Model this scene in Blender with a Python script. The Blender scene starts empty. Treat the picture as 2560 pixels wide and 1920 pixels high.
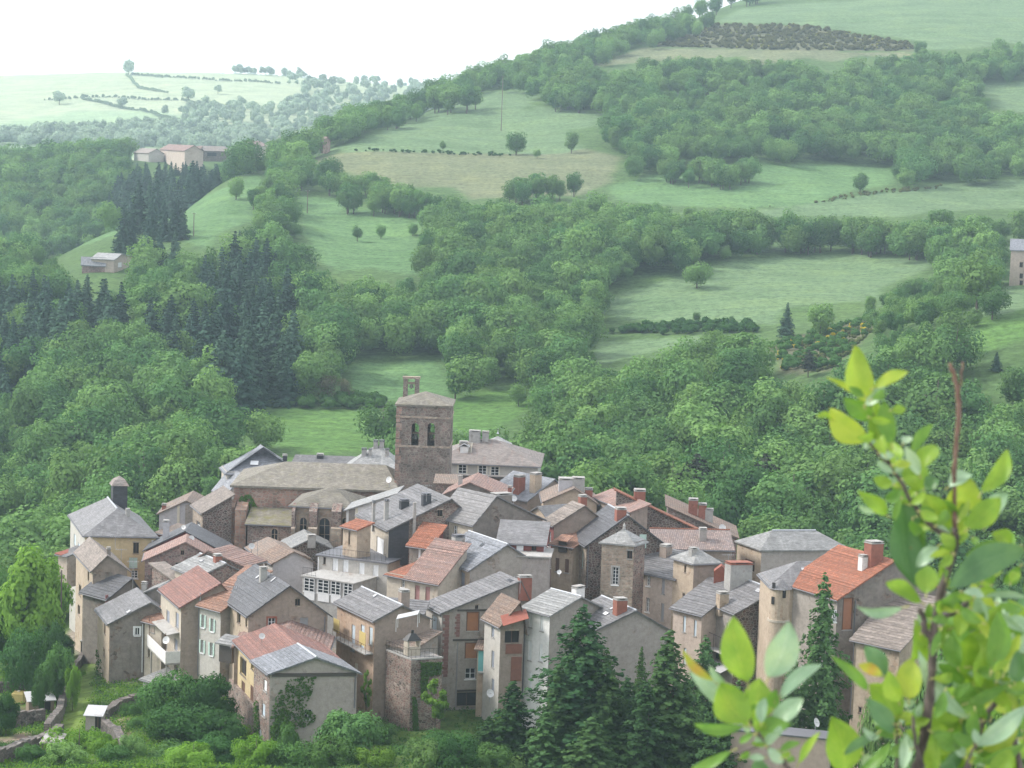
import bpy, bmesh, math, random
import numpy as np
from mathutils import Vector, Matrix
from mathutils.geometry import tessellate_polygon
from mathutils.bvhtree import BVHTree

scene = bpy.context.scene
COL = scene.collection
R = math.radians

# ------------------------------------------------------------------ camera
FPX = 5200.0                       # focal length in pixels of the 2560 px wide photograph
PITCH = math.atan((960 - 380) / FPX)
ROLL = R(2.0)
F_ = Vector((0, math.cos(PITCH), -math.sin(PITCH)))
R0 = Vector((1, 0, 0)); U0 = Vector((0, math.sin(PITCH), math.cos(PITCH)))
R_ = R0 * math.cos(ROLL) + U0 * math.sin(ROLL)
U_ = U0 * math.cos(ROLL) - R0 * math.sin(ROLL)
cam_d = bpy.data.cameras.new('camera'); cam = bpy.data.objects.new('camera', cam_d); COL.objects.link(cam)
cam.matrix_world = Matrix(((R_.x, U_.x, -F_.x, 0), (R_.y, U_.y, -F_.y, 0), (R_.z, U_.z, -F_.z, 0), (0, 0, 0, 1)))
cam_d.sensor_width = 36; cam_d.lens = FPX / 2560 * 36
cam_d.clip_start = 0.05; cam_d.clip_end = 20000
cam_d.dof.use_dof = True; cam_d.dof.focus_distance = 200; cam_d.dof.aperture_fstop = 15
scene.camera = cam

# ------------------------------------------------------------------ sky, sun, exposure
SUN_EL, SUN_AZ = R(42), R(-82)      # azimuth from +Y towards +X: the light comes from the left
sun_dir = Vector((math.sin(SUN_AZ) * math.cos(SUN_EL), math.cos(SUN_AZ) * math.cos(SUN_EL), math.sin(SUN_EL)))
SUN_AZ2 = math.atan2(sun_dir.x, sun_dir.y)
world = bpy.data.worlds.new('World'); scene.world = world; world.use_nodes = True
wn = world.node_tree; wn.nodes.clear()
wo = wn.nodes.new('ShaderNodeOutputWorld'); wb = wn.nodes.new('ShaderNodeBackground')
sky = wn.nodes.new('ShaderNodeTexSky'); sky.sky_type = 'NISHITA'; sky.sun_disc = False
sky.sun_elevation = SUN_EL; sky.sun_rotation = SUN_AZ2; sky.dust_density = 4; sky.air_density = 1.2
mixs = wn.nodes.new('ShaderNodeMix'); mixs.data_type = 'RGBA'
mixs.inputs[0].default_value = 0.86                      # thin, even, bright cloud cover
mixs.inputs[7].default_value = (5.4, 5.45, 5.6, 1)
wn.links.new(sky.outputs[0], mixs.inputs[6]); wn.links.new(mixs.outputs[2], wb.inputs[0])
wb.inputs[1].default_value = 0.10
wn.links.new(wb.outputs[0], wo.inputs[0])
sl = bpy.data.lights.new('sun', 'SUN'); sl.energy = 1.5; sl.angle = R(12); sl.color = (1.0, 0.96, 0.9)
so = bpy.data.objects.new('sun', sl); COL.objects.link(so)
so.rotation_euler = sun_dir.to_track_quat('Z', 'Y').to_euler(); so.location = (-300, 200, 400)
vs = scene.view_settings
vs.view_transform = 'Standard'; vs.look = 'None'; vs.exposure = 1.62; vs.gamma = 1.0; vs.use_curve_mapping = False
cy = scene.cycles
cy.use_denoising = True; cy.use_adaptive_sampling = True; cy.adaptive_threshold = 0.02
cy.max_bounces = 6; cy.diffuse_bounces = 3; cy.transmission_bounces = 3; cy.transparent_max_bounces = 4; cy.volume_bounces = 1
cy.caustics_reflective = False; cy.caustics_refractive = False
scene.render.film_transparent = False

# ------------------------------------------------------------------ projection helpers
def ray(px, py):
    return F_ + R_ * ((px - 1280) / FPX) + U_ * ((960 - py) / FPX)
def P(px, py, d):
    v = ray(px, py); return v * (d / v.y)
def on_z(px, py, z):
    v = ray(px, py); return v * (z / v.z)
def pix(p):
    z = p.dot(F_); return (1280 + FPX * p.dot(R_) / z, 960 - FPX * p.dot(U_) / z)
def pix_np(a):
    z = a @ np.array(F_); return 1280 + FPX * (a @ np.array(R_)) / z, 960 - FPX * (a @ np.array(U_)) / z

# ------------------------------------------------------------------ object helpers
def tag(o, label=None, cat=None, group=None, kind=None):
    if label: o['label'] = label
    if cat: o['category'] = cat
    if group: o['group'] = group
    if kind: o['kind'] = kind
    return o
def empty(name, loc=(0, 0, 0), rz=0):
    o = bpy.data.objects.new(name, None); COL.objects.link(o); o.location = loc; o.rotation_euler.z = rz
    o.empty_display_size = 0.3
    return o
def link(name, me, mat=None, parent=None, loc=None):
    o = bpy.data.objects.new(name, me); COL.objects.link(o)
    if mat is not None and len(me.materials) == 0: me.materials.append(mat)
    if parent is not None: o.parent = parent
    if loc is not None: o.location = loc
    return o

class MB:
    """collects faces given in world space; build() makes one mesh object with metre-true UVs"""
    def __init__(s): s.v = []; s.f = []; s.uvm = []
    def add(s, vs, fs):
        n = len(s.v); s.v += [Vector(p) for p in vs]; s.f += [tuple(i + n for i in f) for f in fs]; return s
    def face(s, *pts): return s.add(pts, [tuple(range(len(pts)))])
    def box(s, o, ax, ay, az):
        o, ax, ay, az = map(Vector, (o, ax, ay, az))
        p = [o, o + ax, o + ax + ay, o + ay]; p += [q + az for q in p]
        if ax.cross(ay).dot(az) < 0: p = p[4:] + p[:4]
        return s.add(p, [(3, 2, 1, 0), (4, 5, 6, 7), (0, 1, 5, 4), (1, 2, 6, 5), (2, 3, 7, 6), (3, 0, 4, 7)])
    def cbox(s, c, ax, ay, az):     # centred in x,y; sits at c
        c, ax, ay, az = map(Vector, (c, ax, ay, az)); return s.box(c - ax / 2 - ay / 2, ax, ay, az)
    def prism(s, top, dz):          # polygon extruded along a vector
        top = [Vector(p) for p in top]; dz = Vector(dz); n = len(top)
        nrm = (top[1] - top[0]).cross(top[2] - top[0])
        if nrm.dot(dz) > 0: top = top[::-1]
        low = [p + dz for p in top]
        s.add(top + low, [tuple(range(n)), tuple(range(2 * n - 1, n - 1, -1))] +
              [((i + 1) % n, i, n + i, n + (i + 1) % n) for i in range(n)]); return s
    def tube(s, a, b, r0, r1=None, n=6):
        a, b = Vector(a), Vector(b); r1 = r0 if r1 is None else r1
        d = (b - a).normalized(); x = d.orthogonal().normalized(); y = d.cross(x)
        ring = lambda c, r: [c + (x * math.cos(t) + y * math.sin(t)) * r for t in [2 * math.pi * k / n for k in range(n)]]
        s.add(ring(a, r0) + ring(b, r1), [(k, (k + 1) % n, n + (k + 1) % n, n + k) for k in range(n)] +
              [tuple(range(n - 1, -1, -1)), tuple(range(n, 2 * n))]); return s
    def path(s, pts, rs, n=8):
        pts = [Vector(p) for p in pts]; vs = []; m = len(pts)
        x = None
        for i, p in enumerate(pts):
            d = (pts[min(i + 1, m - 1)] - pts[max(i - 1, 0)]).normalized()
            x = (d.orthogonal() if x is None else (x - d * x.dot(d))).normalized(); y = d.cross(x)
            vs += [p + (x * math.cos(t) + y * math.sin(t)) * rs[i] for t in [2 * math.pi * k / n for k in range(n)]]
        fs = [(i * n + k, i * n + (k + 1) % n, (i + 1) * n + (k + 1) % n, (i + 1) * n + k) for i in range(m - 1) for k in range(n)]
        s.add(vs, fs + [tuple(range(n - 1, -1, -1)), tuple(range((m - 1) * n, m * n))]); return s
    def build(s, name, mat, parent=None, origin=None, smooth=False):
        org = Vector(origin) if origin is not None else (parent_origin(parent) if parent else Vector((0, 0, 0)))
        me = bpy.data.meshes.new(name)
        me.from_pydata([tuple(p - org) for p in s.v], [], s.f)
        uv = me.uv_layers.new(name='UVMap')
        buf = []
        for f in s.f:
            a, b, c = s.v[f[0]], s.v[f[1]], s.v[f[2]]
            n = (b - a).cross(c - b)
            if n.length < 1e-12: n = Vector((0, 0, 1))
            n.normalize()
            t = Vector((0, 0, 1)).cross(n)
            t = Vector((1, 0, 0)) if t.length < 1e-3 else t.normalized()
            w = n.cross(t)
            for i in f: buf += [s.v[i].dot(t), s.v[i].dot(w)]
        uv.data.foreach_set('uv', buf)
        if smooth: me.polygons.foreach_set('use_smooth', [True] * len(me.polygons))
        me.update()
        return link(name, me, mat, parent, loc=(org if parent is None else (0, 0, 0) if origin is None else org - parent_origin(parent)))
_org = {}
def parent_origin(o):
    v = Vector((0, 0, 0))
    while o is not None: v = v + Vector(o.location); o = o.parent
    return v

# ------------------------------------------------------------------ materials
def _nt(name):
    m = bpy.data.materials.new(name); m.use_nodes = True; nt = m.node_tree
    return m, nt, nt.nodes['Principled BSDF']
def _n(nt, typ, **kw):
    n = nt.nodes.new(typ)
    for k, v in kw.items(): setattr(n, k, v)
    return n
def _mix(nt, a, b, fac, mode='MIX'):
    n = _n(nt, 'ShaderNodeMix', data_type='RGBA', blend_type=mode)
    for sock, val in ((6, a), (7, b), (0, fac)):
        if hasattr(val, 'is_output'): nt.links.new(val, n.inputs[sock])
        elif sock == 0: n.inputs[0].default_value = val
        else: n.inputs[sock].default_value = (*val, 1)
    return n.outputs[2]
def _ramp(nt, src, stops):
    n = _n(nt, 'ShaderNodeValToRGB'); cr = n.color_ramp
    while len(cr.elements) < len(stops): cr.elements.new(0.5)
    for e, (p, c) in zip(cr.elements, stops):
        e.position = p; e.color = (*c, 1) if isinstance(c, tuple) else (c, c, c, 1)
    nt.links.new(src, n.inputs[0]); return n.outputs[0]
def _map(nt, src, scale):
    n = _n(nt, 'ShaderNodeMapping'); n.inputs['Scale'].default_value = scale; nt.links.new(src, n.inputs[0]); return n.outputs[0]
def _noise(nt, src, scale, detail=4, rough=0.6, out=0):
    n = _n(nt, 'ShaderNodeTexNoise'); n.inputs['Scale'].default_value = scale; n.inputs['Detail'].default_value = detail
    n.inputs['Roughness'].default_value = rough
    nt.links.new(src, n.inputs['Vector']); return n.outputs[out]
def _bump(nt, bs, h, strength, dist):
    n = _n(nt, 'ShaderNodeBump'); n.inputs['Strength'].default_value = strength; n.inputs['Distance'].default_value = dist
    nt.links.new(h, n.inputs['Height']); nt.links.new(n.outputs[0], bs.inputs['Normal'])
def sc(c, k): return tuple(min(1, x * k) for x in c)
def uvco(nt):
    """UVs in metres, shifted for each object so that repeats do not line up"""
    tc = _n(nt, 'ShaderNodeTexCoord'); oi = _n(nt, 'ShaderNodeObjectInfo')
    m = _n(nt, 'ShaderNodeVectorMath', operation='MULTIPLY_ADD')
    cx = _n(nt, 'ShaderNodeCombineXYZ'); nt.links.new(oi.outputs['Random'], cx.inputs[0]); nt.links.new(oi.outputs['Random'], cx.inputs[1])
    m.inputs[1].default_value = (57, 91, 0); nt.links.new(cx.outputs[0], m.inputs[0]); nt.links.new(tc.outputs['UV'], m.inputs[2])
    return m.outputs[0]

def mat_slate(name, c, moss=0.0, rough=0.55, c2=None, blotch=1.0):
    m, nt, bs = _nt(name); uv = uvco(nt)
    br = _n(nt, 'ShaderNodeTexBrick'); nt.links.new(uv, br.inputs['Vector'])
    br.inputs['Scale'].default_value = 1.0; br.inputs['Brick Width'].default_value = 0.42; br.inputs['Row Height'].default_value = 0.26
    br.inputs['Mortar Size'].default_value = 0.018; br.inputs['Mortar Smooth'].default_value = 0.4; br.inputs['Bias'].default_value = 0.0
    br.inputs['Color1'].default_value = (*sc(c, 0.72), 1); br.inputs['Color2'].default_value = (*sc(c, 1.3), 1); br.inputs['Mortar'].default_value = (*sc(c, 0.4), 1)
    n1 = _noise(nt, uv, 0.55, 5, 0.65); n2 = _noise(nt, _map(nt, uv, (1.6, 0.35, 1)), 1.0, 4, 0.6)
    col = _mix(nt, br.outputs[0], _ramp(nt, n1, [(0.3, sc(c, 0.6)), (0.7, sc(c, 1.35))]), 0.55 * blotch)
    col = _mix(nt, col, c2 or sc(c, 1.7), _ramp(nt, n2, [(0.52, 0.0), (0.75, 0.55)]))
    n6 = _noise(nt, _map(nt, uv, (1.1, 3.2, 1)), 1.0, 5, 0.75); col = _mix(nt, col, _ramp(nt, n6, [(0.3, 0.5), (0.5, 1.0), (0.7, 1.5)]), 0.8, 'MULTIPLY')
    n3 = _noise(nt, uv, 6.0, 3, 0.7); col = _mix(nt, col, sc(c, 2.0), _ramp(nt, n3, [(0.62, 0.0), (0.72, 0.5)]))
    oi2 = _n(nt, 'ShaderNodeObjectInfo'); mr = _n(nt, 'ShaderNodeMapRange'); mr.inputs[3].default_value = 0.86; mr.inputs[4].default_value = 1.13; nt.links.new(oi2.outputs['Random'], mr.inputs[0])
    hv = _n(nt, 'ShaderNodeHueSaturation'); nt.links.new(col, hv.inputs['Color']); nt.links.new(mr.outputs[0], hv.inputs['Value']); col = hv.outputs[0]
    if moss > 0:
        n4 = _noise(nt, uv, 0.9, 5, 0.7); col = _mix(nt, col, (0.16, 0.15, 0.06), _ramp(nt, n4, [(0.62 - moss * 0.3, 0.0), (0.8 - moss * 0.3, min(0.9, moss * 1.6))]))
    nt.links.new(col, bs.inputs['Base Color']); bs.inputs['Roughness'].default_value = rough
    _bump(nt, bs, _mix(nt, br.outputs['Fac'], n3, 0.4), 0.6, 0.03); return m
def mat_tile(name, c, row=0.34, lichen=0.35):
    m, nt, bs = _nt(name); uv = uvco(nt)
    br = _n(nt, 'ShaderNodeTexBrick'); nt.links.new(uv, br.inputs['Vector']); br.offset = 0.0
    br.inputs['Scale'].default_value = 1.0; br.inputs['Brick Width'].default_value = 0.24; br.inputs['Row Height'].default_value = row
    br.inputs['Mortar Size'].default_value = 0.035; br.inputs['Mortar Smooth'].default_value = 0.6
    br.inputs['Color1'].default_value = (*sc(c, 0.75), 1); br.inputs['Color2'].default_value = (*sc(c, 1.25), 1); br.inputs['Mortar'].default_value = (*sc(c, 0.42), 1)
    n1 = _noise(nt, uv, 0.6, 5, 0.65); n3 = _noise(nt, uv, 3.0, 4, 0.7)
    col = _mix(nt, br.outputs[0], (c[0] * 0.62, c[1] * 0.75, c[2] * 0.85), _ramp(nt, n1, [(0.42, 0.0), (0.68, 0.8)]))
    col = _mix(nt, col, (0.42, 0.36, 0.30), _ramp(nt, n3, [(0.55, 0.0), (0.72, lichen)]))
    oi2 = _n(nt, 'ShaderNodeObjectInfo'); mr = _n(nt, 'ShaderNodeMapRange'); mr.inputs[3].default_value = 0.86; mr.inputs[4].default_value = 1.13; nt.links.new(oi2.outputs['Random'], mr.inputs[0])
    hv = _n(nt, 'ShaderNodeHueSaturation'); nt.links.new(col, hv.inputs['Color']); nt.links.new(mr.outputs[0], hv.inputs['Value']); col = hv.outputs[0]
    nt.links.new(col, bs.inputs['Base Color']); bs.inputs['Roughness'].default_value = 0.85
    wv = _n(nt, 'ShaderNodeTexWave', wave_type='BANDS', bands_direction='X'); wv.inputs['Scale'].default_value = 1.32
    nt.links.new(uv, wv.inputs['Vector'])
    _bump(nt, bs, _mix(nt, wv.outputs[0], br.outputs['Fac'], 0.5), 0.9, 0.06); return m
def mat_stone(name, c, var=0.6, size=0.42, joint=(0.3, 0.27, 0.23), red=0.3):
    m, nt, bs = _nt(name); uv = uvco(nt)
    ln = _noise(nt, uv, 3.0, 2, 0.5, out=1)
    ad = _n(nt, 'ShaderNodeVectorMath', operation='MULTIPLY_ADD'); ad.inputs[1].default_value = (0.12, 0.12, 0)
    nt.links.new(ln, ad.inputs[0]); nt.links.new(uv, ad.inputs[2])
    mp = _map(nt, ad.outputs[0], (1 / size, 1.5 / size, 1))
    vo = _n(nt, 'ShaderNodeTexVoronoi'); vo.voronoi_dimensions = '2D'; vo.inputs['Scale'].default_value = 1; nt.links.new(mp, vo.inputs['Vector'])
    ve = _n(nt, 'ShaderNodeTexVoronoi', feature='DISTANCE_TO_EDGE'); ve.voronoi_dimensions = '2D'; ve.inputs['Scale'].default_value = 1; nt.links.new(mp, ve.inputs['Vector'])
    se = _n(nt, 'ShaderNodeSeparateColor'); nt.links.new(vo.outputs['Color'], se.inputs[0])
    rd = (c[0] * (1 + red), c[1] * (1 - red * 0.35), c[2] * (1 - red * 0.5))
    col = _ramp(nt, se.outputs[0], [(0.0, sc(c, 1 - var)), (0.35, rd), (0.6, c), (0.85, sc(rd, 0.7)), (1.0, sc(c, 1 + var))])
    col = _mix(nt, joint, col, _ramp(nt, ve.outputs['Distance'], [(0.02, 0.0), (0.12, 1.0)]))
    n1 = _noise(nt, uv, 0.35, 5, 0.65); col = _mix(nt, col, _ramp(nt, n1, [(0.35, 0.55), (0.65, 1.25)]), 0.75, 'MULTIPLY')
    nt.links.new(col, bs.inputs['Base Color']); bs.inputs['Roughness'].default_value = 0.92
    _bump(nt, bs, ve.outputs['Distance'], 0.8, 0.06); return m
def mat_stucco(name, c, stain=0.5, fleck=0.3, dark=None):
    m, nt, bs = _nt(name); uv = uvco(nt)
    n1 = _noise(nt, uv, 0.33, 6, 0.68); n2 = _noise(nt, _map(nt, uv, (1.5, 0.16, 1)), 1.0, 5, 0.65); n3 = _noise(nt, uv, 5.0, 3, 0.7)
    d = dark or (c[0] * 0.55, c[1] * 0.53, c[2] * 0.52)
    col = _mix(nt, c, d, _ramp(nt, n1, [(0.40, 0.0), (0.72, stain)]))
    col = _mix(nt, col, sc(d, 0.75), _ramp(nt, n2, [(0.54, 0.0), (0.78, stain * 0.9)]))
    col = _mix(nt, col, sc(c, 1.25), _ramp(nt, n3, [(0.56, 0.0), (0.66, fleck)]))
    n7 = _noise(nt, uv, 1.7, 6, 0.75); col = _mix(nt, col, _ramp(nt, n7, [(0.3, 0.62), (0.5, 1.0), (0.7, 1.3)]), 0.35 + stain * 0.5, 'MULTIPLY')
    col = _mix(nt, col, sc(d, 0.8), _ramp(nt, n3, [(0.28, fleck * 0.8), (0.4, 0.0)]))
    # patches where the render has fallen off the rubble behind it
    vo = _n(nt, 'ShaderNodeTexVoronoi'); vo.voronoi_dimensions = '2D'; vo.inputs['Scale'].default_value = 1; nt.links.new(_map(nt, uv, (2.6, 3.8, 1)), vo.inputs['Vector'])
    se = _n(nt, 'ShaderNodeSeparateColor'); nt.links.new(vo.outputs['Color'], se.inputs[0])
    st = _ramp(nt, se.outputs[0], [(0.0, sc(d, 0.6)), (0.5, (c[0] * 0.85, c[1] * 0.7, c[2] * 0.62)), (1.0, sc(c, 1.05))])
    n8 = _noise(nt, _map(nt, uv, (1, 0.7, 1)), 0.42, 6, 0.72, 0); col = _mix(nt, col, st, _ramp(nt, n8, [(0.60 - stain * 0.08, 0.0), (0.66 - stain * 0.08, min(1, stain * 1.5))]))
    nt.links.new(col, bs.inputs['Base Color']); bs.inputs['Roughness'].default_value = 0.92
    _bump(nt, bs, n3, 0.4, 0.02); return m
def mat_paint(name, c, rough=0.6, var=0.18, metal=0.0):
    m, nt, bs = _nt(name); tc = _n(nt, 'ShaderNodeTexCoord')
    n1 = _noise(nt, tc.outputs['Object'], 2.2, 4, 0.6)
    col = _mix(nt, sc(c, 1 - var), sc(c, 1 + var), n1); nt.links.new(col, bs.inputs['Base Color'])
    bs.inputs['Roughness'].default_value = rough; bs.inputs['Metallic'].default_value = metal; return m
def mat_bark(name, c, c2, scale):
    m, nt, bs = _nt(name); tc = _n(nt, 'ShaderNodeTexCoord'); n1 = _noise(nt, _map(nt, tc.outputs['Object'], (1, 1, .35)), scale, 5, .7); n2 = _noise(nt, tc.outputs['Object'], scale * .12, 3, .6)
    col = _mix(nt, c, c2, _ramp(nt, n1, [(.4, 0.0), (.65, 1.0)])); col = _mix(nt, col, sc(c, .5), _ramp(nt, n2, [(.5, 0.0), (.65, .8)])); nt.links.new(col, bs.inputs['Base Color']); bs.inputs['Roughness'].default_value = .8; _bump(nt, bs, n1, .7, .002); return m
def mat_glass(name, c=(0.02, 0.025, 0.03)):
    m, nt, bs = _nt(name); bs.inputs['Base Color'].default_value = (*c, 1); bs.inputs['Roughness'].default_value = 0.12
    bs.inputs['Specular IOR Level'].default_value = 0.5; return m
def mat_leaf(name, ca, cb, trans=0.3, scale=0.35, rough=0.6):
    """foliage: two greens mixed by clump and by plant, with some light passing through the leaf"""
    m, nt, bs = _nt(name); tc = _n(nt, 'ShaderNodeTexCoord'); oi = _n(nt, 'ShaderNodeObjectInfo')
    n1 = _noise(nt, tc.outputs['Object'], scale, 3, 0.6)
    f = _n(nt, 'ShaderNodeMath', operation='MULTIPLY_ADD'); nt.links.new(oi.outputs['Random'], f.inputs[0]); f.inputs[1].default_value = 0.9; f.inputs[2].default_value = -0.45
    f2 = _n(nt, 'ShaderNodeMath', operation='ADD', use_clamp=True); nt.links.new(f.outputs[0], f2.inputs[0]); nt.links.new(n1, f2.inputs[1])
    col = _mix(nt, ca, cb, f2.outputs[0])
    hs = _n(nt, 'ShaderNodeHueSaturation'); nt.links.new(col, hs.inputs['Color'])
    hr = _n(nt, 'ShaderNodeMapRange'); hr.inputs[3].default_value = 0.75; hr.inputs[4].default_value = 1.22
    fr = _n(nt, 'ShaderNodeMath', operation='FRACT'); mu = _n(nt, 'ShaderNodeMath', operation='MULTIPLY'); mu.inputs[1].default_value = 17.3
    nt.links.new(oi.outputs['Random'], mu.inputs[0]); nt.links.new(mu.outputs[0], fr.inputs[0]); nt.links.new(fr.outputs[0], hr.inputs[0]); nt.links.new(hr.outputs[0], hs.inputs['Value'])
    df = _n(nt, 'ShaderNodeBsdfDiffuse'); tl = _n(nt, 'ShaderNodeBsdfTranslucent'); mx = _n(nt, 'ShaderNodeMixShader'); mx.inputs[0].default_value = trans
    nt.links.new(hs.outputs[0], df.inputs[0]); nt.links.new(_mix(nt, hs.outputs[0], (1.0, 1.25, 0.55), 0.6, 'MULTIPLY'), tl.inputs[0])
    nt.links.new(df.outputs[0], mx.inputs[1]); nt.links.new(tl.outputs[0], mx.inputs[2])
    out = nt.nodes['Material Output']; nt.links.new(mx.outputs[0], out.inputs[0]); nt.nodes.remove(bs); return m

M = {}
M['slate'] = mat_slate('slate_grey', (0.142, 0.138, 0.142))
M['slate_blue'] = mat_slate('slate_blue_grey', (0.165, 0.172, 0.192), rough=0.45, blotch=0.6)
M['slate_pale'] = mat_slate('slate_pale', (0.225, 0.225, 0.222))
M['slate_dark'] = mat_slate('slate_dark', (0.075, 0.075, 0.083))
M['slate_black'] = mat_slate('slate_black', (0.035, 0.035, 0.042), rough=0.6)
M['lauze'] = mat_slate('stone_slab_roof', (0.165, 0.15, 0.125), moss=0.3, rough=0.9, c2=(0.27, 0.25, 0.22))
M['lauze_moss'] = mat_slate('mossy_stone_slabs', (0.20, 0.18, 0.15), moss=0.6, rough=0.9, c2=(0.3, 0.28, 0.26))
M['slate_brown'] = mat_slate('slate_brown', (0.20, 0.17, 0.15), rough=0.8)
M['slate_rust'] = mat_slate('slate_with_rust', (0.22, 0.19, 0.175), rough=0.7, c2=(0.26, 0.15, 0.12))
M['tile_orange'] = mat_tile('tile_orange', (0.33, 0.12, 0.068), lichen=0.3)
M['tile_red'] = mat_tile('tile_red', (0.27, 0.135, 0.11), lichen=0.3)
M['tile_pink'] = mat_tile('tile_pink', (0.29, 0.18, 0.15), lichen=0.6)
M['tile_tan'] = mat_tile('tile_tan', (0.27, 0.20, 0.16), lichen=0.6)
M['tile_brown'] = mat_tile('tile_brown', (0.22, 0.15, 0.115), lichen=0.6)
M['tile_grey'] = mat_tile('tile_greyed', (0.25, 0.185, 0.165), lichen=0.6)
M['tile_rust'] = mat_tile('tile_rust', (0.30, 0.16, 0.11), lichen=0.4)
M['tower_stone'] = mat_stone('tower_stone', (0.185, 0.158, 0.138), red=0.14, size=0.5, var=0.4, joint=(0.25, 0.225, 0.19))
M['church_stone'] = mat_stone('church_stone', (0.31, 0.225, 0.185), red=0.22, size=0.55, var=0.35)
M['pier_stone'] = mat_stone('pier_stone', (0.36, 0.25, 0.185), red=0.15, size=0.7, var=0.35)
M['apse_stone'] = mat_stone('apse_stone', (0.37, 0.31, 0.24), red=0.1, size=0.6, var=0.3)
M['rubble_dark'] = mat_stone('rubble_dark', (0.12, 0.10, 0.09), red=0.25)
M['rubble'] = mat_stone('rubble_brown', (0.20, 0.165, 0.145), red=0.25)
M['rubble_pink'] = mat_stone('rubble_pink', (0.25, 0.185, 0.175), red=0.2, size=0.38, var=0.45)
M['rubble_tan'] = mat_stone('rubble_tan', (0.33, 0.28, 0.22), red=0.1, size=0.42, var=0.4)
M['garden_stone'] = mat_stone('garden_wall_stone', (0.145, 0.13, 0.12), red=0.1, size=0.4, var=0.7, joint=(0.06, 0.06, 0.05))
M['grey'] = mat_stucco('render_grey', (0.325, 0.295, 0.265))
M['grey_dark'] = mat_stucco('render_dark_grey', (0.22, 0.193, 0.172), stain=0.7)
M['grey_brown'] = mat_stucco('render_grey_brown', (0.30, 0.243, 0.205), stain=0.45)
M['mauve'] = mat_stucco('render_mauve_grey', (0.345, 0.31, 0.288), stain=0.4)
M['lilac'] = mat_stucco('render_pale_lilac', (0.44, 0.43, 0.45), stain=0.25)
M['cream'] = mat_stucco('render_cream', (0.46, 0.41, 0.34), stain=0.35)
M['cream_grey'] = mat_stucco('render_cream_grey', (0.44, 0.42, 0.39), stain=0.3)
M['yellow'] = mat_stucco('render_yellow', (0.50, 0.40, 0.235), stain=0.25, fleck=0.15)
M['tan'] = mat_stucco('render_tan', (0.42, 0.34, 0.26), stain=0.45)
M['peach'] = mat_stucco('render_peach', (0.43, 0.32, 0.24), stain=0.45)
M['pink'] = mat_stucco('render_pink_cream', (0.46, 0.38, 0.325), stain=0.4)
M['white'] = mat_stucco('render_white', (0.66, 0.65, 0.64), stain=0.2, fleck=0.1)
M['red'] = mat_stucco('render_dark_red', (0.19, 0.06, 0.055), stain=0.3)
M['quoin'] = mat_stucco('quoin_stone', (0.23, 0.13, 0.115), stain=0.5)
M['brick'] = mat_stucco('brick_red', (0.27, 0.105, 0.075), stain=0.4)
M['blush'] = mat_stucco('render_blush', (0.42, 0.33, 0.29), stain=0.2, fleck=0.1)
M['p_white'] = mat_paint('paint_white', (0.72, 0.73, 0.74))
M['p_cream'] = mat_paint('paint_cream', (0.6, 0.56, 0.46))
M['p_blue'] = mat_paint('paint_pale_blue', (0.50, 0.58, 0.64))
M['p_bluegrey'] = mat_paint('paint_blue_grey', (0.26, 0.28, 0.33))
M['p_green'] = mat_paint('paint_pale_green', (0.46, 0.60, 0.54))
M['p_turq'] = mat_paint('paint_turquoise', (0.16, 0.42, 0.42))
M['p_brown'] = mat_paint('paint_brown', (0.13, 0.07, 0.05))
M['p_red'] = mat_paint('paint_red_brown', (0.26, 0.11, 0.10))
M['p_rose'] = mat_paint('paint_rose', (0.34, 0.18, 0.17))
M['p_grey'] = mat_paint('paint_grey', (0.27, 0.27, 0.28))
M['p_yellow'] = mat_paint('paint_yellow', (0.50, 0.40, 0.16))
M['board'] = mat_paint('board_orange', (0.33, 0.145, 0.065))
M['plank'] = mat_paint('planks_red_brown', (0.20, 0.085, 0.06), var=0.3)
M['wood'] = mat_paint('wood_weathered', (0.22, 0.17, 0.13))
M['wood_red'] = mat_paint('wood_russet', (0.30, 0.13, 0.07))
M['wood_dark'] = mat_paint('wood_dark', (0.06, 0.05, 0.045))
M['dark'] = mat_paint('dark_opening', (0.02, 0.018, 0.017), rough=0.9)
M['glass'] = mat_glass('window_glass')
M['zinc'] = mat_paint('zinc', (0.42, 0.44, 0.47), rough=0.4, metal=0.3)
M['zinc_dark'] = mat_paint('zinc_dark', (0.13, 0.13, 0.145), rough=0.5)
M['iron'] = mat_paint('iron_black', (0.03, 0.03, 0.032), rough=0.5)
M['rust'] = mat_paint('rusty_sheet', (0.24, 0.075, 0.05), rough=0.8, var=0.35)
M['sheet'] = mat_paint('pale_sheet', (0.42, 0.42, 0.43), rough=0.45)
M['dish'] = mat_paint('dish_grey', (0.55, 0.55, 0.55), rough=0.5)
M['bronze'] = mat_paint('bell_bronze', (0.14, 0.15, 0.13), rough=0.45, metal=0.4)
M['concrete'] = mat_stucco('concrete', (0.36, 0.35, 0.335), stain=0.5)
M['bark'] = mat_paint('bark', (0.09, 0.075, 0.06), rough=0.9, var=0.35)
M['bark_pole'] = mat_paint('pole_wood', (0.14, 0.115, 0.095), rough=0.9, var=0.25)
M['leaf_broad'] = mat_leaf('leaf_broadleaf', (0.072, 0.165, 0.060), (0.18, 0.30, 0.095))
M['leaf_bright'] = mat_leaf('leaf_bright', (0.13, 0.25, 0.04), (0.19, 0.33, 0.06), trans=0.35)
M['leaf_dark'] = mat_leaf('leaf_dark_shrub', (0.05, 0.125, 0.042), (0.105, 0.205, 0.06))
M['leaf_fir'] = mat_leaf('needle_fir', (0.040, 0.082, 0.060), (0.068, 0.122, 0.080), trans=0.1)
M['leaf_pine'] = mat_leaf('needle_pine', (0.040, 0.050, 0.040), (0.062, 0.075, 0.050), trans=0.1)
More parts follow.
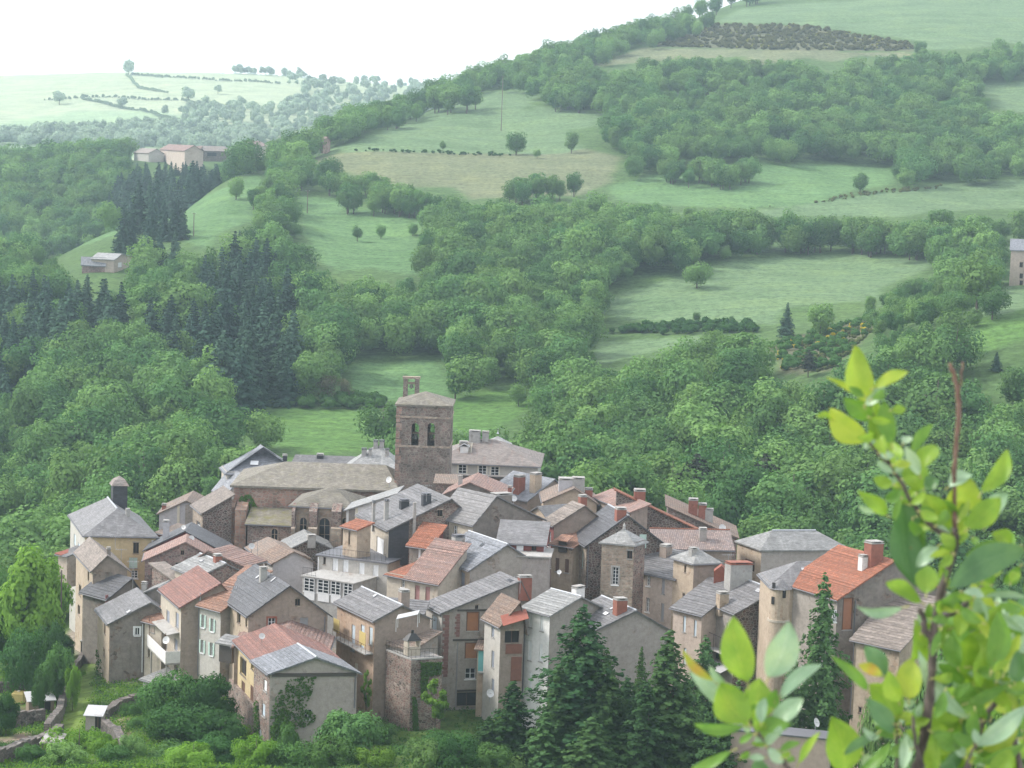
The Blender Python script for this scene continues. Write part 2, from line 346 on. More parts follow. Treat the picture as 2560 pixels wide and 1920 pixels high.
M['leaf_spruce'] = mat_leaf('needle_spruce', (0.042, 0.10, 0.042), (0.10, 0.18, 0.06), trans=0.25, scale=0.8)
M['leaf_hazed'] = mat_leaf('leaf_hazed_far', (0.30, 0.38, 0.30), (0.36, 0.44, 0.34))  # leaf colour lightened to paint in distance haze
M['leaf_grey'] = mat_leaf('leaf_budding', (0.13, 0.12, 0.08), (0.15, 0.17, 0.09))
M['broom'] = mat_leaf('broom_flowers', (0.42, 0.34, 0.03), (0.10, 0.13, 0.04), trans=0.1, scale=1.2)
M['heath'] = mat_leaf('heath_shrub', (0.125, 0.125, 0.05), (0.095, 0.13, 0.05), trans=0.1, scale=1.0)
M['ivy'] = mat_leaf('leaf_ivy', (0.045, 0.10, 0.022), (0.09, 0.17, 0.04))

# ------------------------------------------------------------------ terrain
rng = np.random.default_rng(7); random.seed(11)
KD = np.array([190,205,220,240,260,280,300,320,345,380,420,460,500,540,580,630,700,800,900,1000,1100,1250,1500,1900,2400,3200], float)
KP = np.array([-900, 0, 300, 600, 900, 1200, 1500, 1800, 2100, 2560, 3500], float)
KY = np.array([   # picture row of the ground at each depth, column by column
 [1960,1900,1840,1760,1690,1640,1590,1550,1480,1400,1290,1170,1050,950,870,800,760,720,610,490,430,470,410,300,200,205],
 [1960,1900,1840,1770,1700,1650,1600,1550,1480,1370,1240,1100,970,860,775,705,700,700,580,460,425,480,415,300,195,200],
 [1950,1890,1830,1730,1640,1560,1500,1450,1390,1290,1160,1040,925,825,735,650,575,640,530,440,400,470,405,290,185,195],
 [1950,1890,1830,1700,1590,1490,1410,1355,1315,1240,1130,1030,930,830,740,640,540,440,490,440,405,460,405,290,190,200],
 [1960,1905,1840,1670,1540,1440,1370,1310,1285,1240,1130,1040,950,850,760,660,560,430,325,345,385,430,395,310,215,220],
 [1960,1910,1850,1690,1550,1445,1370,1310,1290,1240,1130,1030,930,840,750,660,560,430,325,240,218,300,380,320,230,230],
 [2000,1950,1900,1750,1600,1490,1410,1350,1310,1230,1110,1000,910,830,750,660,560,430,315,220,145,125,220,260,240,240],
 [2080,2040,1980,1860,1710,1580,1480,1400,1320,1200,1050,940,870,800,740,660,560,430,310,205,115,40,20,120,200,220],
 [2160,2100,2050,1950,1800,1650,1520,1410,1320,1170,1000,875,840,795,740,660,560,450,330,210,110,20,-60,-40,100,200],
 [2260,2200,2150,2050,1900,1720,1570,1430,1290,1090,890,770,760,735,700,640,560,450,330,215,115,20,-80,-100,50,200],
 [2360,2300,2250,2150,1980,1780,1600,1440,1270,1040,840,720,720,710,690,630,560,450,330,215,115,20,-80,-120,0,200]], float)
KYR = KY - math.tan(ROLL) * (KP[:, None] - 1280)      # undo the camera roll
def _pchip(x, y, xq):
    h = np.diff(x); dl = np.diff(y) / h; m = np.zeros_like(y)
    s = dl[:-1] * dl[1:] > 0; w1 = 2 * h[1:] + h[:-1]; w2 = h[1:] + 2 * h[:-1]
    with np.errstate(divide='ignore', invalid='ignore'):
        m[1:-1] = np.where(s, (w1 + w2) / (w1 / dl[:-1] + w2 / dl[1:]), 0)
    m[0] = dl[0]; m[-1] = dl[-1]
    i = np.clip(np.searchsorted(x, xq) - 1, 0, len(x) - 2); t = (xq - x[i]) / h[i]
    return ((1 + 2 * t) * (1 - t) ** 2 * y[i] + t * (1 - t) ** 2 * h[i] * m[i] + t * t * (3 - 2 * t) * y[i + 1] + t * t * (t - 1) * h[i] * m[i + 1])
KZ = -(KYR - 380) / FPX * KD[None, :]
QS = np.arange(-1400, 4000.1, 11.0)
DS = np.concatenate([[0.6, 1.2], np.linspace(2, 188, 34), np.arange(190, 1200, 3.2), np.geomspace(1204, 3400, 80)])
ZD = np.zeros((len(KP), len(DS)))
for k in range(len(KP)):
    far = DS >= 190
    ZD[k, far] = _pchip(KD, KZ[k], np.minimum(DS[far], 3199.9))
    ZD[k, ~far] = -1.75 + (KZ[k, 0] + 1.75) * (DS[~far] / 190.0)
ZG = np.zeros((len(DS), len(QS)))
for j in range(len(DS)): ZG[j] = _pchip(KP, ZD[:, j], np.clip(QS, KP[0], KP[-1] - 0.01))
def _vnoise(x, y, seed):
    xi = np.floor(x).astype(int); yi = np.floor(y).astype(int); fx = x - xi; fy = y - yi
    h = lambda a, b: (np.sin(a * 127.1 + b * 311.7 + seed * 74.7) * 43758.5453) % 1.0
    fx = fx * fx * (3 - 2 * fx); fy = fy * fy * (3 - 2 * fy)
    return (h(xi, yi) * (1 - fx) + h(xi + 1, yi) * fx) * (1 - fy) + (h(xi, yi + 1) * (1 - fx) + h(xi + 1, yi + 1) * fx) * fy - 0.5
XG = (QS[None, :] - 1280) / FPX * DS[:, None]; YG = np.repeat(DS[:, None], len(QS), 1)
amp = np.clip((DS - 330) / 150, 0, 1)[:, None]
ZG = ZG + amp * (_vnoise(XG / 45, YG / 45, 1) * 3.0 + _vnoise(XG / 14, YG / 14, 2) * 0.9) + np.clip((DS - 180) / 60, 0, 1)[:, None] * _vnoise(XG / 4, YG / 4, 3) * 0.25
def ground(x, y):
    q = 1280 + FPX * np.asarray(x, float) / y; d = np.asarray(y, float)
    i = np.clip(np.searchsorted(DS, d) - 1, 0, len(DS) - 2); t = np.clip((d - DS[i]) / (DS[i + 1] - DS[i]), 0, 1)
    fj = np.clip((q - QS[0]) / 11.0, 0, len(QS) - 1.001); j = fj.astype(int); s = fj - j
    return (ZG[i, j] * (1 - s) + ZG[i, j + 1] * s) * (1 - t) + (ZG[i + 1, j] * (1 - s) + ZG[i + 1, j + 1] * s) * t
def gz(x, y): return float(ground(np.array([x]), np.array([y]))[0])
def ground_at(px, py, dmin=190, dmax=3000):
    """first point of the terrain met by the sight line through a picture point"""
    v = ray(px, py); ds = np.arange(dmin, dmax, 1.0); x = v.x / v.y * ds; z = v.z / v.y * ds
    below = z <= ground(x, ds)
    k = int(np.argmax(below)) if below.any() else len(ds) - 1
    return Vector((x[k], ds[k], float(ground(x[k:k + 1], ds[k:k + 1])[0])))
def inside(poly, x, y):
    p = np.array(poly, float); r = np.zeros(np.shape(x), bool); n = len(p)
    for i in range(n):
        x0, y0 = p[i]; x1, y1 = p[(i + 1) % n]
        if y0 == y1: continue
        r ^= ((y0 > y) != (y1 > y)) & (x < (x1 - x0) * (y - y0) / (y1 - y0) + x0)
    return r
def pA(*pts): return [(x / 1.728, y / 1.728) for x, y in pts]
def pB(*pts): return [(1280 + x / 1.728, y / 1.728) for x, y in pts]
# meadows: (picture outline, colour kind, nearest depth, farthest depth)
FIELDS = [
 (pA((120,1105),(300,1020),(490,970),(600,950),(720,912),(1000,800),(1095,757),(1160,780),(1100,870),(1100,950),(960,1000),(900,1070),(820,1050),(740,960),(560,1010),(480,1020),(330,1070),(130,1125)), 'bright', 500, 830),
 (pA((1290,845),(1430,860),(1640,905),(1850,965),(1800,1020),(1830,1130),(1810,1190),(1600,1160),(1480,1170),(1390,1140),(1340,1060),(1300,950)), 'bright', 500, 800),
 ([(747,401),(810,378),(926,343),(1013,297),(1221,228),(1361,221),(1315,272),(1370,300),(1419,330),(1459,372),(1400,385),(1200,385),(930,378),(850,383)], 'meadow', 560, 1200),
 ([(745,405),(850,383),(930,378),(1200,385),(1400,385),(1459,372),(1552,393),(1523,457),(1454,488),(1175,498),(1140,470),(984,465),(862,430)], 'hay', 560, 1100),
 ([(1330,262),(1440,280),(1510,285),(1480,318),(1400,325),(1340,300)], 'meadow', 700, 1200),
 (pB((430,800),(640,745),(1060,700),(1650,730),(1660,790),(1450,830),(1300,880),(1000,900),(800,890),(650,885),(440,865)), 'bright', 500, 1000),
 (pB((1040,905),(1150,900),(1480,850),(1850,800),(2300,765),(2300,895),(1800,915),(1700,935),(1240,935),(1160,955)), 'meadow', 500, 1000),
 (pB((430,1280),(560,1240),(860,1160),(930,1120),(1500,1100),(1800,1120),(1810,1160),(1600,1240),(1590,1290),(1380,1310),(1170,1330),(1140,1400),(1060,1400),(700,1390),(450,1380),(400,1310)), 'meadow', 440, 760),
 (pB((380,1475),(820,1455),(850,1480),(700,1500),(500,1545),(350,1585)), 'meadow', 420, 640),
 (pB((890,95),(980,40),(1290,10),(1600,-10),(2400,-90),(2400,190),(1800,182),(1500,140),(1200,105)), 'meadow', 800, 1600),
 (pB((600,200),(900,105),(1250,110),(1720,190),(1740,222),(1100,216)), 'heath', 800, 1400),
 (pB((320,292),(560,205),(1000,215),(1740,228),(1755,248),(1500,242),(1390,268),(1270,248),(1060,292),(1000,242),(560,268),(440,282)), 'hay', 800, 1300),
 (pB((640,395),(1000,395),(960,410),(720,415)), 'hay', 700, 1200),
 (pB((2015,360),(2300,350),(2300,500),(2100,470)), 'meadow', 700, 1200),
 (pB((1790,180),(2130,190),(1950,214),(1790,212)), 'meadow', 800, 1300),
 ([(880,910),(1088,903),(1125,940),(1118,1005),(1000,1002),(875,1000)], 'bright', 380, 620),
 ([(520,1056),(740,1018),(926,1030),(990,1060),(984,1135),(717,1125),(640,1102)], 'lush', 360, 560),
 ([(1126,985),(1300,975),(1352,1000),(1280,1050),(1225,1080),(1126,1075)], 'lush', 360, 560),
 ([(2428,836),(2454,794),(2600,735),(2600,830),(2475,880),(2428,905)], 'lush', 330, 560),
 ([(2440,752),(2522,713),(2600,713),(2600,770),(2454,790)], 'meadow', 330, 560),
 ([(1903,862),(2045,825),(2166,799),(2187,815),(2145,862),(2082,925),(2003,935),(1951,935),(1940,888)], 'heath', 330, 560)]
FCOL = {'bright': (0.10, 0.183, 0.073), 'meadow': (0.115, 0.18, 0.088), 'hay': (0.145, 0.165, 0.092), 'heath': (0.115, 0.12, 0.07),
        'lush': (0.085, 0.165, 0.045), 'forest': (0.075, 0.13, 0.045), 'village': (0.20, 0.175, 0.15), 'garden': (0.075, 0.125, 0.03), 'soil': (0.17, 0.125, 0.095)}
pts = np.stack([XG.ravel(), YG.ravel(), ZG.ravel()], 1)
VX, VY = pix_np(pts); VD = pts[:, 1]
ccol = np.tile(np.array(FCOL['forest']), (len(pts), 1))
ccol[VD < 345] = FCOL['garden']
vill = inside([(150, 1600), (420, 1300), (700, 1200), (1300, 1180), (2000, 1280), (2300, 1400), (2250, 1750), (1250, 1750), (900, 1780), (560, 1720), (280, 1700)], VX, VY) & (VD < 335)
ccol[vill] = FCOL['village']
for poly, kind, d0, d1 in FIELDS:
    s = inside(poly, VX, VY) & (VD > d0) & (VD < d1)
    ccol[s] = FCOL[kind]
GARDEN = [([(205,1640),(240,1640),(232,1720),(215,1800),(190,1850),(150,1850),(160,1790),(178,1730),(195,1690)], (0.115, 0.17, 0.04)), ([(-40,1850),(60,1835),(125,1850),(60,1890),(-40,1920)], (0.20, 0.15, 0.12)), ([(-40,1770),(60,1765),(120,1795),(20,1815),(-40,1820)], (0.13, 0.125, 0.07)), ([(262,1775),(330,1790),(330,1850),(280,1840)], (0.16, 0.15, 0.09)), ([(30,1660),(130,1660),(150,1710),(40,1715)], (0.13, 0.16, 0.06))]
for poly, c_ in GARDEN: ccol[inside(poly, VX, VY) & (VD < 262)] = c_
# the wide, upland meadows far left; strong sun and haze painted into the colour
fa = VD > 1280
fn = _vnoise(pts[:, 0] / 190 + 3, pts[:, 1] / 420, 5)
far_sunlit_c = np.where(fn[:, None] > 0.12, np.array((0.245, 0.335, 0.20)), np.where(fn[:, None] < -0.18, np.array((0.37, 0.375, 0.27)), np.array((0.31, 0.36, 0.235))))
ccol[fa & (VX < 1150)] = far_sunlit_c[fa & (VX < 1150)]
# blur the borders a little along the rows
cg = ccol.reshape(len(DS), len(QS), 3); cg[:, 1:-1] = (cg[:, :-2] + 2 * cg[:, 1:-1] + cg[:, 2:]) / 4; ccol = cg.reshape(-1, 3)
nr, nc = len(DS), len(QS)
i0 = (np.arange(nr - 1)[:, None] * nc + np.arange(nc - 1)[None, :]).ravel()
quads = np.stack([i0, i0 + 1, i0 + nc + 1, i0 + nc], 1)
def np_mesh(name, v, f, smooth=True):
    me = bpy.data.meshes.new(name); n = f.shape[1]
    me.vertices.add(len(v)); me.vertices.foreach_set('co', np.ascontiguousarray(v, dtype=np.float32).ravel())
    me.loops.add(f.size); me.loops.foreach_set('vertex_index', np.ascontiguousarray(f, dtype=np.int32).ravel())
    me.polygons.add(len(f)); me.polygons.foreach_set('loop_start', np.arange(0, f.size, n, dtype=np.int32))
    if smooth: me.polygons.foreach_set('use_smooth', np.ones(len(f), bool))
    me.update(calc_edges=True); return me
tm = np_mesh('terrain', pts, quads)
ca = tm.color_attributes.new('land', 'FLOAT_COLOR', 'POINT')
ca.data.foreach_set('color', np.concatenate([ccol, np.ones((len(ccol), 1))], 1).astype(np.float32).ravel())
m, nt, bs = _nt('ground_cover'); va = _n(nt, 'ShaderNodeVertexColor', layer_name='land'); tc = _n(nt, 'ShaderNodeTexCoord')
g1 = _noise(nt, tc.outputs['Object'], 0.045, 6, 0.7); g2 = _noise(nt, tc.outputs['Object'], 0.6, 5, 0.75); g3 = _noise(nt, _map(nt, tc.outputs['Object'], (0.03, 0.4, 0.03)), 1.0, 4, 0.6)
gc = _mix(nt, va.outputs[0], _ramp(nt, g1, [(0.3, (0.72, 0.78, 0.72)), (0.5, (1.0, 1.0, 1.0)), (0.7, (1.25, 1.2, 1.05))]), 0.9, 'MULTIPLY')
gc = _mix(nt, gc, _ramp(nt, g2, [(0.32, 0.5), (0.5, 1.0), (0.7, 1.45)]), 0.85, 'MULTIPLY')
gc = _mix(nt, gc, _ramp(nt, g3, [(0.35, 0.8), (0.65, 1.18)]), 0.6, 'MULTIPLY')
nt.links.new(gc, bs.inputs['Base Color']); bs.inputs['Roughness'].default_value = 0.95; bs.inputs['Specular IOR Level'].default_value = 0.1
_bump(nt, bs, g2, 0.6, 0.25)
M['ground'] = m
tag(link('terrain', tm, m), kind='structure')

# ------------------------------------------------------------------ houses
class House:
    """a house on a parallelogram footprint. C is the near corner at eaves level, A the other end of the wall running
    right from it, B the other end of the wall running left (or the length of that wall in metres)."""
    def __init__(s, name, label, d, C, A, B, roof, wall='grey', wallB=None, mroof='slate', apex=None, H=None, over=0.35,
                 oe=0.3, base=None, cat='house', group=None, thick=0.16, gutter=True, ridge=None, hipin=(None, None), sq=0.5, zb=None):
        if d is None: d = ground_at(C[0], base, 190, 3000).y; zb = P(C[0], base, d).z - 1.0; base = None
        s.d = d; Cw = P(C[0], C[1], d); ze = Cw.z; s.ze = ze
        def end(E, perp_to=None, sgn=1):
            if isinstance(E, (tuple, list)): return on_z(E[0], E[1], ze) - Cw
            return None
        a = end(A); b = end(B)
        if a is None and b is None: raise ValueError(name)
        if b is None: b = Vector((-a.y, a.x, 0)).normalized() * B
        elif a is None: a = Vector((b.y, -b.x, 0)).normalized() * A
        else:   # square the corner up part of the way, keeping the wall ends on their sight lines
            an = math.atan2(a.y, a.x); bn = math.atan2(b.y, b.x)
            while bn < an: bn += 2 * math.pi
            ex = (bn - an) - math.pi / 2; k = min(0.9, max(sq, 1 - R(14) / max(abs(ex), 1e-6)))
            wa = b.length / (a.length + b.length)
            an += ex * k * wa; bn -= ex * k * (1 - wa)
            def along(ang, E):
                u = Vector((math.cos(ang), math.sin(ang), 0)); v = ray(*E); t = Vector((v.x, v.y, 0)); n = Vector((-t.y, t.x, 0))
                den = u.dot(n); L = -Cw.dot(n) / den if abs(den) > 1e-4 else 5
                return u * max(1.5, min(22, L))
            a = along(an, A); b = along(bn, B)
        s.C, s.a, s.b = Cw, a, b; s.La, s.Lb = a.length, b.length; s.ua, s.ub = a.normalized(), b.normalized()
        foot = [Cw, Cw + a, Cw + a + b, Cw + b]
        s.zb = (min(gz(p.x, p.y) for p in foot) - 0.6) if zb is None else zb
        if base is not None: s.zb = min(s.zb, P(C[0], base, d).z)
        s.zb = min(s.zb, ze - 2.2)
        s.root = empty(name, (Cw.x, Cw.y, s.zb)); tag(s.root, label, cat, group)
        s.org = Vector(s.root.location); s.mr = mroof
        s.wm = {'A': wall, 'B': wallB or wall}; s.holes = {'A': [], 'B': []}; s.wins = []
        La, Lb = s.La, s.Lb
        s.kind = roof; t = 0.5; h = H
        if apex is not None:
            side = 'B' if roof in ('gableB', 'shedA') else 'A'
            o, u = (Cw, s.ua) if side == 'A' else (Cw, s.ub)
            n = Vector((u.y, -u.x, 0)); v = ray(*apex); p = v * (o.dot(n) / v.dot(n))
            L = La if side == 'A' else Lb
            if roof in ('gableA', 'gableB'): t = min(0.85, max(0.15, (p - o).dot(u) / L))
            if H is None: h = p.z - ze
        s.H = h = max(0.3, h if h is not None else 2.5); s.t = t
        e, o2 = oe, over
        W = lambda u, v, z: Cw + s.ua * u + s.ub * v + Vector((0, 0, z))
        s.W = W
        polys = []; tops = {}
        if roof == 'gableA':
            r = t * La; k1 = h / r; k2 = h / (La - r)
            polys = [[(-e, -o2, -k1 * e), (r, -o2, h), (r, Lb + o2, h), (-e, Lb + o2, -k1 * e)], [(r, -o2, h), (La + e, -o2, -k2 * e), (La + e, Lb + o2, -k2 * e), (r, Lb + o2, h)]]
            tops = {'A': [(r, h)], 'D': [(La - r, h)]}; s.ridge_line = ((r, -o2, h), (r, Lb + o2, h)); eaves = [((-e, -o2, -k1 * e), (-e, Lb + o2, -k1 * e)), ((La + e, -o2, -k2 * e), (La + e, Lb + o2, -k2 * e))]
        elif roof == 'gableB':
            r = t * Lb; k1 = h / r; k2 = h / (Lb - r)
            polys = [[(-o2, -e, -k1 * e), (La + o2, -e, -k1 * e), (La + o2, r, h), (-o2, r, h)], [(-o2, r, h), (La + o2, r, h), (La + o2, Lb + e, -k2 * e), (-o2, Lb + e, -k2 * e)]]
            tops = {'B': [(r, h)], 'E': [(r, h)]}; s.ridge_line = ((-o2, r, h), (La + o2, r, h)); eaves = [((-o2, -e, -k1 * e), (La + o2, -e, -k1 * e))]
        elif roof in ('hip', 'hipA', 'hipB', 'pyr'):
            q = e * h / (min(La, Lb) / 2)
            c = [(-e, -e, -q), (La + e, -e, -q), (La + e, Lb + e, -q), (-e, Lb + e, -q)]
            if roof == 'pyr' : ap = (La / 2, Lb / 2, h); polys = [[c[i], c[(i + 1) % 4], ap] for i in range(4)]; s.ridge_line = None
            elif roof == 'hipA' or (roof == 'hip' and La >= Lb):      # ridge runs along a
                i1 = hipin[0] if hipin[0] is not None else min(Lb / 2, La * 0.45); i2 = hipin[1] if hipin[1] is not None else min(Lb / 2, La * 0.45)
                p, w = (i1, Lb / 2, h), (La - i2, Lb / 2, h)
                polys = [[c[0], c[1], w, p], [c[1], c[2], w], [c[2], c[3], p, w], [c[3], c[0], p]]; s.ridge_line = (p, w)
            else:
                i1 = hipin[0] if hipin[0] is not None else min(La / 2, Lb * 0.45); i2 = hipin[1] if hipin[1] is not None else min(La / 2, Lb * 0.45)
                p, w = (La / 2, i1, h), (La / 2, Lb - i2, h)
                polys = [[c[0], c[1], p], [c[1], c[2], w, p], [c[2], c[3], w], [c[3], c[0], p, w]]; s.ridge_line = (p, w)
            eaves = [(c[0], c[1]), (c[0], c[3])]
        elif roof == 'shedB':   # low over the left wall, rising to the right
            k = h / La; polys = [[(-e, -o2, -k * e), (La + o2, -o2, h + k * o2), (La + o2, Lb + o2, h + k * o2), (-e, Lb + o2, -k * e)]]
            tops = {'A': [(La, h)], 'D': [(0, h)], 'E': [(0, h), (Lb, h)]}; s.ridge_line = None; eaves = [((-e, -o2, -k * e), (-e, Lb + o2, -k * e))]
        elif roof == 'shedE':   # high over the left wall, falling to the right
            k = h / La; polys = [[(-o2, -o2, h + k * o2), (La + e, -o2, -k * e), (La + e, Lb + o2, -k * e), (-o2, Lb + o2, h + k * o2)]]
            tops = {'A': [(0, h)], 'D': [(La, h)], 'B': [(0, h), (Lb, h)]}; s.ridge_line = None; eaves = []
        elif roof == 'shedA':   # low over the right-hand front wall, rising to the back
            k = h / Lb; polys = [[(-o2, -e, -k * e), (La + o2, -e, -k * e), (La + o2, Lb + o2, h + k * o2), (-o2, Lb + o2, h + k * o2)]]
            tops = {'B': [(Lb, h)], 'E': [(Lb, h)], 'D': [(0, h), (La, h)]}; s.ridge_line = None; eaves = [((-o2, -e, -k * e), (La + o2, -e, -k * e))]
        elif roof == 'flat':
            polys = [[(-e, -e, 0.12), (La + e, -e, 0.12), (La + e, Lb + e, 0.12), (-e, Lb + e, 0.12)]]; s.ridge_line = None; eaves = []
        s.tops = tops
        rm = MB()
        for pl in polys: rm.prism([W(*p) for p in pl], (0, 0, -thick))
        s.roof = rm.build('roof', M[mroof], s.root)
        s.polys = [[W(*p) for p in pl] for pl in polys]
        vv, ff = [], []
        for pl in s.polys: n = len(vv); vv += pl; ff.append(tuple(range(n, n + len(pl))))
        s.bvh = BVHTree.FromPolygons([tuple(p) for p in vv], ff)
        if roof in ('gableA', 'shedB') and d < 256 and mroof not in ('sheet', 'concrete', 'rust', 'zinc_dark'):
            # courses of slates or tiles laid over one another, each a real step
            rc = random.Random(int(C[0] * 7 + C[1])); tl = 'tile' in mroof
            for pl in polys[:2] if roof == 'gableA' else polys:
                lo = (W(*pl[0]), W(*pl[3])) if pl is polys[0] else (W(*pl[1]), W(*pl[2])); hi = (W(*pl[1]), W(*pl[2])) if pl is polys[0] else (W(*pl[0]), W(*pl[3]))
                sl = (hi[0] - lo[0]); nr = (lo[1] - lo[0]).cross(sl).normalized(); nr = nr if nr.z > 0 else -nr
                if nr.dot(-(lo[0] + hi[1]) / 2) < 0: continue
                nc_ = max(3, int(sl.length / .43)); al = (lo[1] - lo[0]).normalized()
                for i in range(nc_):
                    j = [rc.uniform(-.05, .05) for _ in range(4)]; t0, t1 = i / nc_, min(1.0, (i + 1.12) / nc_); lift = rc.uniform(.03, .06)
                    p0 = lo[0] + sl * t0 - al * (.04 + j[0]) + sl.normalized() * j[2] * .5; p1 = lo[1] + (hi[1] - lo[1]) * t0 + al * (.04 + j[1]) + sl.normalized() * j[3] * .5
                    q1 = lo[1] + (hi[1] - lo[1]) * t1 + al * (.04 + j[1]); q0 = lo[0] + sl * t1 - al * (.04 + j[0])
                    cm = MB(); cm.prism([p0 + nr * lift, p1 + nr * (lift + rc.uniform(-.01, .012)), q1 + nr * .012, q0 + nr * .012], -nr * .04); cm.build('tile_course' if tl else 'slate_course', M[mroof], s.roof)
        if gutter and eaves:
            for p, q in eaves:
                g = MB(); dp = Vector((0, 0, -thick * 0.8)); P0, P1 = W(*p) + dp, W(*q) + dp
                out = ((P0 + P1) / 2 - (Cw + a / 2 + b / 2)); out.z = 0
                n = Vector(((P1 - P0).y, -(P1 - P0).x, 0)).normalized(); n = n if n.dot(out) > 0 else -n
                g.tube(P0 + n * 0.07, P1 + n * 0.07, 0.075, n=6); g.build('gutter', M['zinc_dark'], s.root)
        if ridge and s.ridge_line:
            g = MB(); p, q = W(*s.ridge_line[0]), W(*s.ridge_line[1]); g.tube(p, q, 0.13, n=6); g.build('ridge_cap', M[ridge], s.roof)
    def wall_frame(s, side):
        return (s.C, s.ua, Vector((s.ua.y, -s.ua.x, 0)), s.La) if side == 'A' else (s.C, s.ub, Vector((-s.ub.y, s.ub.x, 0)), s.Lb)
    def hit(s, side, px, py, off=0.0):
        o, u, n, L = s.wall_frame(side); o = o + n * off; v = ray(px, py); p = v * (o.dot(n) / v.dot(n)); return (p - o).dot(u), p.z
    def win(s, side, kind, x, y, w, h, c=None, n=2, lab=None, surround=None):
        u0, z = s.hit(side, x - w / 2, y); u1, _ = s.hit(side, x + w / 2, y); u0, u1 = min(u0, u1), max(u0, u1)
        _, z1 = s.hit(side, x, y - h / 2); _, z0 = s.hit(side, x, y + h / 2)
        if u1 - u0 < 0.35: c0 = (u0 + u1) / 2; u0, u1 = c0 - 0.18, c0 + 0.18
        s.wins.append((side, kind, u0, u1, z0, z1, c, n, lab, surround)); return s
    def finish(s, quoins=None):
        Cw, a, b = s.C, s.a, s.b; zb, ze = s.zb, s.ze
        wl = {'A': (Cw, s.ua, s.La), 'B': (Cw, s.ub, s.Lb), 'D': (Cw + a + b, -s.ua, s.La), 'E': (Cw + a, s.ub, s.Lb)}
        if s.kind == 'shedA': pass
        for side, (o, u, L) in wl.items():
            top = s.tops.get(side, [])
            poly = [(0, zb), (L, zb), (L, ze)] + [(x, ze + h) for x, h in sorted(top, key=lambda q: -q[0])] + [(0, ze)]
            cl = []
            for p in poly:
                if not cl or (abs(cl[-1][0] - p[0]) + abs(cl[-1][1] - p[1])) > 1e-4: cl.append(p)
            poly = cl
            n = Vector((u.y, -u.x, 0)) if side in ('A', 'E', 'D') else Vector((-u.y, u.x, 0))
            cen = Cw + a / 2 + b / 2
            if n.dot(o + u * (L / 2) - cen) < 0: n = -n
            mb = MB(); loops = [poly]; rev = []
            for k, wd in enumerate(s.wins):
                if wd[0] != side: continue
                _, kind, u0, u1, z0, z1, c, nn, lab, sur = wd
                px_ = np.array([u0 - .12, u1 + .12, u1 + .12, u0 - .12, (u0 + u1) / 2]); py_ = np.array([z0 - .12, z0 - .12, z1 + .12, z1 + .12, z1 + .12])
                ok = inside(poly, px_, py_).all() and kind != 'p'
                for r in rev:
                    if not (u1 < r[0] - .05 or u0 > r[1] + .05 or z1 < r[2] - .05 or z0 > r[3] + .05): ok = False
                depth = 0.22 if ok else -0.05
                if ok:
                    rev.append((u0, u1, z0, z1))
                    hole = arch_poly(u0, u1, z0, z1) if kind == 'a' else [(u0, z0), (u1, z0), (u1, z1), (u0, z1)]
                    loops.append(hole)
                s.build_window(o, u, n, wd, depth, ok)
            flat = [q for lp in loops for q in lp]
            tri = tessellate_polygon([[Vector((x, z, 0)) for x, z in lp] for lp in loops])
            W3 = lambda q, dn=0.0: o + u * q[0] + Vector((0, 0, q[1] - o.z)) - n * dn
            vs = [W3(q) for q in flat]; fs = []
            for t in tri:
                nn = (vs[t[1]] - vs[t[0]]).cross(vs[t[2]] - vs[t[0]])
                fs.append(t if nn.dot(n) > 0 else t[::-1])
            mb.add(vs, fs)
            for lp in loops[1:]:
                m_ = len(lp)
                for i in range(m_):
                    p, q = lp[i], lp[(i + 1) % m_]; mb.face(W3(p), W3(q), W3(q, .3), W3(p, .3))
            mt = s.wm.get(side, s.wm['A'] if side in ('D',) else s.wm['B'])
            mb.build('wall', M[mt], s.root)
        return s
    def build_window(s, o, u, n, wd, depth, recessed):
        side, kind, u0, u1, z0, z1, c, nn, lab, sur = wd
        X = lambda x, z, dn: o + u * x + Vector((0, 0, z - o.z)) - n * dn
        w, h = u1 - u0, z1 - z0; up = Vector((0, 0, 1)); f = 0.07
        def bx(mb, x0, x1, y0, y1, d0, d1): mb.box(X(x0, y0, d1), u * (x1 - x0), n * (d1 - d0), up * (y1 - y0))
        if kind in ('s', 'b', 'door'):
            col = c or 'p_grey'
            wob = MB(); 
            bx(wob, u0 - .1, u1 + .1, z0 - .12, z0, -0.07, 0.06)                   # sill
            wo = wob.build('door' if kind == 'door' else 'window', M[sur or 'concrete'], s.root)
            d = max(0.06, depth - 0.12) if recessed else -0.05
            m2 = 1 if kind == 'b' or w < 0.5 else 2
            for k in range(m2):
                sh = MB(); a0 = u0 + w * k / m2 + (0.012 if k else 0.0); a1 = u0 + w * (k + 1) / m2 - (0.012 if k < m2 - 1 else 0)
                bx(sh, a0, a1, z0 + 0.002, z1, d, d + 0.05)
                for zz in ((0.16, 0.84) if kind != 'b' else ()): bx(sh, a0 + .04, a1 - .04, z0 + h * zz - .05, z0 + h * zz + .05, d - 0.025, d - 0.001)
                sh.build('board' if kind == 'b' else 'door_leaf' if kind == 'door' else 'shutter', M[col], wo)
            if kind == 'b':
                fr = MB(); bx(fr, u0 - .09, u0, z0, z1 + .09, -0.04, 0.05); bx(fr, u1, u1 + .09, z0, z1 + .09, -0.04, 0.05); bx(fr, u0 + .001, u1 - .001, z1 + .001, z1 + .09, -0.04, 0.05)
                fr.build('frame', M['p_brown'], wo)
            return
        if kind == 'p':      # flat panel fixed on the wall
            mb = MB(); bx(mb, u0, u1, z0, z1, -0.09, -0.005); mb.build('panel', M[c], s.root); return
        fr = MB(); d = depth if recessed else -0.06
        pm = MB()
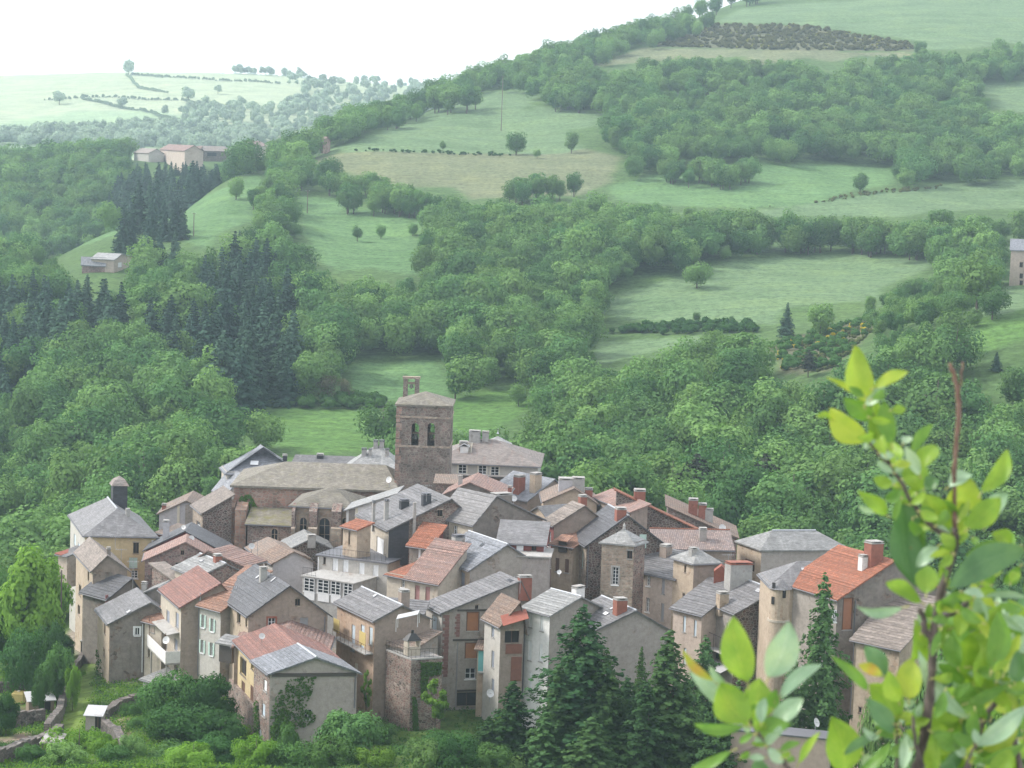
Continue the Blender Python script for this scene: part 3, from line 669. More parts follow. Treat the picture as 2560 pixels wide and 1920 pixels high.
        if kind == 'a':
            ap = arch_poly(u0, u1, z0, z1); pm.face(*[X(x, z, 0.2 if recessed else -.02) for x, z in ap])
            k = (u0 + u1) / 2; bx(fr, k - .05, k + .05, z0, z1 - .12, 0.10, 0.18)
            for zz in (0.35, 0.7): bx(fr, u0 + .02, u1 - .02, z0 + h * zz - .03, z0 + h * zz + .03, 0.12, 0.17)
            ao = [(x + (0.14 if x > k else -0.14) * (1 if abs(x - k) > .02 else 0), z + (0.16 if z > z0 + h * .3 else 0)) for x, z in ap]
            for i in range(len(ap)):
                j = (i + 1) % len(ap)
                if ap[i][1] <= z0 + .01 and ap[j][1] <= z0 + .01: continue
                fr.prism([X(*ap[i], -.05), X(*ap[j], -.05), X(*ao[j], -.05), X(*ao[i], -.05)], n * -0.06)
            wo = fr.build('window', M[c or 'apse_stone'], s.root); pm.build('pane', M['glass'], wo); return
        if kind == 'd':
            bx(fr, u0 - .08, u1 + .08, z0 - .1, z0, -0.06, .08)
            wo = fr.build('window', M[c or 'rubble_tan'], s.root); li = MB(); bx(li, u0 - .1, u1 + .1, z1 + .001, z1 + .16, -0.035, .05); li.build('lintel', M[c or 'rubble_tan'], wo)
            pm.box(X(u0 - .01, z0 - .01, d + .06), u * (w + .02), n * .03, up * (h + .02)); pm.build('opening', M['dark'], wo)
            mu = MB(); bx(mu, (u0 + u1) / 2 - .03, (u0 + u1) / 2 + .03, z0, z1, d - .02, d + .03); mu.build('mullion', M['p_brown'], wo); return
        # glazed casement, with flanking shutters for kind 'o'
        fc = 'p_white' if kind in ('g', 'o') else 'p_brown'
        bx(fr, u0, u0 + f, z0, z1, d - .05, d + .02); bx(fr, u1 - f, u1, z0, z1, d - .05, d + .02)
        bx(fr, u0 + f, u1 - f, z0, z0 + f, d - .05, d + .02); bx(fr, u0 + f, u1 - f, z1 - f, z1, d - .05, d + .02)
        bx(fr, (u0 + u1) / 2 - .045, (u0 + u1) / 2 + .045, z0 + f, z1 - f, d - .055, d + .02)
        for k in range(1, nn + 1): zz = z0 + h * k / (nn + 1); bx(fr, u0 + f, u1 - f, zz - .025, zz + .025, d - .04, d + .015)
        bx(fr, u0 - .12, u1 + .12, z0 - .13, z0 - .001, -0.09, .05)
        wo = fr.build('window', M[fc], s.root)
        pm.box(X(u0, z0, d + .05), u * w, n * .03, up * h); pm.build('pane', M['glass'], wo)
        if sur:
            q = MB(); bx(q, u0 - .2, u0 - .002, z0, z1 + .2, -0.045, .03); bx(q, u1 + .002, u1 + .2, z0, z1 + .2, -0.045, .03); bx(q, u0 - .001, u1 + .001, z1 + .002, z1 + .2, -0.045, .03); q.build('surround', M[sur], wo)
        if kind == 'o':
            for s2 in (-1, 1):
                q = MB(); x0 = u0 - w * .55 if s2 < 0 else u1 + w * .05
                bx(q, x0, x0 + w * .5, z0, z1, -0.07, -0.025)
                for zz in (.15, .5, .85): bx(q, x0 + .03, x0 + w * .5 - .03, z0 + h * zz - .04, z0 + h * zz + .04, -.09, -.072)
                q.build('shutter', M[c or 'p_green'], wo)
    def on_roof(s, px, py):
        loc, nrm, _, _ = s.bvh.ray_cast(Vector((0, 0, 0)), ray(px, py).normalized())
        if loc is None:
            loc, nrm, _, _ = s.bvh.find_nearest(P(px, py, s.d + 2))
        return loc, (nrm if nrm.z > 0 else -nrm)
    def chim(s, x, y, w, h, mat='brick', cap='concrete', deep=0.8, pots=0):
        p, _ = s.on_roof(x, y); k = p.y / FPX; W, Hh = w * k, h * k; D = W * deep
        mb = MB(); q = p + s.ub * (D * .35); mb.cbox(q - Vector((0, 0, 1.2)), s.ua * W, s.ub * D, (0, 0, Hh + 1.2))
        c = mb.build('chimney', M[mat], s.root)
        t = MB(); t.cbox(q + Vector((0, 0, Hh + .002)), s.ua * (W + .12), s.ub * (D + .12), (0, 0, .08))
        for sx in (-1, 1): t.cbox(q + s.ua * (sx * W * .36) + Vector((0, 0, Hh + .08)), s.ua * W * .16, s.ub * D, (0, 0, .14))
        t.cbox(q + Vector((0, 0, Hh + .222)), s.ua * (W + .06), s.ub * (D + .06), (0, 0, .06)); t.build('chimney_cap', M[cap], c)
        for i in range(pots):
            r = MB(); b0 = q + s.ua * ((i - (pots - 1) / 2) * W / max(1, pots)) + Vector((0, 0, Hh + .28)); r.tube(b0, b0 + Vector((0, 0, .5)), .13, .11, n=8); r.build('chimney_pot', M['tile_orange'], c)
        return s
    def skylight(s, x, y, w=9, h=9, mat='sheet'):
        p, n = s.on_roof(x, y); k = p.y / FPX; e = Vector((0, 0, 1)).cross(n)
        e = e.normalized() if e.length > .01 else s.ua; g = n.cross(e); W, Hh = w * k, h * k * 1.7
        mb = MB(); mb.cbox(p, e * (W + .16), g * (Hh + .16), n * .09); f = mb.build('skylight', M['zinc_dark'], s.root)
        m2 = MB(); m2.cbox(p + n * .092, e * W, g * Hh, n * .02); m2.build('pane', M[mat], f); return s
    def pipe(s, side, x, y0, y1, mat='zinc_dark', r=.06):
        ua, za = s.hit(side, x, y0); _, zb_ = s.hit(side, x, y1); o, u, n, L = s.wall_frame(side)
        p = o + u * ua + n * .1; mb = MB(); mb.tube((p.x, p.y, za), (p.x, p.y, zb_), r, n=6); mb.build('downpipe', M[mat], s.root); return s
    def quoin(s, side, x0, x1, y0, y1, mat='brick', n=10):
        """a column of corner stones, each a piece of its own"""
        u0, z1 = s.hit(side, x0, y0); u1, z0 = s.hit(side, x1, y1); u0, u1 = min(u0, u1), max(u0, u1); o, u, nn, L = s.wall_frame(side)
        hh = (z1 - z0) / n
        for i in range(n):
            c0, c1 = (u0, u1) if i % 2 else (u0 + (u1 - u0) * .3, u1 - (u1 - u0) * .05)
            mb = MB(); p = o + u * c0 + nn * -.02; mb.box((p.x, p.y, z0 + i * hh), u * (c1 - c0), nn * .065, (0, 0, hh * .93)); mb.build('quoin', M[mat], s.root)
        return s
def arch_poly(u0, u1, z0, z1):
    r = (u1 - u0) / 2; c = (u0 + u1) / 2; zs = z1 - r
    return [(u0, z0), (u1, z0)] + [(c + r * math.cos(t), zs + r * math.sin(t)) for t in np.linspace(0, math.pi, 9)]
HS = {}
def house(key, *a, **k): HS[key] = House(*a, **k); return HS[key]

# ---- left end of the village
h = house('cupola', 'village_house', 'large yellow house with white corners and a square slate cupola on its roof', 272, (213,1335), (390,1341), (176,1309), 'hipB', 'yellow', 'cream_grey', 'slate', H=2.9, base=1610, hipin=(3.4, 3.0), ridge='zinc')
h.win('A','d',340,1370,14,27).win('A','s',333,1407,21,26,'p_green').win('A','g',336,1436,16,20)
for x, y in ((206,1395),(197,1372),(187,1350),(204,1450),(190,1430),(180,1400)): h.win('B','s',x,y,5,28,'p_blue')
h.quoin('A',214,222,1345,1440,'p_white',9).quoin('A',376,385,1350,1440,'p_white',9)
h.finish()
p, _ = h.on_roof(301,1268); k = p.y / FPX
c = p + h.ub * 1.3; m1 = MB(); m1.cbox(c - Vector((0,0,1.5)), h.ua * 1.95, h.ub * 1.95, (0,0,1.5 + 2.9)); cu = m1.build('cupola', M['slate_black'], h.root)
m1 = MB(); t0 = c + Vector((0,0,2.9)); q = [t0 + h.ua * (sx * 1.2) + h.ub * (sy * 1.2) for sx, sy in ((-1,-1),(1,-1),(1,1),(-1,1))]
mid = [t0 + h.ua * (sx * .75) + h.ub * (sy * .75) + Vector((0,0,.75)) for sx, sy in ((-1,-1),(1,-1),(1,1),(-1,1))]
for i in range(4): m1.face(q[i], q[(i+1)%4], mid[(i+1)%4], mid[i]); m1.face(mid[i], mid[(i+1)%4], t0 + Vector((0,0,1.25)))
m1.face(*q[::-1]); m1.build('cupola_roof', M['slate_rust'], cu)
h.chim(330,1252,10,14,'concrete')
h = house('redawn', 'annex_house', 'low pink annex with a red awning left of the yellow cupola house', 274, (168,1388), 3.5, (146,1384), 'shedB', 'pink', 'pink', 'slate', H=.5, zb=P(168,1470,274).z)
h.finish()
m1 = MB(); a0 = h.C + h.ub * (h.Lb + .2); m1.prism([a0 + Vector((-.3,-.3,.1)), a0 + h.ua * 2.6 + Vector((0,0,.35)), a0 + h.ua * 2.6 - h.ub * 1.1 + Vector((0,0,.3)), a0 - h.ub * 1.2 + Vector((-.3,-.3,0))], (0,0,-.1)); m1.build('awning', M['rust'], h.root)
h = house('h2', 'village_house', 'narrow stone house with a gable and dormer roof below the yellow cupola house', 256, (232,1421), (318,1427), (190,1405), 'gableA', 'grey_brown', 'tan', 'slate_brown', apex=(268,1386), base=1600)
h.win('A','s',272,1446,18,30,'grey_dark').win('B','d',200,1476,6,28).win('B','d',197,1525,6,26).win('B','d',221,1440,4,24).win('B','s',219,1500,5,22,'p_bluegrey').finish()
h.chim(268,1392,9,14,'grey_dark')
h = house('h3b', 'village_house', 'dark slate house with a reddish gable and a white chimney above the orange tile roofs', 268, (365,1372), (560,1378), 6, 'gableA', 'red', None, 'slate_dark', apex=(463,1326)); h.chim(426,1368,15,40,'lilac'); h.finish()
h = house('h3', 'village_house', 'pink rubble house with a pale orange tiled gable left of the church', 258, (362,1398), (548,1400), 4.8, 'gableA', 'rubble_pink', None, 'tile_pink', apex=(464,1353))
h.win('A','d',456,1382,8,11).win('A','d',445,1412,12,10).win('A','d',400,1440,8,14).finish()
h = house('h3c', 'village_house', 'small orange tiled gable house against the big church buttress', 252, (491,1395), (612,1413), 4, 'gableA', 'rubble', None, 'tile_pink', apex=(524,1374)); h.finish()
h = house('h4', 'village_house', 'small cream house with a smooth slate roof and a red brick chimney', 246, (495,1440), (622,1438), (437,1424), 'gableA', 'rubble', 'cream', 'slate_pale', apex=(562,1407), ridge='zinc')
h.win('B','o',464,1455,12,26,'p_green').chim(546,1404,17,14,'brick').skylight(504,1403,10,4).finish()
h = house('h4b', 'lean_to', 'small grey lean-to roof between the pink rubble house and the cream slate house', 250, (440,1450), (470,1452), (380,1440), 'shedA', 'rubble', None, 'slate_brown', H=1.2, cat='outbuilding'); h.win('A','d',455,1470,8,14).finish()
# ---- front row, left
h = house('g2a', 'outbuilding', 'dark gabled outbuilding with a white roof edge behind the tall grey house', 252, (268,1494), (352,1480), 5, 'gableA', 'grey_dark', None, 'slate_dark', apex=(327,1443), cat='outbuilding'); h.win('A','p',266,1500,6,26,'p_red').finish()
h = house('g2b', 'outbuilding', 'small slate gable tucked behind the tall grey house roof', 247, (352,1484), (428,1490), 5, 'gableA', 'grey', None, 'slate_pale', apex=(396,1466), cat='outbuilding'); h.chim(338,1478,12,20,'concrete').finish()
h = house('g', 'village_house', 'tall plain grey rendered house with a small white window at the left edge', 240, (274,1556), (452,1562), (244,1547), 'gableA', 'grey_dark', 'tan', 'slate', apex=(376,1504), base=1770)
h.win('A','g',343,1579,12,19,n=0,surround='p_white').win('B','d',262,1571,4,28).win('B','d',260,1632,4,18).win('B','d',257,1688,4,22)
h.pipe('A',357,1560,1680,'p_white',.07).skylight(322,1530,14,6).finish()
h = house('h5b', 'village_house', 'narrow cream house with a rusty roof squeezed beside the red tiled house', 238, (404,1560), 5, (362,1549), 'shedB', 'cream', 'cream', 'tile_rust', H=2.2, base=1690)
h.win('B','s',382,1568,9,26,'pink').win('B','d',372,1630,5,26).finish()
h = house('h5', 'village_house', 'tall narrow house with a smooth red tiled roof and a white balcony', 232, (453,1514), (600,1522), (402,1502), 'gableA', 'grey_brown', 'cream', 'tile_red', apex=(551,1456), base=1710, sq=.6)
h.win('B','s',420,1545,8,38,'p_bluegrey').win('B','s',443,1551,8,38,'p_bluegrey').win('B','s',440,1612,8,28,'p_bluegrey').win('B','d',417,1672,9,18).win('B','d',440,1677,9,24)
h.pipe('A',501,1482,1690,'zinc',.08).finish()
def on_wall(h, side, px, py, off=0.0):
    o, u, n, L = h.wall_frame(side); o = o + n * off; v = ray(px, py); return v * (o.dot(n) / v.dot(n)), u, n
# balcony of the red tiled house
p, u, n = on_wall(h, 'B', 450, 1660); q, _, _ = on_wall(h, 'B', 400, 1650)
L = (q - p).length * 1.05; bal = MB(); bal.box(p, u * L, n * 1.7, (0,0,.16)); bo = bal.build('balcony', M['concrete'], h.root)
for o_, ax, ay in ((p + n * 1.62, u * L, n * .08), (p + u * (L - .08), u * .08, n * 1.61), (p, u * .08, n * 1.61)):
    w_ = MB(); w_.box(o_ + Vector((0,0,.162)), ax, ay, (0,0,1.35)); w_.build('parapet', M['white'], bo)
cn = MB(); cn.box(p + Vector((0,0,3.5)) + u * .5, u * (L * .7), n * 1.5 + Vector((0,0,-.25)), (0,0,.07)); cn.build('canopy', M['concrete'], bo)
for f in (.42, L * .8 + .3):
    w_ = MB(); w_.tube(p + u * f + n * 1.6 + Vector((0,0,1.5)), p + u * f + n * 1.6 + Vector((0,0,3.6)), .05); w_.build('post', M['p_brown'], bo)
for f in (.3, L * .75):
    w_ = MB(); w_.tube(p + u * f + n * 1.5, p + u * f + n * 1.5 + Vector((0,0,-5)), .1); w_.build('post', M['concrete'], bo)
h = house('h5c', 'annex_house', 'low annex with grey corrugated roofs under the white balcony', 231, (412,1712), 4, (358,1696), 'shedB', 'concrete', 'cream_grey', 'slate_pale', H=.6, base=1800); h.win('B','d',395,1722,14,24).finish()
h = house('h6', 'village_house', 'grey house with pale green shutters between the red roof and the dark slate gable', 229, (552,1524), 7, (499,1510), 'shedB', 'grey', 'cream_grey', 'tile_rust', H=3.4, base=1700)
for x, y in ((508,1553),(531,1563),(506,1616),(529,1623)): h.win('B','o',x,y,7,32,'p_green')
h.pipe('B',499,1512,1690).finish()
h = house('h7', 'village_house', 'broad brown house with a big dark slate gable roof and an arched white window', 224, (621,1534), (819,1538), (545,1499), 'gableA', 'grey_brown', 'tan', 'slate_dark', apex=(722,1461), base=1690, over=.5)
h.win('A','g',679,1561,18,32,surround='brick').win('A','s',760,1560,20,32,'p_grey',surround='brick').win('A','d',744,1506,12,17)
for x, y in ((569,1538),(597,1544),(616,1552)): h.win('B','d',x,y,9 if x < 610 else 5,30)
h.win('B','d',567,1588,12,28).chim(659,1452,17,30,'concrete',deep=.7).skylight(645,1443,8,6).skylight(684,1450,6,9).pipe('A',812,1542,1620).finish()
h = house('h8a', 'village_house', 'low house with a faded orange roof edge in front of the dark slate gable', 219, (586,1614), (818,1622), 6, 'gableA', 'grey_brown', 'pink', 'tile_pink', apex=(713,1581), base=1760); h.finish()
h = house('h8lean', 'balcony_shed', 'small covered wooden balcony under a grey sheet roof beside the orange roof', 221, (580,1610), 1.3, (548,1604), 'shedB', 'wood', 'wood_dark', 'slate_pale', H=.4, base=1645, zb=P(580,1645,221).z, cat='balcony', gutter=False); h.finish()
h = house('h8b', 'village_house', 'yellow house with a bright orange tiled roof and a loggia, built on a stone base', 212, (637,1648), (850,1656), (588,1627), 'gableA', 'grey', 'yellow', 'tile_red', apex=(741,1607), base=1850)
h.win('B','d',608,1668,16,44).win('B','s',608,1720,9,33,'p_brown').win('B','s',631,1738,8,46,'p_brown').win('B','d',631,1662,7,24).win('B','d',608,1778,6,18).win('B','d',627,1788,6,18).finish()
p, u, n = on_wall(h, 'B', 640, 1762); q, _, _ = on_wall(h, 'B', 581, 1748)
m1 = MB(); m1.box(Vector((p.x, p.y, h.zb)) - u * .3 , u * ((q - p).length + .5), n * .35, (0,0,p.z - h.zb)); m1.build('stone_base', M['rubble'], h.root)
h = house('h9', 'village_house', 'ivy covered house with a blue slate roof and a bare grey gable wall', 206, (675,1681), (893,1684), (635,1667), 'gableA', 'mauve', 'rubble', 'slate_blue', apex=(789,1641), base=1910, ridge='zinc')
h.win('A','g',770,1786,20,24,n=1).win('B','s',663,1714,8,28,'p_white').win('B','s',659,1775,8,32,'p_blue').win('B','s',650,1842,7,40,'p_blue')
p, u, n = on_wall(h, 'A', 680, 1692, .02); q, _, _ = on_wall(h, 'A', 890, 1692, .02); m1 = MB(); m1.box(p, u * (q - p).length, n * .1, (0,0,.35)); m1.build('cornice_beam', M['wood_dark'], h.root)
h.pipe('A',888,1690,1770,'zinc_dark').finish()
# ---- the church
ch = house('nave', 'church', 'long brown stone church nave with a lichen grey slab roof', 286, (585,1209), (992,1223), 14, 'hipA', 'church_stone', None, 'lauze', H=2.3, base=1415, cat='church', hipin=(6.5, 2), over=.5, oe=.5, gutter=False, thick=.3)
ch.finish()
def pier(h, x0, x1, y0, y1, proj, mat, name='buttress', slope=.8):
    p, u, n = on_wall(h, 'A', x0, y0); q, _, _ = on_wall(h, 'A', x1, y0); zb = on_wall(h, 'A', x0, y1)[0].z; w = (q - p).length
    m1 = MB(); m1.box((p.x, p.y, zb), u * w, n * proj, (0,0,p.z - zb))
    t = [p, p + u * w, p + u * w + n * proj, p + n * proj]; hi = [p + Vector((0,0,slope)), p + u * w + Vector((0,0,slope))]
    m1.face(t[3], t[2], hi[1], hi[0]); m1.face(t[0], t[3], hi[0]); m1.face(t[2], t[1], hi[1]); return m1.build(name, M[mat], h.root)
pier(ch, 572, 591, 1262, 1420, 1.8, 'pier_stone'); pier(ch, 594, 622, 1266, 1420, 2.8, 'pier_stone')
for x in (574, 595): pier(ch, x - 1, x + (18 if x < 590 else 28), 1362, 1366, 1.75 if x < 590 else 2.75, 'rubble_tan', 'string_course', .02)
h = house('sidechapel', 'church_chapel', 'low church chapel with a mossy stone roof and a lancet window', 281, (619,1307), (732,1312), 4.5, 'shedA', 'rubble', None, 'lauze_moss', H=1.3, base=1415, cat='chapel', gutter=True)
h.win('A','a',686,1346,15,48).finish()
h = house('apse', 'church_apse', 'church apse with tall arched windows, dark buttresses and a slab roof', 276, (733,1259), (880,1266), 9, 'hipA', 'apse_stone', None, 'lauze', H=1.7, base=1400, cat='church', hipin=(4.2, 3), over=.5, oe=.5)
h.win('A','a',758,1325,17,62).win('A','a',811,1327,26,64).win('A','a',862,1325,14,60).finish()
for x0, x1 in ((733,741),(776,796),(832,856)): pier(h, x0, x1, 1275, 1400, 1.1, 'rubble', slope=1.0)
for x0, x1 in ((733,741),(776,796),(832,856)): pier(h, x0 - 1, x1 + 1, 1316, 1400, 1.5, 'apse_stone', slope=.5)
h = house('channex', 'church_annex', 'dark rubble annex with a brown lean-to roof at the left end of the church', 283, (507,1280), (579,1284), (482,1273), 'shedB', 'rubble_dark', 'rubble_tan', 'slate_brown', apex=(578,1238), base=1410, cat='church')
h.win('B','g',496,1320,10,32).finish()
# bell tower with open belfry
th = 288; tC = P(992,1010,th); tA = on_z(1128,1015,tC.z); ua = (tA - tC).normalized(); W_ = (tA - tC).length; ub = Vector((-ua.y, ua.x, 0)); n = -ub
zb = gz(tC.x + 3, tC.y + 3) - 1; tw = empty('bell_tower', (tC.x, tC.y, zb)); tag(tw, 'square stone bell tower with two arched bell openings and a pyramid roof', 'bell tower')
def tz(y): return P(1060, y, th).z
def thit(px, py):
    v = ray(px, py); q = v * (tC.dot(n) / v.dot(n)); return (q - tC).dot(ua), q.z
holes = []
for x in (1037.5, 1077.5):
    u0, z0 = thit(x - 10, 1116); u1, z1 = thit(x + 10, 1058); holes.append(arch_poly(u0, u1, z0, z1))
for side in range(4):
    o, u = [(tC, ua), (tC + ua * W_, ub), (tC + ua * W_ + ub * W_, -ua), (tC + ub * W_, -ub)][side]; nn = Vector((u.y, -u.x, 0))
    poly = [(0, zb), (W_, zb), (W_, tC.z), (0, tC.z)]; loops = [poly] + holes
    flat = [q for lp in loops for q in lp]; tri = tessellate_polygon([[Vector((x, z, 0)) for x, z in lp] for lp in loops])
    mb = MB()
    for dn in (0, .75):
        vs_ = [o + u * x + Vector((0, 0, z - o.z)) - nn * dn for x, z in flat]; fs = []
        for t in tri:
            c_ = (vs_[t[1]] - vs_[t[0]]).cross(vs_[t[2]] - vs_[t[0]]); fs.append(t if (c_.dot(nn) > 0) == (dn == 0) else t[::-1])
        mb.add(vs_, fs)
    for lp in holes:
        for i in range(len(lp)):
            a_, b_ = lp[i], lp[(i + 1) % len(lp)]; f = lambda q, dn: o + u * q[0] + Vector((0, 0, q[1] - o.z)) - nn * dn
            mb.face(f(a_, 0), f(b_, 0), f(b_, .75), f(a_, .75))
    mb.build('wall', M['tower_stone'], tw)
for y in (1046, 1119):
    z = tz(y); m1 = MB()
    for side in range(4):
        o, u = [(tC, ua), (tC + ua * W_, ub), (tC + ua * W_ + ub * W_, -ua), (tC + ub * W_, -ub)][side]; nn = Vector((u.y, -u.x, 0))
        m1.box(Vector((o.x, o.y, z)) - u * .1 + nn * .003, u * (W_ + .1), nn * .1, (0, 0, .28))
    m1.build('string_course', M['rubble_tan'], tw)
m1 = MB(); ce = tC + ua * W_ / 2 + ub * W_ / 2; e = .25
q = [tC - ua * e - ub * e, tC + ua * (W_ + e) - ub * e, tC + ua * (W_ + e) + ub * (W_ + e), tC - ua * e + ub * (W_ + e)]; ap = ce + Vector((0, 0, 1.5))
for i in range(4): m1.prism([q[i], q[(i + 1) % 4], ap], (0, 0, -.25))
m1.build('roof', M['lauze'], tw)
for i in range(12):
    zz0 = tC.z - .3 - i * 1.15
    m1 = MB(); m1.box(tC - ua * .03 + n * .03 + Vector((0, 0, zz0 - 1.05 - tC.z)), ua * (.55 if i % 2 else .8), -n * .4, (0, 0, 1.0)); m1.build('quoin', M['church_stone'], tw)
# bell frame on the rear left of the tower roof
f0 = tC + ua * .4 + ub * (W_ - 1.4)
for k_ in (0, 1.65):
    m1 = MB(); m1.box(f0 + ua * k_ + Vector((0, 0, -.5)), ua * .62, ub * .8, (0, 0, 3.4)); m1.build('bell_frame_post', M['tower_stone'], tw)
m1 = MB(); m1.box(f0 + ua * -.12 + Vector((0, 0, 2.902)), ua * 2.5, ub * .9, (0, 0, .3)); m1.build('bell_frame_lintel', M['rubble_tan'], tw)
def bell(p, r, label):
    rt = empty('church_bell', p); tag(rt, label, 'bell')
    prof = [(1.0, 0), (.86, .22), (.66, .6), (.56, 1.0), (.42, 1.25), (.1, 1.34)]
    vs_ = []; N = 14
    for a_, z_ in prof: vs_ += [p + Vector((a_ * r * math.cos(t), a_ * r * math.sin(t), z_ * r)) for t in [2 * math.pi * k / N for k in range(N)]]
    m1 = MB(); m1.add(vs_, [(i * N + k, i * N + (k + 1) % N, (i + 1) * N + (k + 1) % N, (i + 1) * N + k) for i in range(len(prof) - 1) for k in range(N)]); m1.face(*vs_[-N:])
    m1.build('bell_body', M['bronze'], rt, smooth=True)
    m1 = MB(); m1.cbox(p + Vector((0, 0, 1.36 * r)), ua * r * 2.4, ub * .25, (0, 0, .3)); m1.build('yoke', M['wood'], rt)
    m1 = MB(); m1.tube(p + Vector((0, 0, 1.3 * r)), p + Vector((0, 0, -.12)), .06, .09); m1.build('clapper', M['iron'], rt)
bl = thit(1037.5, 1100); bell(tC + ua * bl[0] + ub * 1.3 + Vector((0, 0, bl[1] - tC.z)), .5, 'bell hanging in the left opening of the church tower')
bl = thit(1077.5, 1098); bell(tC + ua * bl[0] + ub * 1.3 + Vector((0, 0, bl[1] - tC.z)), .36, 'smaller bell hanging in the right opening of the church tower')
bell(f0 + ua * 1.15 + ub * .4 + Vector((0, 0, 1.6)), .38, 'little bell in the stone frame on top of the church tower')
# ---- behind the church
h = house('bh1', 'large_house', 'large slate hipped house with a bright skylight behind the left of the church', 316, (567,1178), (762,1185), (554,1172), 'hipB', 'cream_grey', 'cream', 'slate_blue', H=3.5, hipin=(6, 3), base=1235); h.skylight(636,1158,20,9,'p_white').chim(712,1135,10,14,'slate_black').finish()
h = house('bh2', 'large_house', 'long low slate roof between the two hipped roofs behind the church', 322, (720,1182), (992,1191), 10, 'hipA', 'cream_grey', None, 'slate', H=2.2, hipin=(.6, .6)); h.chim(800,1146,16,8,'slate_black').finish()
h = house('bh3', 'large_house', 'pale slate pyramid roof with a row of chimneys left of the bell tower', 317, (848,1182), (1010,1188), 10, 'hipA', 'cream_grey', None, 'slate_pale', H=3.7, hipin=(5, 4)); 
for x, w_ in ((909,12),(924,7),(939,11),(954,11),(967,9)): h.chim(x,1120,w_,16,'concrete','zinc_dark')
h.finish()
h = house('bh0', 'annex_house', 'small grey slate lean-to at the foot of the hipped house behind the church', 313, (567,1232), (600,1232), (536,1222), 'shedB', 'cream_grey', None, 'slate_blue', H=2.5); h.finish()
h = house('presb', 'large_house', 'large cream house with a rusty slate hip roof right of the bell tower', 312, (1085,1151), (1345,1162), 13, 'hipA', 'cream_grey', None, 'slate_rust', H=2.7, base=1270, hipin=(6, 7), oe=.5)
for x, y in ((1156,1173),(1206,1175),(1237,1178)): h.win('A','g',x,y,20,22,surround='p_cream')
h.chim(1186,1106,28,26,'concrete',deep=.6).chim(1213,1104,16,22,'concrete').chim(1158,1100,20,20,'grey_dark').finish()
lad = MB(); p0, n0 = h.on_roof(1172,1133); p1, _ = h.on_roof(1175,1108); side = (p1 - p0).cross(n0).normalized()
for sx in (-.35, .35): lad.tube(p0 + side * sx + n0 * .12, p1 + side * sx + n0 * .12, .05, n=4)
for t in np.linspace(.05, .95, 8): q = p0.lerp(p1, t) + n0 * .12; lad.tube(q - side * .35, q + side * .35, .04, n=4)
tag(lad.build('roof_ladder', M['p_cream'], origin=p0), 'pale ladder lying on the rusty slate hip roof', 'ladder')
p, _ = h.on_roof(1161,1098); m1 = MB(); m1.cbox(p - Vector((0,0,.8)), h.ua * 1.2, h.ub * 1.3, (0,0,1.5)); do = m1.build('dormer', M['white'], h.root); m1 = MB(); m1.prism([p + h.ua * sx + h.ub * sy + Vector((0,0,.72 if sx else 1.2)) for sx, sy in ((-.8,-.8),(0,-.8),(0,.9),(-.8,.9))], (0,0,-.08)); m1.prism([p + h.ua * sx + h.ub * sy + Vector((0,0,.72 if sx else 1.2)) for sx, sy in ((0,-.8),(.8,-.8),(.8,.9),(0,.9))], (0,0,-.08)); m1.build('dormer_roof', M['sheet'], do)
h = house('pav', 'pavilion', 'small slate pavilion roof with a finial right of the cream hip roofed house', 330, (1212,1112), (1277,1114), 4, 'pyr', 'cream_grey', None, 'slate_pale', H=1.2, cat='house', gutter=False); h.finish()
q = h.C + h.a / 2 + h.b / 2 + Vector((0,0,1.6)); m1 = MB(); m1.tube(q, q + Vector((0,0,.9)), .07, .02); m1.tube(q, q + Vector((0,0,.25)), .22, .08); m1.build('finial', M['zinc'], h.root)
h = house('ruinwall', 'stone_wall', 'rough grey stone wall in front of the cream hip roofed house', 303, (1120,1188), (1262,1194), 1.0, 'flat', 'rubble', None, 'garden_stone', H=.3, cat='wall', gutter=False); h.finish()
h = house('w1', 'village_house', 'pale lilac gabled house left of the church annex', 296, (398,1281), (535,1285), 8, 'gableA', 'lilac', None, 'tile_tan', apex=(466,1250), base=1350); h.win('A','p',446,1290,5,60,'p_cream').win('A','p',481,1292,36,60,'grey').chim(410,1273,10,10,'brick').finish()  # grey panel paints the shaded right side of the gable
h = house('w1b', 'annex_house', 'small orange rendered annex below the pale lilac gable', 280, (392,1330), (424,1336), 4, 'shedA', 'brick', None, 'tile_tan', H=.6); h.finish()
# ---- middle of the village
h = house('m1c', 'village_house', 'dark stone gable with a pale slate roof directly below the church apse', 266, (722,1371), (830,1370), 6, 'gableA', 'rubble_dark', None, 'slate_pale', apex=(776,1345)); h.chim(779,1347,20,5,'concrete').finish()
h = house('m1b', 'village_house', 'low cream house with a faded tan tile roof below the church buttress', 262, (652,1391), (770,1396), (619,1381), 'gableA', 'cream', 'cream', 'tile_tan', apex=(706,1367)); h.finish()
h = house('m1', 'village_house', 'pale grey house with a broad tan tiled gable roof below the church', 256, (682,1405), (783,1405), (649,1393), 'gableA', 'lilac', 'cream_grey', 'tile_brown', apex=(733,1377), base=1480); h.win('B','d',664,1420,5,20).finish()
h = house('m2w', 'village_house', 'white walled house with a pale lean-to roof between apse and tower', 268, (866,1273), (986,1279), 6, 'shedB', 'white', 'grey', 'slate_pale', apex=(983,1234)); h.win('A','p',891,1285,5,40,'p_cream').win('A','p',880,1290,16,36,'grey_dark').finish()
h = house('m2u', 'village_house', 'tall house with a long grey slate roof, tall thin chimneys and a black slate-hung end', 250, (972,1322), (1215,1330), (897,1304), 'gableA', 'rubble', 'cream', 'slate', apex=(1127,1245), base=1400)
h.win('B','s',950,1368,18,48,'p_white').win('B','d',920,1342,6,40).win('A','d',1100,1283,12,16)
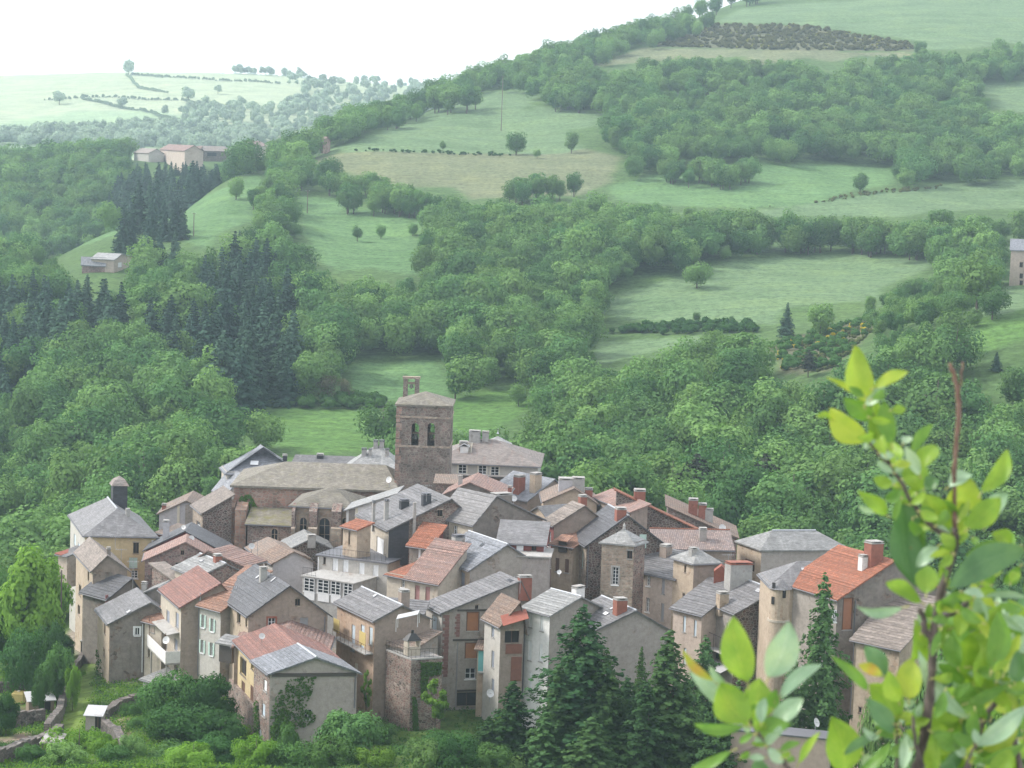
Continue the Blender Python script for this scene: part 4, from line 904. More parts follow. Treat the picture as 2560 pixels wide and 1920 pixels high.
for x, y, w_, hh in ((934,1305,7,50),(966,1300,10,48),(1012,1270,20,17),(1067,1262,20,24)): h.chim(x,y,w_,hh,'slate_black' if hh < 30 else 'concrete','zinc_dark')
p, u, n = on_wall(h,'A',974,1330,.01); q, _, _ = on_wall(h,'A',1024,1330); L = (q - p).length; z0 = on_wall(h,'A',974,1412)[0].z
m1 = MB(); o_ = Vector((h.C.x, h.C.y, h.ze)); k = h.H / (h.t * h.La)
m1.prism([o_ + n * .09 + Vector((0,0,z0 - h.ze)), o_ + n * .09 + u * L + Vector((0,0,z0 - h.ze)), o_ + n * .09 + u * L + Vector((0,0,k * L - .1)), o_ + n * .09 + Vector((0,0,-.1))], n * -.08); m1.build('slate_cladding', M['slate_black'], h.root)
p, u, n = on_wall(h,'A',1029,1395,.15); m1 = MB(); m1.box(p, u * .36, n * .36, (0,0,P(1029,1255,p.y).z - p.z)); m1.build('flue', M['concrete'], h.root)
h.finish()
h = house('m2a', 'annex_house', 'small tan annex with an orange tile roof at the end of the terrace', 249, (893,1322), 2.2, (858,1314), 'shedB', 'tan', 'tan', 'tile_orange', H=.5, base=1390); h.win('B','d',873,1345,4,34).finish()
h = house('m2', 'village_house', 'long cream house with a flat railed roof terrace and four white shuttered windows', 247, (969,1409), 8, (795,1388), 'flat', 'cream', 'cream_grey', 'zinc_dark', base=1500, oe=.25)
for x, y in ((838,1413),(864,1416),(904,1424),(939,1429)): h.win('B','s',x,y,14,34,'p_white')
h.win('B','d',811,1402,5,18).pipe('B',797,1392,1440,'p_white').finish()
def railing(h, pts, hgt=.95, name='railing', mat='iron', step=.5):
    m1 = MB()
    for a_, b_ in zip(pts, pts[1:]):
        a_, b_ = Vector(a_), Vector(b_); Z = Vector((0,0,1))
        for zz in (.12, hgt): m1.tube(a_ + Z * zz, b_ + Z * zz, .025, n=4)
        nb = max(1, int((b_ - a_).length / step))
        for i in range(nb + 1): q = a_.lerp(b_, i / nb); m1.tube(q, q + Z * hgt, .018, n=4)
    return m1.build(name, M[mat], h.root)
t0 = Vector((0,0,.13)); railing(h, [h.C + h.ub * .3 + t0, h.C + h.b + h.ua * .1 + t0, h.C + h.b + h.ua * 5 + t0])
h = house('ver', 'veranda', 'glazed white veranda with four paned windows under the long cream house', 243, (884,1460), 5, (756,1440), 'flat', 'concrete', 'concrete', 'concrete', base=1520, oe=.15, cat='veranda')
for x, y, w_ in ((774,1462,26),(809,1466,28),(840,1470,24),(871,1475,22)): h.win('B','g',x,y,w_,34,n=3)
for x, y, w_ in ((774,1490,26),(809,1495,28),(840,1499,24),(871,1503,22)): h.win('B','p',x,y,w_,18,'p_white')
h.finish(); railing(h, [h.C + h.b + h.ua * .1 + t0, h.C + h.b * .75 + h.ua * .1 + t0])
h = house('m3', 'village_house', 'little house with a vivid orange tile roof and red gable in the centre', 246, (1073,1367), 3.2, (1024,1360), 'shedB', 'red', 'grey_dark', 'tile_orange', H=2.0, base=1420); h.win('B','s',1048,1384,5,24,'p_white').win('B','d',1065,1392,4,10).finish()
h = house('m4', 'village_house', 'cream house with a wide grey slate roof and a dark broad-chimneyed gable', 248, (1183,1306), (1356,1305), (1097,1298), 'gableA', 'grey_dark', 'cream', 'slate', apex=(1238,1238), base=1400)
h.win('B','g',1138,1330,10,32).chim(1258,1252,46,14,'grey_dark',deep=.5).finish()
h = house('m4l', 'lean_to', 'sagging grey slate lean-to with a white hatch against the dark broad gable', 243, (1247,1353), (1360,1359), 4.2, 'shedA', 'red', 'lilac', 'slate', H=1.7, base=1420, cat='house'); h.win('A','p',1300,1370,17,16,'p_white').win('A','d',1335,1369,12,16).win('A','d',1270,1368,14,14).finish()
h = house('m4m', 'village_house', 'plain mauve rendered wall block below the slate lean-to', 240, (1290,1390), (1372,1394), 5, 'flat', 'mauve', None, 'concrete', base=1480); h.finish()
h = house('m5a', 'village_house', 'cream house with a small hipped orange roof below the terrace house', 239, (1018,1440), 6, (968,1430), 'hipB', 'cream', 'cream', 'tile_orange', H=1.3, base=1500, hipin=(1.2, 2.2)); h.win('B','g',1008,1455,8,28).finish()
h = house('m5b', 'village_house', 'cream house with a pinkish red tile roof and two rose coloured shutters', 236, (1095,1456), 5.5, (1018,1442), 'shedB', 'cream', 'cream', 'tile_pink', H=3.6, base=1540); h.win('B','s',1043,1483,12,40,'p_rose').win('B','s',1069,1487,12,40,'p_rose').finish()
h = house('m6', 'village_house', 'tan house with a smooth blue grey slate gable roof in the middle of the village', 238, (1175,1421), (1356,1428), (1086,1410), 'gableA', 'grey', 'tan', 'slate_blue', apex=(1266,1359), base=1520, ridge='zinc')
h.win('B','s',1107,1440,10,32,'p_bluegrey').win('B','s',1157,1447,10,32,'p_bluegrey').win('B','p',1122,1487,10,18,'p_yellow').chim(1148,1372,25,30,'concrete','zinc_dark').skylight(1205,1363,9,7,'glass').pipe('B',1137,1424,1490,'p_white').finish()
h = house('m8', 'village_house', 'peach house with a grey slate roof, tall windows and a yellow panelled balcony', 222, (937,1548), (1075,1552), (843,1521), 'gableA', 'grey_brown', 'peach', 'slate', apex=(1003,1511), base=1770, ridge='zinc')
for x, w_ in ((883,9),(906,9),(927,9)): h.win('B','s',x,1595 if x < 925 else 1590,w_,66 if x < 925 else 44,'p_blue')
h.win('B','d',858,1665,8,26).win('B','s',890,1672,9,30,'p_cream').chim(1010,1520,22,36,'grey_brown').skylight(938,1490,9,6).finish()
p, u, n = on_wall(h,'B',933,1636); q, _, _ = on_wall(h,'B',850,1622); L = (q - p).length; m1 = MB(); m1.box(p, u * L, n * 1.0, (0,0,.14)); bo = m1.build('balcony', M['concrete'], h.root)
m1 = MB()
for f in np.linspace(0, L, 9): m1.tube(p + u * f + n * .95 + Vector((0,0,.14)), p + u * f + n * .95 + Vector((0,0,1.1)), .025, n=4)
m1.tube(p + n * .95 + Vector((0,0,1.1)), p + u * L + n * .95 + Vector((0,0,1.1)), .03, n=4); m1.build('railing', M['p_brown'], bo)
for f in (.12, L * .8): m1 = MB(); m1.box(p + u * f + n * .9 + Vector((0,0,.9)), u * (L * .18), n * .04, (0,0,1.5)); m1.build('wind_screen', M['p_yellow'], bo)
h = house('m8b', 'outbuilding', 'low outbuilding with a pale tan corrugated roof behind the stone terrace', 220, (1030,1622), 4, (968,1606), 'shedB', 'grey', 'grey', 'tile_tan', H=1.2, base=1660, cat='outbuilding', gutter=False); h.finish()
h = house('m8c', 'outbuilding', 'grey parapet walled outbuilding with a dark slate lean-to beside the peach house', 224, (1040,1560), 4, (950,1552), 'shedB', 'grey', 'grey', 'slate', H=1.6, base=1620, cat='outbuilding', gutter=False); h.finish()
p = P(1020,1536,218.5); m1 = MB(); cp = [p + Vector((x, y, z)) for x, y, z in ((-1.2,-.8,-.35),(1.1,-.8,.25),(1.2,.8,.35),(-1.1,.8,-.25))]; m1.prism(cp, (0,0,-.06)); ca_ = m1.build('canopy', M['sheet'], h.root)
for c_ in cp: m1 = MB(); m1.tube(c_ + Vector((0,0,-.06)), c_ + Vector((0,0,-1.4)), .04, n=4); m1.build('post', M['p_white'], h.root)
h = house('m7', 'village_house', 'tall grey house with orange boarded windows and brick corner stones', 226, (1105,1529), (1335,1532), (1063,1521), 'gableA', 'grey', 'cream_grey', 'slate', apex=(1300,1450), base=1840)
h.win('A','b',1182,1554,28,46,'board').win('A','b',1178,1627,28,38,'board').win('A','g',1176,1684,26,27,n=1).win('A','d',1192,1518,8,10).win('B','s',1086,1560,12,40,'p_blue').win('B','s',1086,1620,12,50,'p_blue').win('A','d',1167,1748,50,34)
h.quoin('A',1108,1119,1537,1692,'quoin',20).quoin('A',1138,1149,1534,1592,'quoin',9).pipe('A',1144,1605,1770,'p_grey',.05).skylight(1275,1452,20,5,'slate_black').chim(1322,1470,32,32,'brick',deep=.4)
for x0, x1, y in ((1143,1232,1528),(1132,1212,1602),(1142,1200,1729)):
    p, u, n = on_wall(h,'A',x0,y,.003); q, _, _ = on_wall(h,'A',x1,y,.003); m1 = MB(); m1.box(p, u * (q - p).length, n * .09, (0,0,.2)); m1.build('lintel_beam', M['wood_dark'], h.root)
h.finish()
h = house('m7b', 'annex_house', 'narrow annex with a turquoise enclosed balcony beside the grey boarded house', 224.5, (1194,1620), (1220,1622), 1.6, 'shedA', 'tan', None, 'tile_brown', H=.4, base=1800, gutter=False)
h.win('A','p',1207,1652,22,52,'p_turq').win('A','p',1205,1708,20,44,'peach').finish()
m1 = MB(); p, u, n = on_wall(h,'A',1196,1680,.0); m1.box(p, u * 1.0, n * .5, (0,0,.12)); m1.build('balcony_slab', M['concrete'], h.root)
h = house('terr', 'terrace_wall', 'high rounded stone terrace wall with ivy in front of the grey boarded house', 218, (1028,1650), (1106,1650), (966,1634), 'flat', 'rubble', 'rubble', 'concrete', base=1840, cat='terrace', oe=.05); h.finish()
railing(h, [h.C + h.b + t0, h.C + t0 + n * 0, h.C + h.a + t0], 1.0)
p = h.C + h.ua * 1.0 + h.ub * 1.6 + Vector((0,0,.12)); bq = empty('barbecue', p); tag(bq, 'cream masonry barbecue with a black metal hood on the stone terrace', 'barbecue')
m1 = MB(); m1.cbox(p, h.ua * 1.5, h.ub * .8, (0,0,.9)); m1.build('plinth', M['cream'], bq)
for sx in (-.66, .66): m1 = MB(); m1.cbox(p + h.ua * sx + Vector((0,0,.902)), h.ua * .15, h.ub * .78, (0,0,.75)); m1.build('side_pillar', M['cream'], bq)
m1 = MB(); b0 = p + Vector((0,0,1.655)); q = [b0 + h.ua * sx + h.ub * sy for sx, sy in ((-.85,-.5),(.85,-.5),(.85,.5),(-.85,.5))]; t_ = [b0 + h.ua * sx + h.ub * sy + Vector((0,0,.75)) for sx, sy in ((-.25,-.2),(.25,-.2),(.25,.2),(-.25,.2))]
for i in range(4): m1.face(q[i], q[(i+1)%4], t_[(i+1)%4], t_[i])
m1.face(*t_); m1.tube(b0 + Vector((0,0,.7)), b0 + Vector((0,0,1.1)), .16); m1.build('hood', M['iron'], bq)
h = house('m9', 'village_house', 'dilapidated narrow white house with a crumbling brown tile roof and bare brick end', 220.5, (1252,1558), (1310,1561), (1212,1547), 'gableA', 'grey_brown', 'cream_grey', 'tile_brown', apex=(1298,1502), base=1720)
for y, hh in ((1578,30),(1648,42),(1712,30)): h.win('B','s',1232,y,7,hh,'p_bluegrey')
h.win('A','d',1280,1592,36,30).win('A','p',1284,1622,40,24,'plank').win('A','p',1290,1672,26,60,'plank').finish()
p, u, n = on_wall(h,'A',1250,1566); m1 = MB(); q, _, _ = on_wall(h,'A',1312,1550); L = (q - p).length; m1.prism([p + Vector((0,0,1.2)), p + u * L + Vector((0,0,1.9)), p + u * L + n * 1.5 + Vector((0,0,1.2)), p + n * 1.5 + Vector((0,0,.4))], (0,0,-.05)); m1.build('rusty_awning', M['rust'], h.root)
h = house('m10', 'village_house', 'clean white house with a pale slate roof beside the spruce trees', 219.5, (1375,1535), 7.5, (1309,1517), 'gableA', 'grey', 'white', 'slate_pale', apex=(1449,1490), base=1760, ridge='zinc')
for x, y, hh in ((1327,1549,38),(1355,1560,36),(1325,1627,48),(1352,1632,44),(1326,1700,40)): h.win('B','s',x,y,8,hh,'p_white')
h.pipe('B',1315,1522,1740,'zinc_dark').chim(1449,1496,30,26,'white',deep=.6).finish()
h = house('m11', 'village_house', 'house with a stained grey gable wall and a red brick chimney behind the spruces', 220, (1487,1573), (1668,1576), (1410,1550), 'gableA', 'mauve', 'grey', 'slate', apex=(1587,1524), base=1760, ridge='zinc')
h.chim(1553,1534,27,34,'brick').skylight(1515,1535,16,6,'p_white').skylight(1530,1522,8,5).finish()
# ---- right of centre
h = house('b8', 'village_house', 'grey gabled house with an orange verge right below the bell tower', 272, (1111,1233), (1262,1241), 8, 'gableA', 'grey_dark', None, 'tile_pink', apex=(1175,1204)); h.chim(1280,1236,9,16,'brick').chim(1160,1232,10,18,'concrete').finish()
h = house('b8b', 'outbuilding', 'small rubble outbuilding at the foot of the bell tower', 279, (1090,1206), (1142,1208), 4, 'shedA', 'rubble', None, 'tile_tan', H=.5, cat='outbuilding', gutter=False); h.finish()
h = house('b1', 'village_house', 'brown gabled house with a blue slate slope right of the cream hip roofed house', 287, (1318,1249), (1424,1236), 8, 'gableA', 'grey_brown', None, 'slate_blue', apex=(1384,1196)); h.chim(1343,1226,24,40,'tan').chim(1302,1230,24,38,'brick').finish()
h = house('b2', 'village_house', 'low house with a tan tile roof and two grey chimneys behind the slate gables', 278, (1360,1252), (1492,1256), 8, 'gableA', 'tan', None, 'tile_tan', apex=(1436,1219)); h.chim(1425,1246,36,22,'lilac').chim(1446,1222,30,24,'concrete').chim(1459,1258,18,14,'brick').finish()
h = house('b3', 'village_house', 'long rubble gabled house with a pink tile roof and orange verge at the back right', 274, (1538,1318), (1750,1325), 1.2, 'shedE', 'rubble_dark', None, 'tile_orange', H=5.0); h.chim(1599,1252,28,24,'brick').finish()
h = house('b3p', 'village_house', 'pink tiled roof slope leaning against the long rubble gable at the back right', 270, (1578,1277), 2.4, (1486,1240), 'shedB', 'grey_brown', None, 'tile_pink', H=.8); h.finish()
h = house('b4', 'village_house', 'brown tiled house with two red brick chimneys at the right rear of the village', 280, (1667,1334), (1843,1342), 9, 'shedE', 'rubble', None, 'tile_brown', H=3.8); h.chim(1726,1300,23,36,'brick').chim(1749,1310,20,34,'brick').chim(1772,1304,20,28,'concrete').finish()
h = house('b5', 'village_house', 'house with a broad mottled pink tile slope and an orange ridge', 258, (1640,1368), (1830,1372), 8, 'gableB', 'grey_brown', None, 'tile_grey', H=1.7, ridge='tile_orange'); h.chim(1757,1352,18,28,'mauve').finish()
h = house('b6', 'village_house', 'narrow dark red house front with white framed windows and a grey gable', 255, (1385,1310), (1520,1312), (1360,1304), 'gableA', 'grey_brown', 'red', 'slate_brown', apex=(1460,1262), base=1450)
for x, y in ((1363,1345),(1374,1348),(1366,1395),(1376,1400)): h.win('B','g',x,y,6,38)
h.chim(1458,1268,17,26,'brick').finish()
h = house('b6d', 'dormer_house', 'tiny slate roofed dormer house between the red front and the tan tile roof', 262, (1370,1292), (1440,1286), 4, 'gableB', 'tan', None, 'slate', H=1.1, cat='house'); h.finish()
h = house('b7', 'village_house', 'small tan house with brown shutters and a broken orange roof', 251, (1432,1366), 4, (1380,1358), 'shedB', 'tan', 'tan', 'tile_rust', H=.9, base=1460); h.win('B','s',1393,1412,10,34,'p_brown').win('B','s',1417,1415,10,34,'p_brown').finish()
p, u, n = on_wall(h,'B',1408,1368); m1 = MB(); m1.box(p - u * .55 + Vector((0,0,-.6)), u * 1.1, n * .25, (0,0,1.5)); d_ = m1.build('dormer', M['wood_dark'], h.root); m1 = MB(); m1.prism([p - u * .9 + n * .5 + Vector((0,0,.9)), p + u * .9 + n * .5 + Vector((0,0,.9)), p + u * .9 - n * 1 + Vector((0,0,1.4)), p - u * .9 - n * 1 + Vector((0,0,1.4))], (0,0,-.1)); m1.build('dormer_roof', M['tile_rust'], d_)
h = house('r1', 'village_house', 'dark rubble house with a steep black slate gable behind the little turret', 250, (1467,1360), (1668,1366), (1423,1341), 'gableA', 'rubble_dark', 'rubble_tan', 'slate_dark', apex=(1569,1287), base=1480, ridge='zinc')
for x in (1433,1444,1456): h.win('B','s',x,1398,4,44,'p_green')
h.win('A','p',1607,1353,17,34,'p_green').chim(1553,1296,24,22,'brick').pipe('A',1471,1366,1470).finish()
h = house('r2', 'turret_house', 'square tan stone turret with a small pyramid roof and a white paned window', 243, (1586,1357), (1613,1355), (1505,1353), 'pyr', 'rubble', 'rubble_tan', 'slate_pale', H=1.35, base=1530, cat='turret', gutter=False)
h.win('B','g',1538,1440,15,44,n=4,surround='concrete').win('B','d',1574,1387,13,20,'concrete').finish()
q = h.C + h.a / 2 + h.b / 2 + Vector((0,0,1.3)); m1 = MB(); m1.tube(q, q + Vector((0,0,.35)), .2, .12); m1.tube(q + Vector((0,0,.35)), q + Vector((0,0,.75)), .2, .03); m1.build('finial', M['concrete'], h.root)
h = house('r3', 'village_house', 'long pink cream house with red brown shutters under a grey slate roof', 243, (1688,1445), 12, (1559,1418), 'gableA', 'pink', 'pink', 'slate', H=2.0, base=1570)
for x, y, c_, hh in ((1582,1445,'p_red',32),(1579,1500,'p_red',36),(1658,1466,'p_grey',38),(1656,1530,'p_grey',44)): h.win('B','s',x,y,8,hh,c_)
h.win('B','g',1621,1452,9,26).win('B','g',1619,1512,9,36).chim(1670,1390,26,24,'grey_brown').pipe('B',1598,1440,1550).finish()
h = house('r4', 'tower_house', 'square tan tower house with a pale slate hip roof and tiny slit windows', 240, (1735,1404), (1798,1408), (1684,1398), 'hipB', 'grey_brown', 'tan', 'slate_pale', H=1.2, base=1520, ridge='zinc'); h.win('B','d',1713,1422,5,18).win('B','d',1709,1492,6,18).chim(1735,1386,16,12,'concrete').finish()
h = house('r4b', 'chimney_stack', 'rust brown sheet clad stack beside the tan tower house', 238, (1785,1428), (1821,1430), 1.4, 'gableA', 'rust', None, 'rust', H=.7, base=1450, cat='chimney', gutter=False, over=.02, oe=.02); h.finish()
h = house('r5b', 'village_house', 'pinkish house with pale blue shutters and a low slate roof on the right', 232, (1755,1535), 6, (1684,1517), 'shedB', 'pink', 'pink', 'slate', H=2.6, base=1700); h.win('B','s',1711,1560,7,40,'p_blue').win('B','s',1738,1570,7,40,'p_blue').win('B','s',1712,1640,7,40,'p_blue').finish()
h = house('r5', 'village_house', 'grey house with a broad slate roof and a huge brick topped chimney on the right', 230, (1839,1530), (1990,1536), (1754,1509), 'gableA', 'rubble_dark', 'grey', 'slate', apex=(1935,1474), base=1720, ridge='zinc')
h.win('B','s',1784,1568,8,40,'p_bluegrey').win('B','s',1822,1582,12,46,'p_white').win('B','d',1800,1640,30,24).chim(1850,1462,58,52,'concrete','brick',deep=.5,pots=0).chim(1783,1462,24,30,'tan').skylight(1885,1452,16,5).skylight(1896,1478,16,5).finish()
p, u, n = on_wall(h,'B',1836,1640); q, _, _ = on_wall(h,'B',1786,1632); L = (q - p).length; m1 = MB(); m1.box(p, u * L, n * 1.1, (0,0,.12)); bo = m1.build('balcony', M['concrete'], h.root)
for f in np.linspace(0, L, 4): m1 = MB(); m1.tube(p + u * f + n * 1.05, p + u * f + n * 1.05 + Vector((0,0,1.9)), .03, n=4); m1.build('post', M['iron'], bo)
m1 = MB(); m1.tube(p + n * 1.05 + Vector((0,0,1.9)), p + u * L + n * 1.05 + Vector((0,0,1.9)), .03, n=4); m1.build('rail', M['iron'], bo)
p, u, n = on_wall(h,'B',1826,1680); m1 = MB(); m1.prism([p + Vector((0,0,.5)), p + u * 3.2 + Vector((0,0,.5)), p + u * 3.2 + n * 1.3, p + n * 1.3], (0,0,-.07)); m1.build('porch_roof', M['sheet'], h.root)
h = house('r6', 'village_house', 'mauve grey house with a wide lichen slate hip roof at the right end', 262, (1904,1371), (2124,1377), (1843,1361), 'hipA', 'mauve', 'tan', 'slate_pale', H=1.8, base=1480, ridge='zinc', gutter=False); h.win('B','d',1880,1420,12,18).win('B','p',1876,1402,22,5,'p_brown').finish()
h = house('r7b', 'village_house', 'rounded slate roof with a skylight left of the bright orange tiled roof', 224, (1928,1459), (2090,1462), 6, 'hipA', 'tan', None, 'slate', H=2.0, base=1600, hipin=(3.5, 1)); h.skylight(2010,1424,14,5).finish()
# round corner turret
tc_ = P(1950,1470,219.5); tr = empty('corner_turret', (tc_.x, tc_.y, gz(tc_.x, tc_.y))); tag(tr, 'round tan corner turret with tiny windows at the end of the orange roofed house', 'turret')
m1 = MB(); rr = 26 / FPX * 219.5; z0 = P(1950,1780,219.5).z; m1.tube((tc_.x, tc_.y, z0), tc_, rr, rr, n=24); m1.build('wall', M['tan'], tr, smooth=False)
m1 = MB(); m1.tube(tc_ + Vector((0,0,.002)), tc_ + Vector((0,0,.9)), rr + .2, .2, n=24); m1.build('roof', M['slate'], tr)
for x, y in ((1932,1510),(1960,1495),(1934,1475)):
    v = ray(x, y); c2 = Vector((tc_.x, tc_.y)); dv = Vector((v.x, v.y)) / v.y
    b_ = dv.dot(c2); t = (b_ - math.sqrt(max(0, b_ * b_ - dv.dot(dv) * (c2.dot(c2) - rr * rr)))) / dv.dot(dv)
    q = v / v.y * t; nn = Vector((q.x - tc_.x, q.y - tc_.y, 0)).normalized(); tt = Vector((-nn.y, nn.x, 0)); w_ = MB(); w_.cbox(q + nn * .01, tt * .34, nn * .14, (0,0,.8)); w_.build('window', M['dark'], tr)
z = P(1950,1552,219.5).z; m1 = MB(); m1.tube((tc_.x, tc_.y, z), (tc_.x, tc_.y, z + .25), rr + .08, rr + .08, n=24); m1.build('string_course', M['cream'], tr)
h = house('r7', 'village_house', 'large house with a bright orange tiled roof and a red brick chimney on the right', 218, (2094,1494), (2370,1500), (1964,1476), 'gableA', 'grey_dark', 'grey', 'tile_orange', apex=(2235,1398), base=1760)
h.win('A','b',2119,1535,22,78,'wood_red').win('A','g',2085,1540,10,30).chim(2167,1362,34,52,'brick','concrete').chim(2139,1372,20,30,'white').skylight(2159,1398,14,7,'p_white').pipe('A',2138,1500,1600).finish()
h = house('r8', 'village_house', 'tan house with a worn grey slate lean roof below the orange roofed house', 212, (2249,1620), 8, (2135,1596), 'shedB', 'tan', 'tan', 'slate_brown', H=4.0, base=1850); h.win('B','g',2205,1645,14,30).win('B','p',2195,1612,32,4,'wood_dark').win('B','d',2150,1775,6,14).pipe('B',2137,1600,1800).finish()
h = house('r9', 'flat_roofed_building', 'blush rendered building with a dark flat roof at the bottom edge behind the leaves', 196, (1828,1826), (2075,1850), 2.6, 'flat', 'blush', None, 'zinc_dark', base=1990, oe=.1, cat='building'); h.win('A','g',1826,1915,14,16).finish()
p, _ = h.on_roof(2055,1846)
# ---- far buildings
def far_house(name, label, d, C, A, B, roof, **k):
    h = house(label, name, label, d, C, A, B, roof, gutter=False, over=.4, oe=.4, thick=.25, **k); return h
h = far_house('farmhouse', 'tall cream house with dark windows at the right edge on the hillside', None, (2528,622), (2620,626), 8, 'gableB', wall='pink', mroof='slate_blue', H=2.6, base=715)
for x, y in ((2553,662),(2553,690),(2553,708)): h.win('A','d',x,y,8,12)
h.finish()
h = far_house('stone_barn', 'brown stone barn alone at the top of the hay field', None, (826,352), (858,354), (808,347), 'gableB', wall='church_stone', mroof='tile_brown', H=1.6, base=378); h.finish()
for i, (c_, a_, b_, rf, wl, rm, hh, lb) in enumerate([((400,372),(462,376),9,'gableB','pink','tile_pink',2.6,'farm barn with a long faded red roof on the far left crest'),
        ((512,376),(575,378),12,'gableB','rubble_dark','slate_brown',2.4,'grey open farm shed right of the red barn on the far crest'),
        ((335,380),(372,382),8,'gableB','cream_grey','slate_brown',2.2,'small pale farmhouse at the left end of the far farm'),
        ((470,374),(498,375),8,'gableB','rubble','tile_brown',2.0,'little brown farm building in the middle of the far farm'),
        ((640,364),(668,364),9,'gableB','cream','tile_pink',2.6,'white and red farm building right of the far farm at the tree line')]):
    h = far_house('farm_building', lb, 1090, c_, a_, b_, rf, wall=wl, mroof=rm, H=hh, group='farm buildings on the far crest')
    if i == 1: h.win('A','d',530,386,24,10)
    h.finish()
h = far_house('hamlet_house', 'brown stone hamlet house with a slate roof in the trees at left', None, (205,655), (262,660), (180,650), 'gableB', wall='rubble_pink', wallB='mauve', mroof='slate_blue', H=1.6, base=684); h.finish()
h = far_house('hamlet_house', 'white walled hamlet house with a pale roof beside a tall dark fir', None, (285,648), (345,642), 7, 'gableA', wall='pink', mroof='slate_pale', apex=(302,634), base=682); h.win('A','s',300,662,10,12,'p_white').finish()
h = far_house('hill_house', 'small house cut by the top edge of the picture on the upper meadow', 1330, (2240,8), (2270,9), 8, 'gableB', wall='cream', mroof='slate', H=2.2); h.finish()

# ------------------------------------------------------------------ vegetation meshes (unit: a tree about 10 m tall)
def quads_from(cent, nrm, size, rg, aspect=1.0, fold=0.25):
    """one leaf-clump quad, slightly folded, at each centre"""
    n = len(cent); nrm = nrm / (np.linalg.norm(nrm, axis=1, keepdims=True) + 1e-9)
    r = rg.normal(size=(n, 3)); t = np.cross(nrm, r); t /= (np.linalg.norm(t, axis=1, keepdims=True) + 1e-9); b = np.cross(nrm, t)
    s = size * rg.uniform(.6, 1.3, (n, 1)); w = s * aspect
    k = nrm * s * fold * rg.uniform(-1, 1, (n, 1))
    v = np.stack([cent - t * w, cent - b * s * .8 + k, cent + t * w, cent + b * s + k], 1).reshape(-1, 3)
    return v, np.arange(4 * n).reshape(n, 4)
def crown_broad(seed, n=2600, size=.26, low=.10, rx=3.7, top=10.0, lobes=24, lr=(1.0, 1.9)):
    rg = np.random.default_rng(seed); cz = (low * top + top) / 2; rz = (top - low * top) / 2
    L = []
    while len(L) < lobes:
        p = rg.uniform(-1, 1, 3); rr = np.linalg.norm(p)
        if .35 < rr < .92: 
            fl = 1.0 if p[2] > -.2 else .9
            L.append((p[0] * (rx - .7) * fl, p[1] * (rx - .7) * fl, cz + p[2] * (rz - .8), rg.uniform(*lr) * rx / 3.7))
    L = np.array(L); area = L[:, 3] ** 2; idx = rg.choice(len(L), n, p=area / area.sum())
    d = rg.normal(size=(n, 3)); d[:, 2] = d[:, 2] * .9 + .15; d /= np.linalg.norm(d, axis=1, keepdims=True)
    rad = L[idx, 3:4] * rg.uniform(.72, 1.06, (n, 1)); rad *= 1 + .18 * np.sin(d[:, :1] * 7 + idx[:, None]) * np.cos(d[:, 1:2] * 6)
    c = L[idx, :3] + d * rad
    cd = c - np.array([0, 0, cz]); cd /= np.linalg.norm(cd, axis=1, keepdims=True)
    v, f = quads_from(c, d * .65 + cd * .5 + rg.normal(size=(n, 3)) * .3, size, rg)
    return v, f
def trunk_mesh(name, h=10.0, r=.22, seed=0, limbs=5, low=.1):
    rg = random.Random(seed); mb = MB()
    lean = Vector((rg.uniform(-.4, .4), rg.uniform(-.4, .4), 0))
    pts_ = [Vector((0, 0, -.8)), Vector((0, 0, 0)), lean * .3 + Vector((0, 0, h * .25)), lean * .7 + Vector((0, 0, h * .5)), lean + Vector((0, 0, h * .82))]
    mb.path(pts_, [r * 1.3, r * 1.1, r * .85, r * .55, r * .12], n=7)
    for k in range(limbs):
        z = h * rg.uniform(.25, .55); a = rg.uniform(0, 6.28); l = h * rg.uniform(.2, .32); b = lean * (z / h) + Vector((0, 0, z)); e = b + Vector((math.cos(a) * l, math.sin(a) * l, l * rg.uniform(.4, .9)))
        mb.path([b, b.lerp(e, .5) + Vector((0, 0, l * .08)), e], [r * .42, r * .25, r * .06], n=5)
    o = mb.build(name, M['bark'], smooth=True); me = o.data; bpy.data.objects.remove(o); return me
def crown_fir(seed, n_w=20, top=12.0, rad=2.3, size=.3, per=9, pine=False):
    """whorls of drooping boughs set with sprays"""
    rg = np.random.default_rng(seed); C_, N_ = [], []
    for k in range(n_w):
        f = k / (n_w - 1); z = top * (.06 + .92 * f) if not pine else top * (.35 + .62 * f)
        R_k = rad * ((1 - f) ** .85 * .95 + .06) if not pine else rad * (math.sin(math.pi * min(1, .25 + .75 * f)) * .9 + .15)
        nb = max(4, int(per * (.6 + .6 * (1 - f)))); a0 = rg.uniform(0, 6.28)
        for j in range(nb):
            a = a0 + 6.283 * j / nb + rg.normal() * .25; L = R_k * rg.uniform(.55, 1.25)
            m = max(4, int(L / size * 4.6)); t = rg.uniform(.1, 1, m)
            side = rg.normal(size=m) * .22 * L * (1.15 - t)
            x = np.cos(a) * L * t - np.sin(a) * side; y = np.sin(a) * L * t + np.cos(a) * side
            zz = z - .28 * L * t ** 1.5 + .10 * L * t ** 4 + rg.normal(size=m) * .09
            C_.append(np.stack([x, y, zz], 1)); N_.append(np.stack([np.cos(a) * .55 + rg.normal(size=m) * .35, np.sin(a) * .55 + rg.normal(size=m) * .35, .75 + rg.normal(size=m) * .3], 1))
    return quads_from(np.concatenate(C_), np.concatenate(N_), size, rg, aspect=.75)
def leaf_mesh(name, vf, mat):
    me = np_mesh(name, vf[0], vf[1], smooth=False); me.materials.append(M[mat]); return me
class Kind:
    def __init__(s, crowns, trunks): s.crowns, s.trunks = crowns, trunks
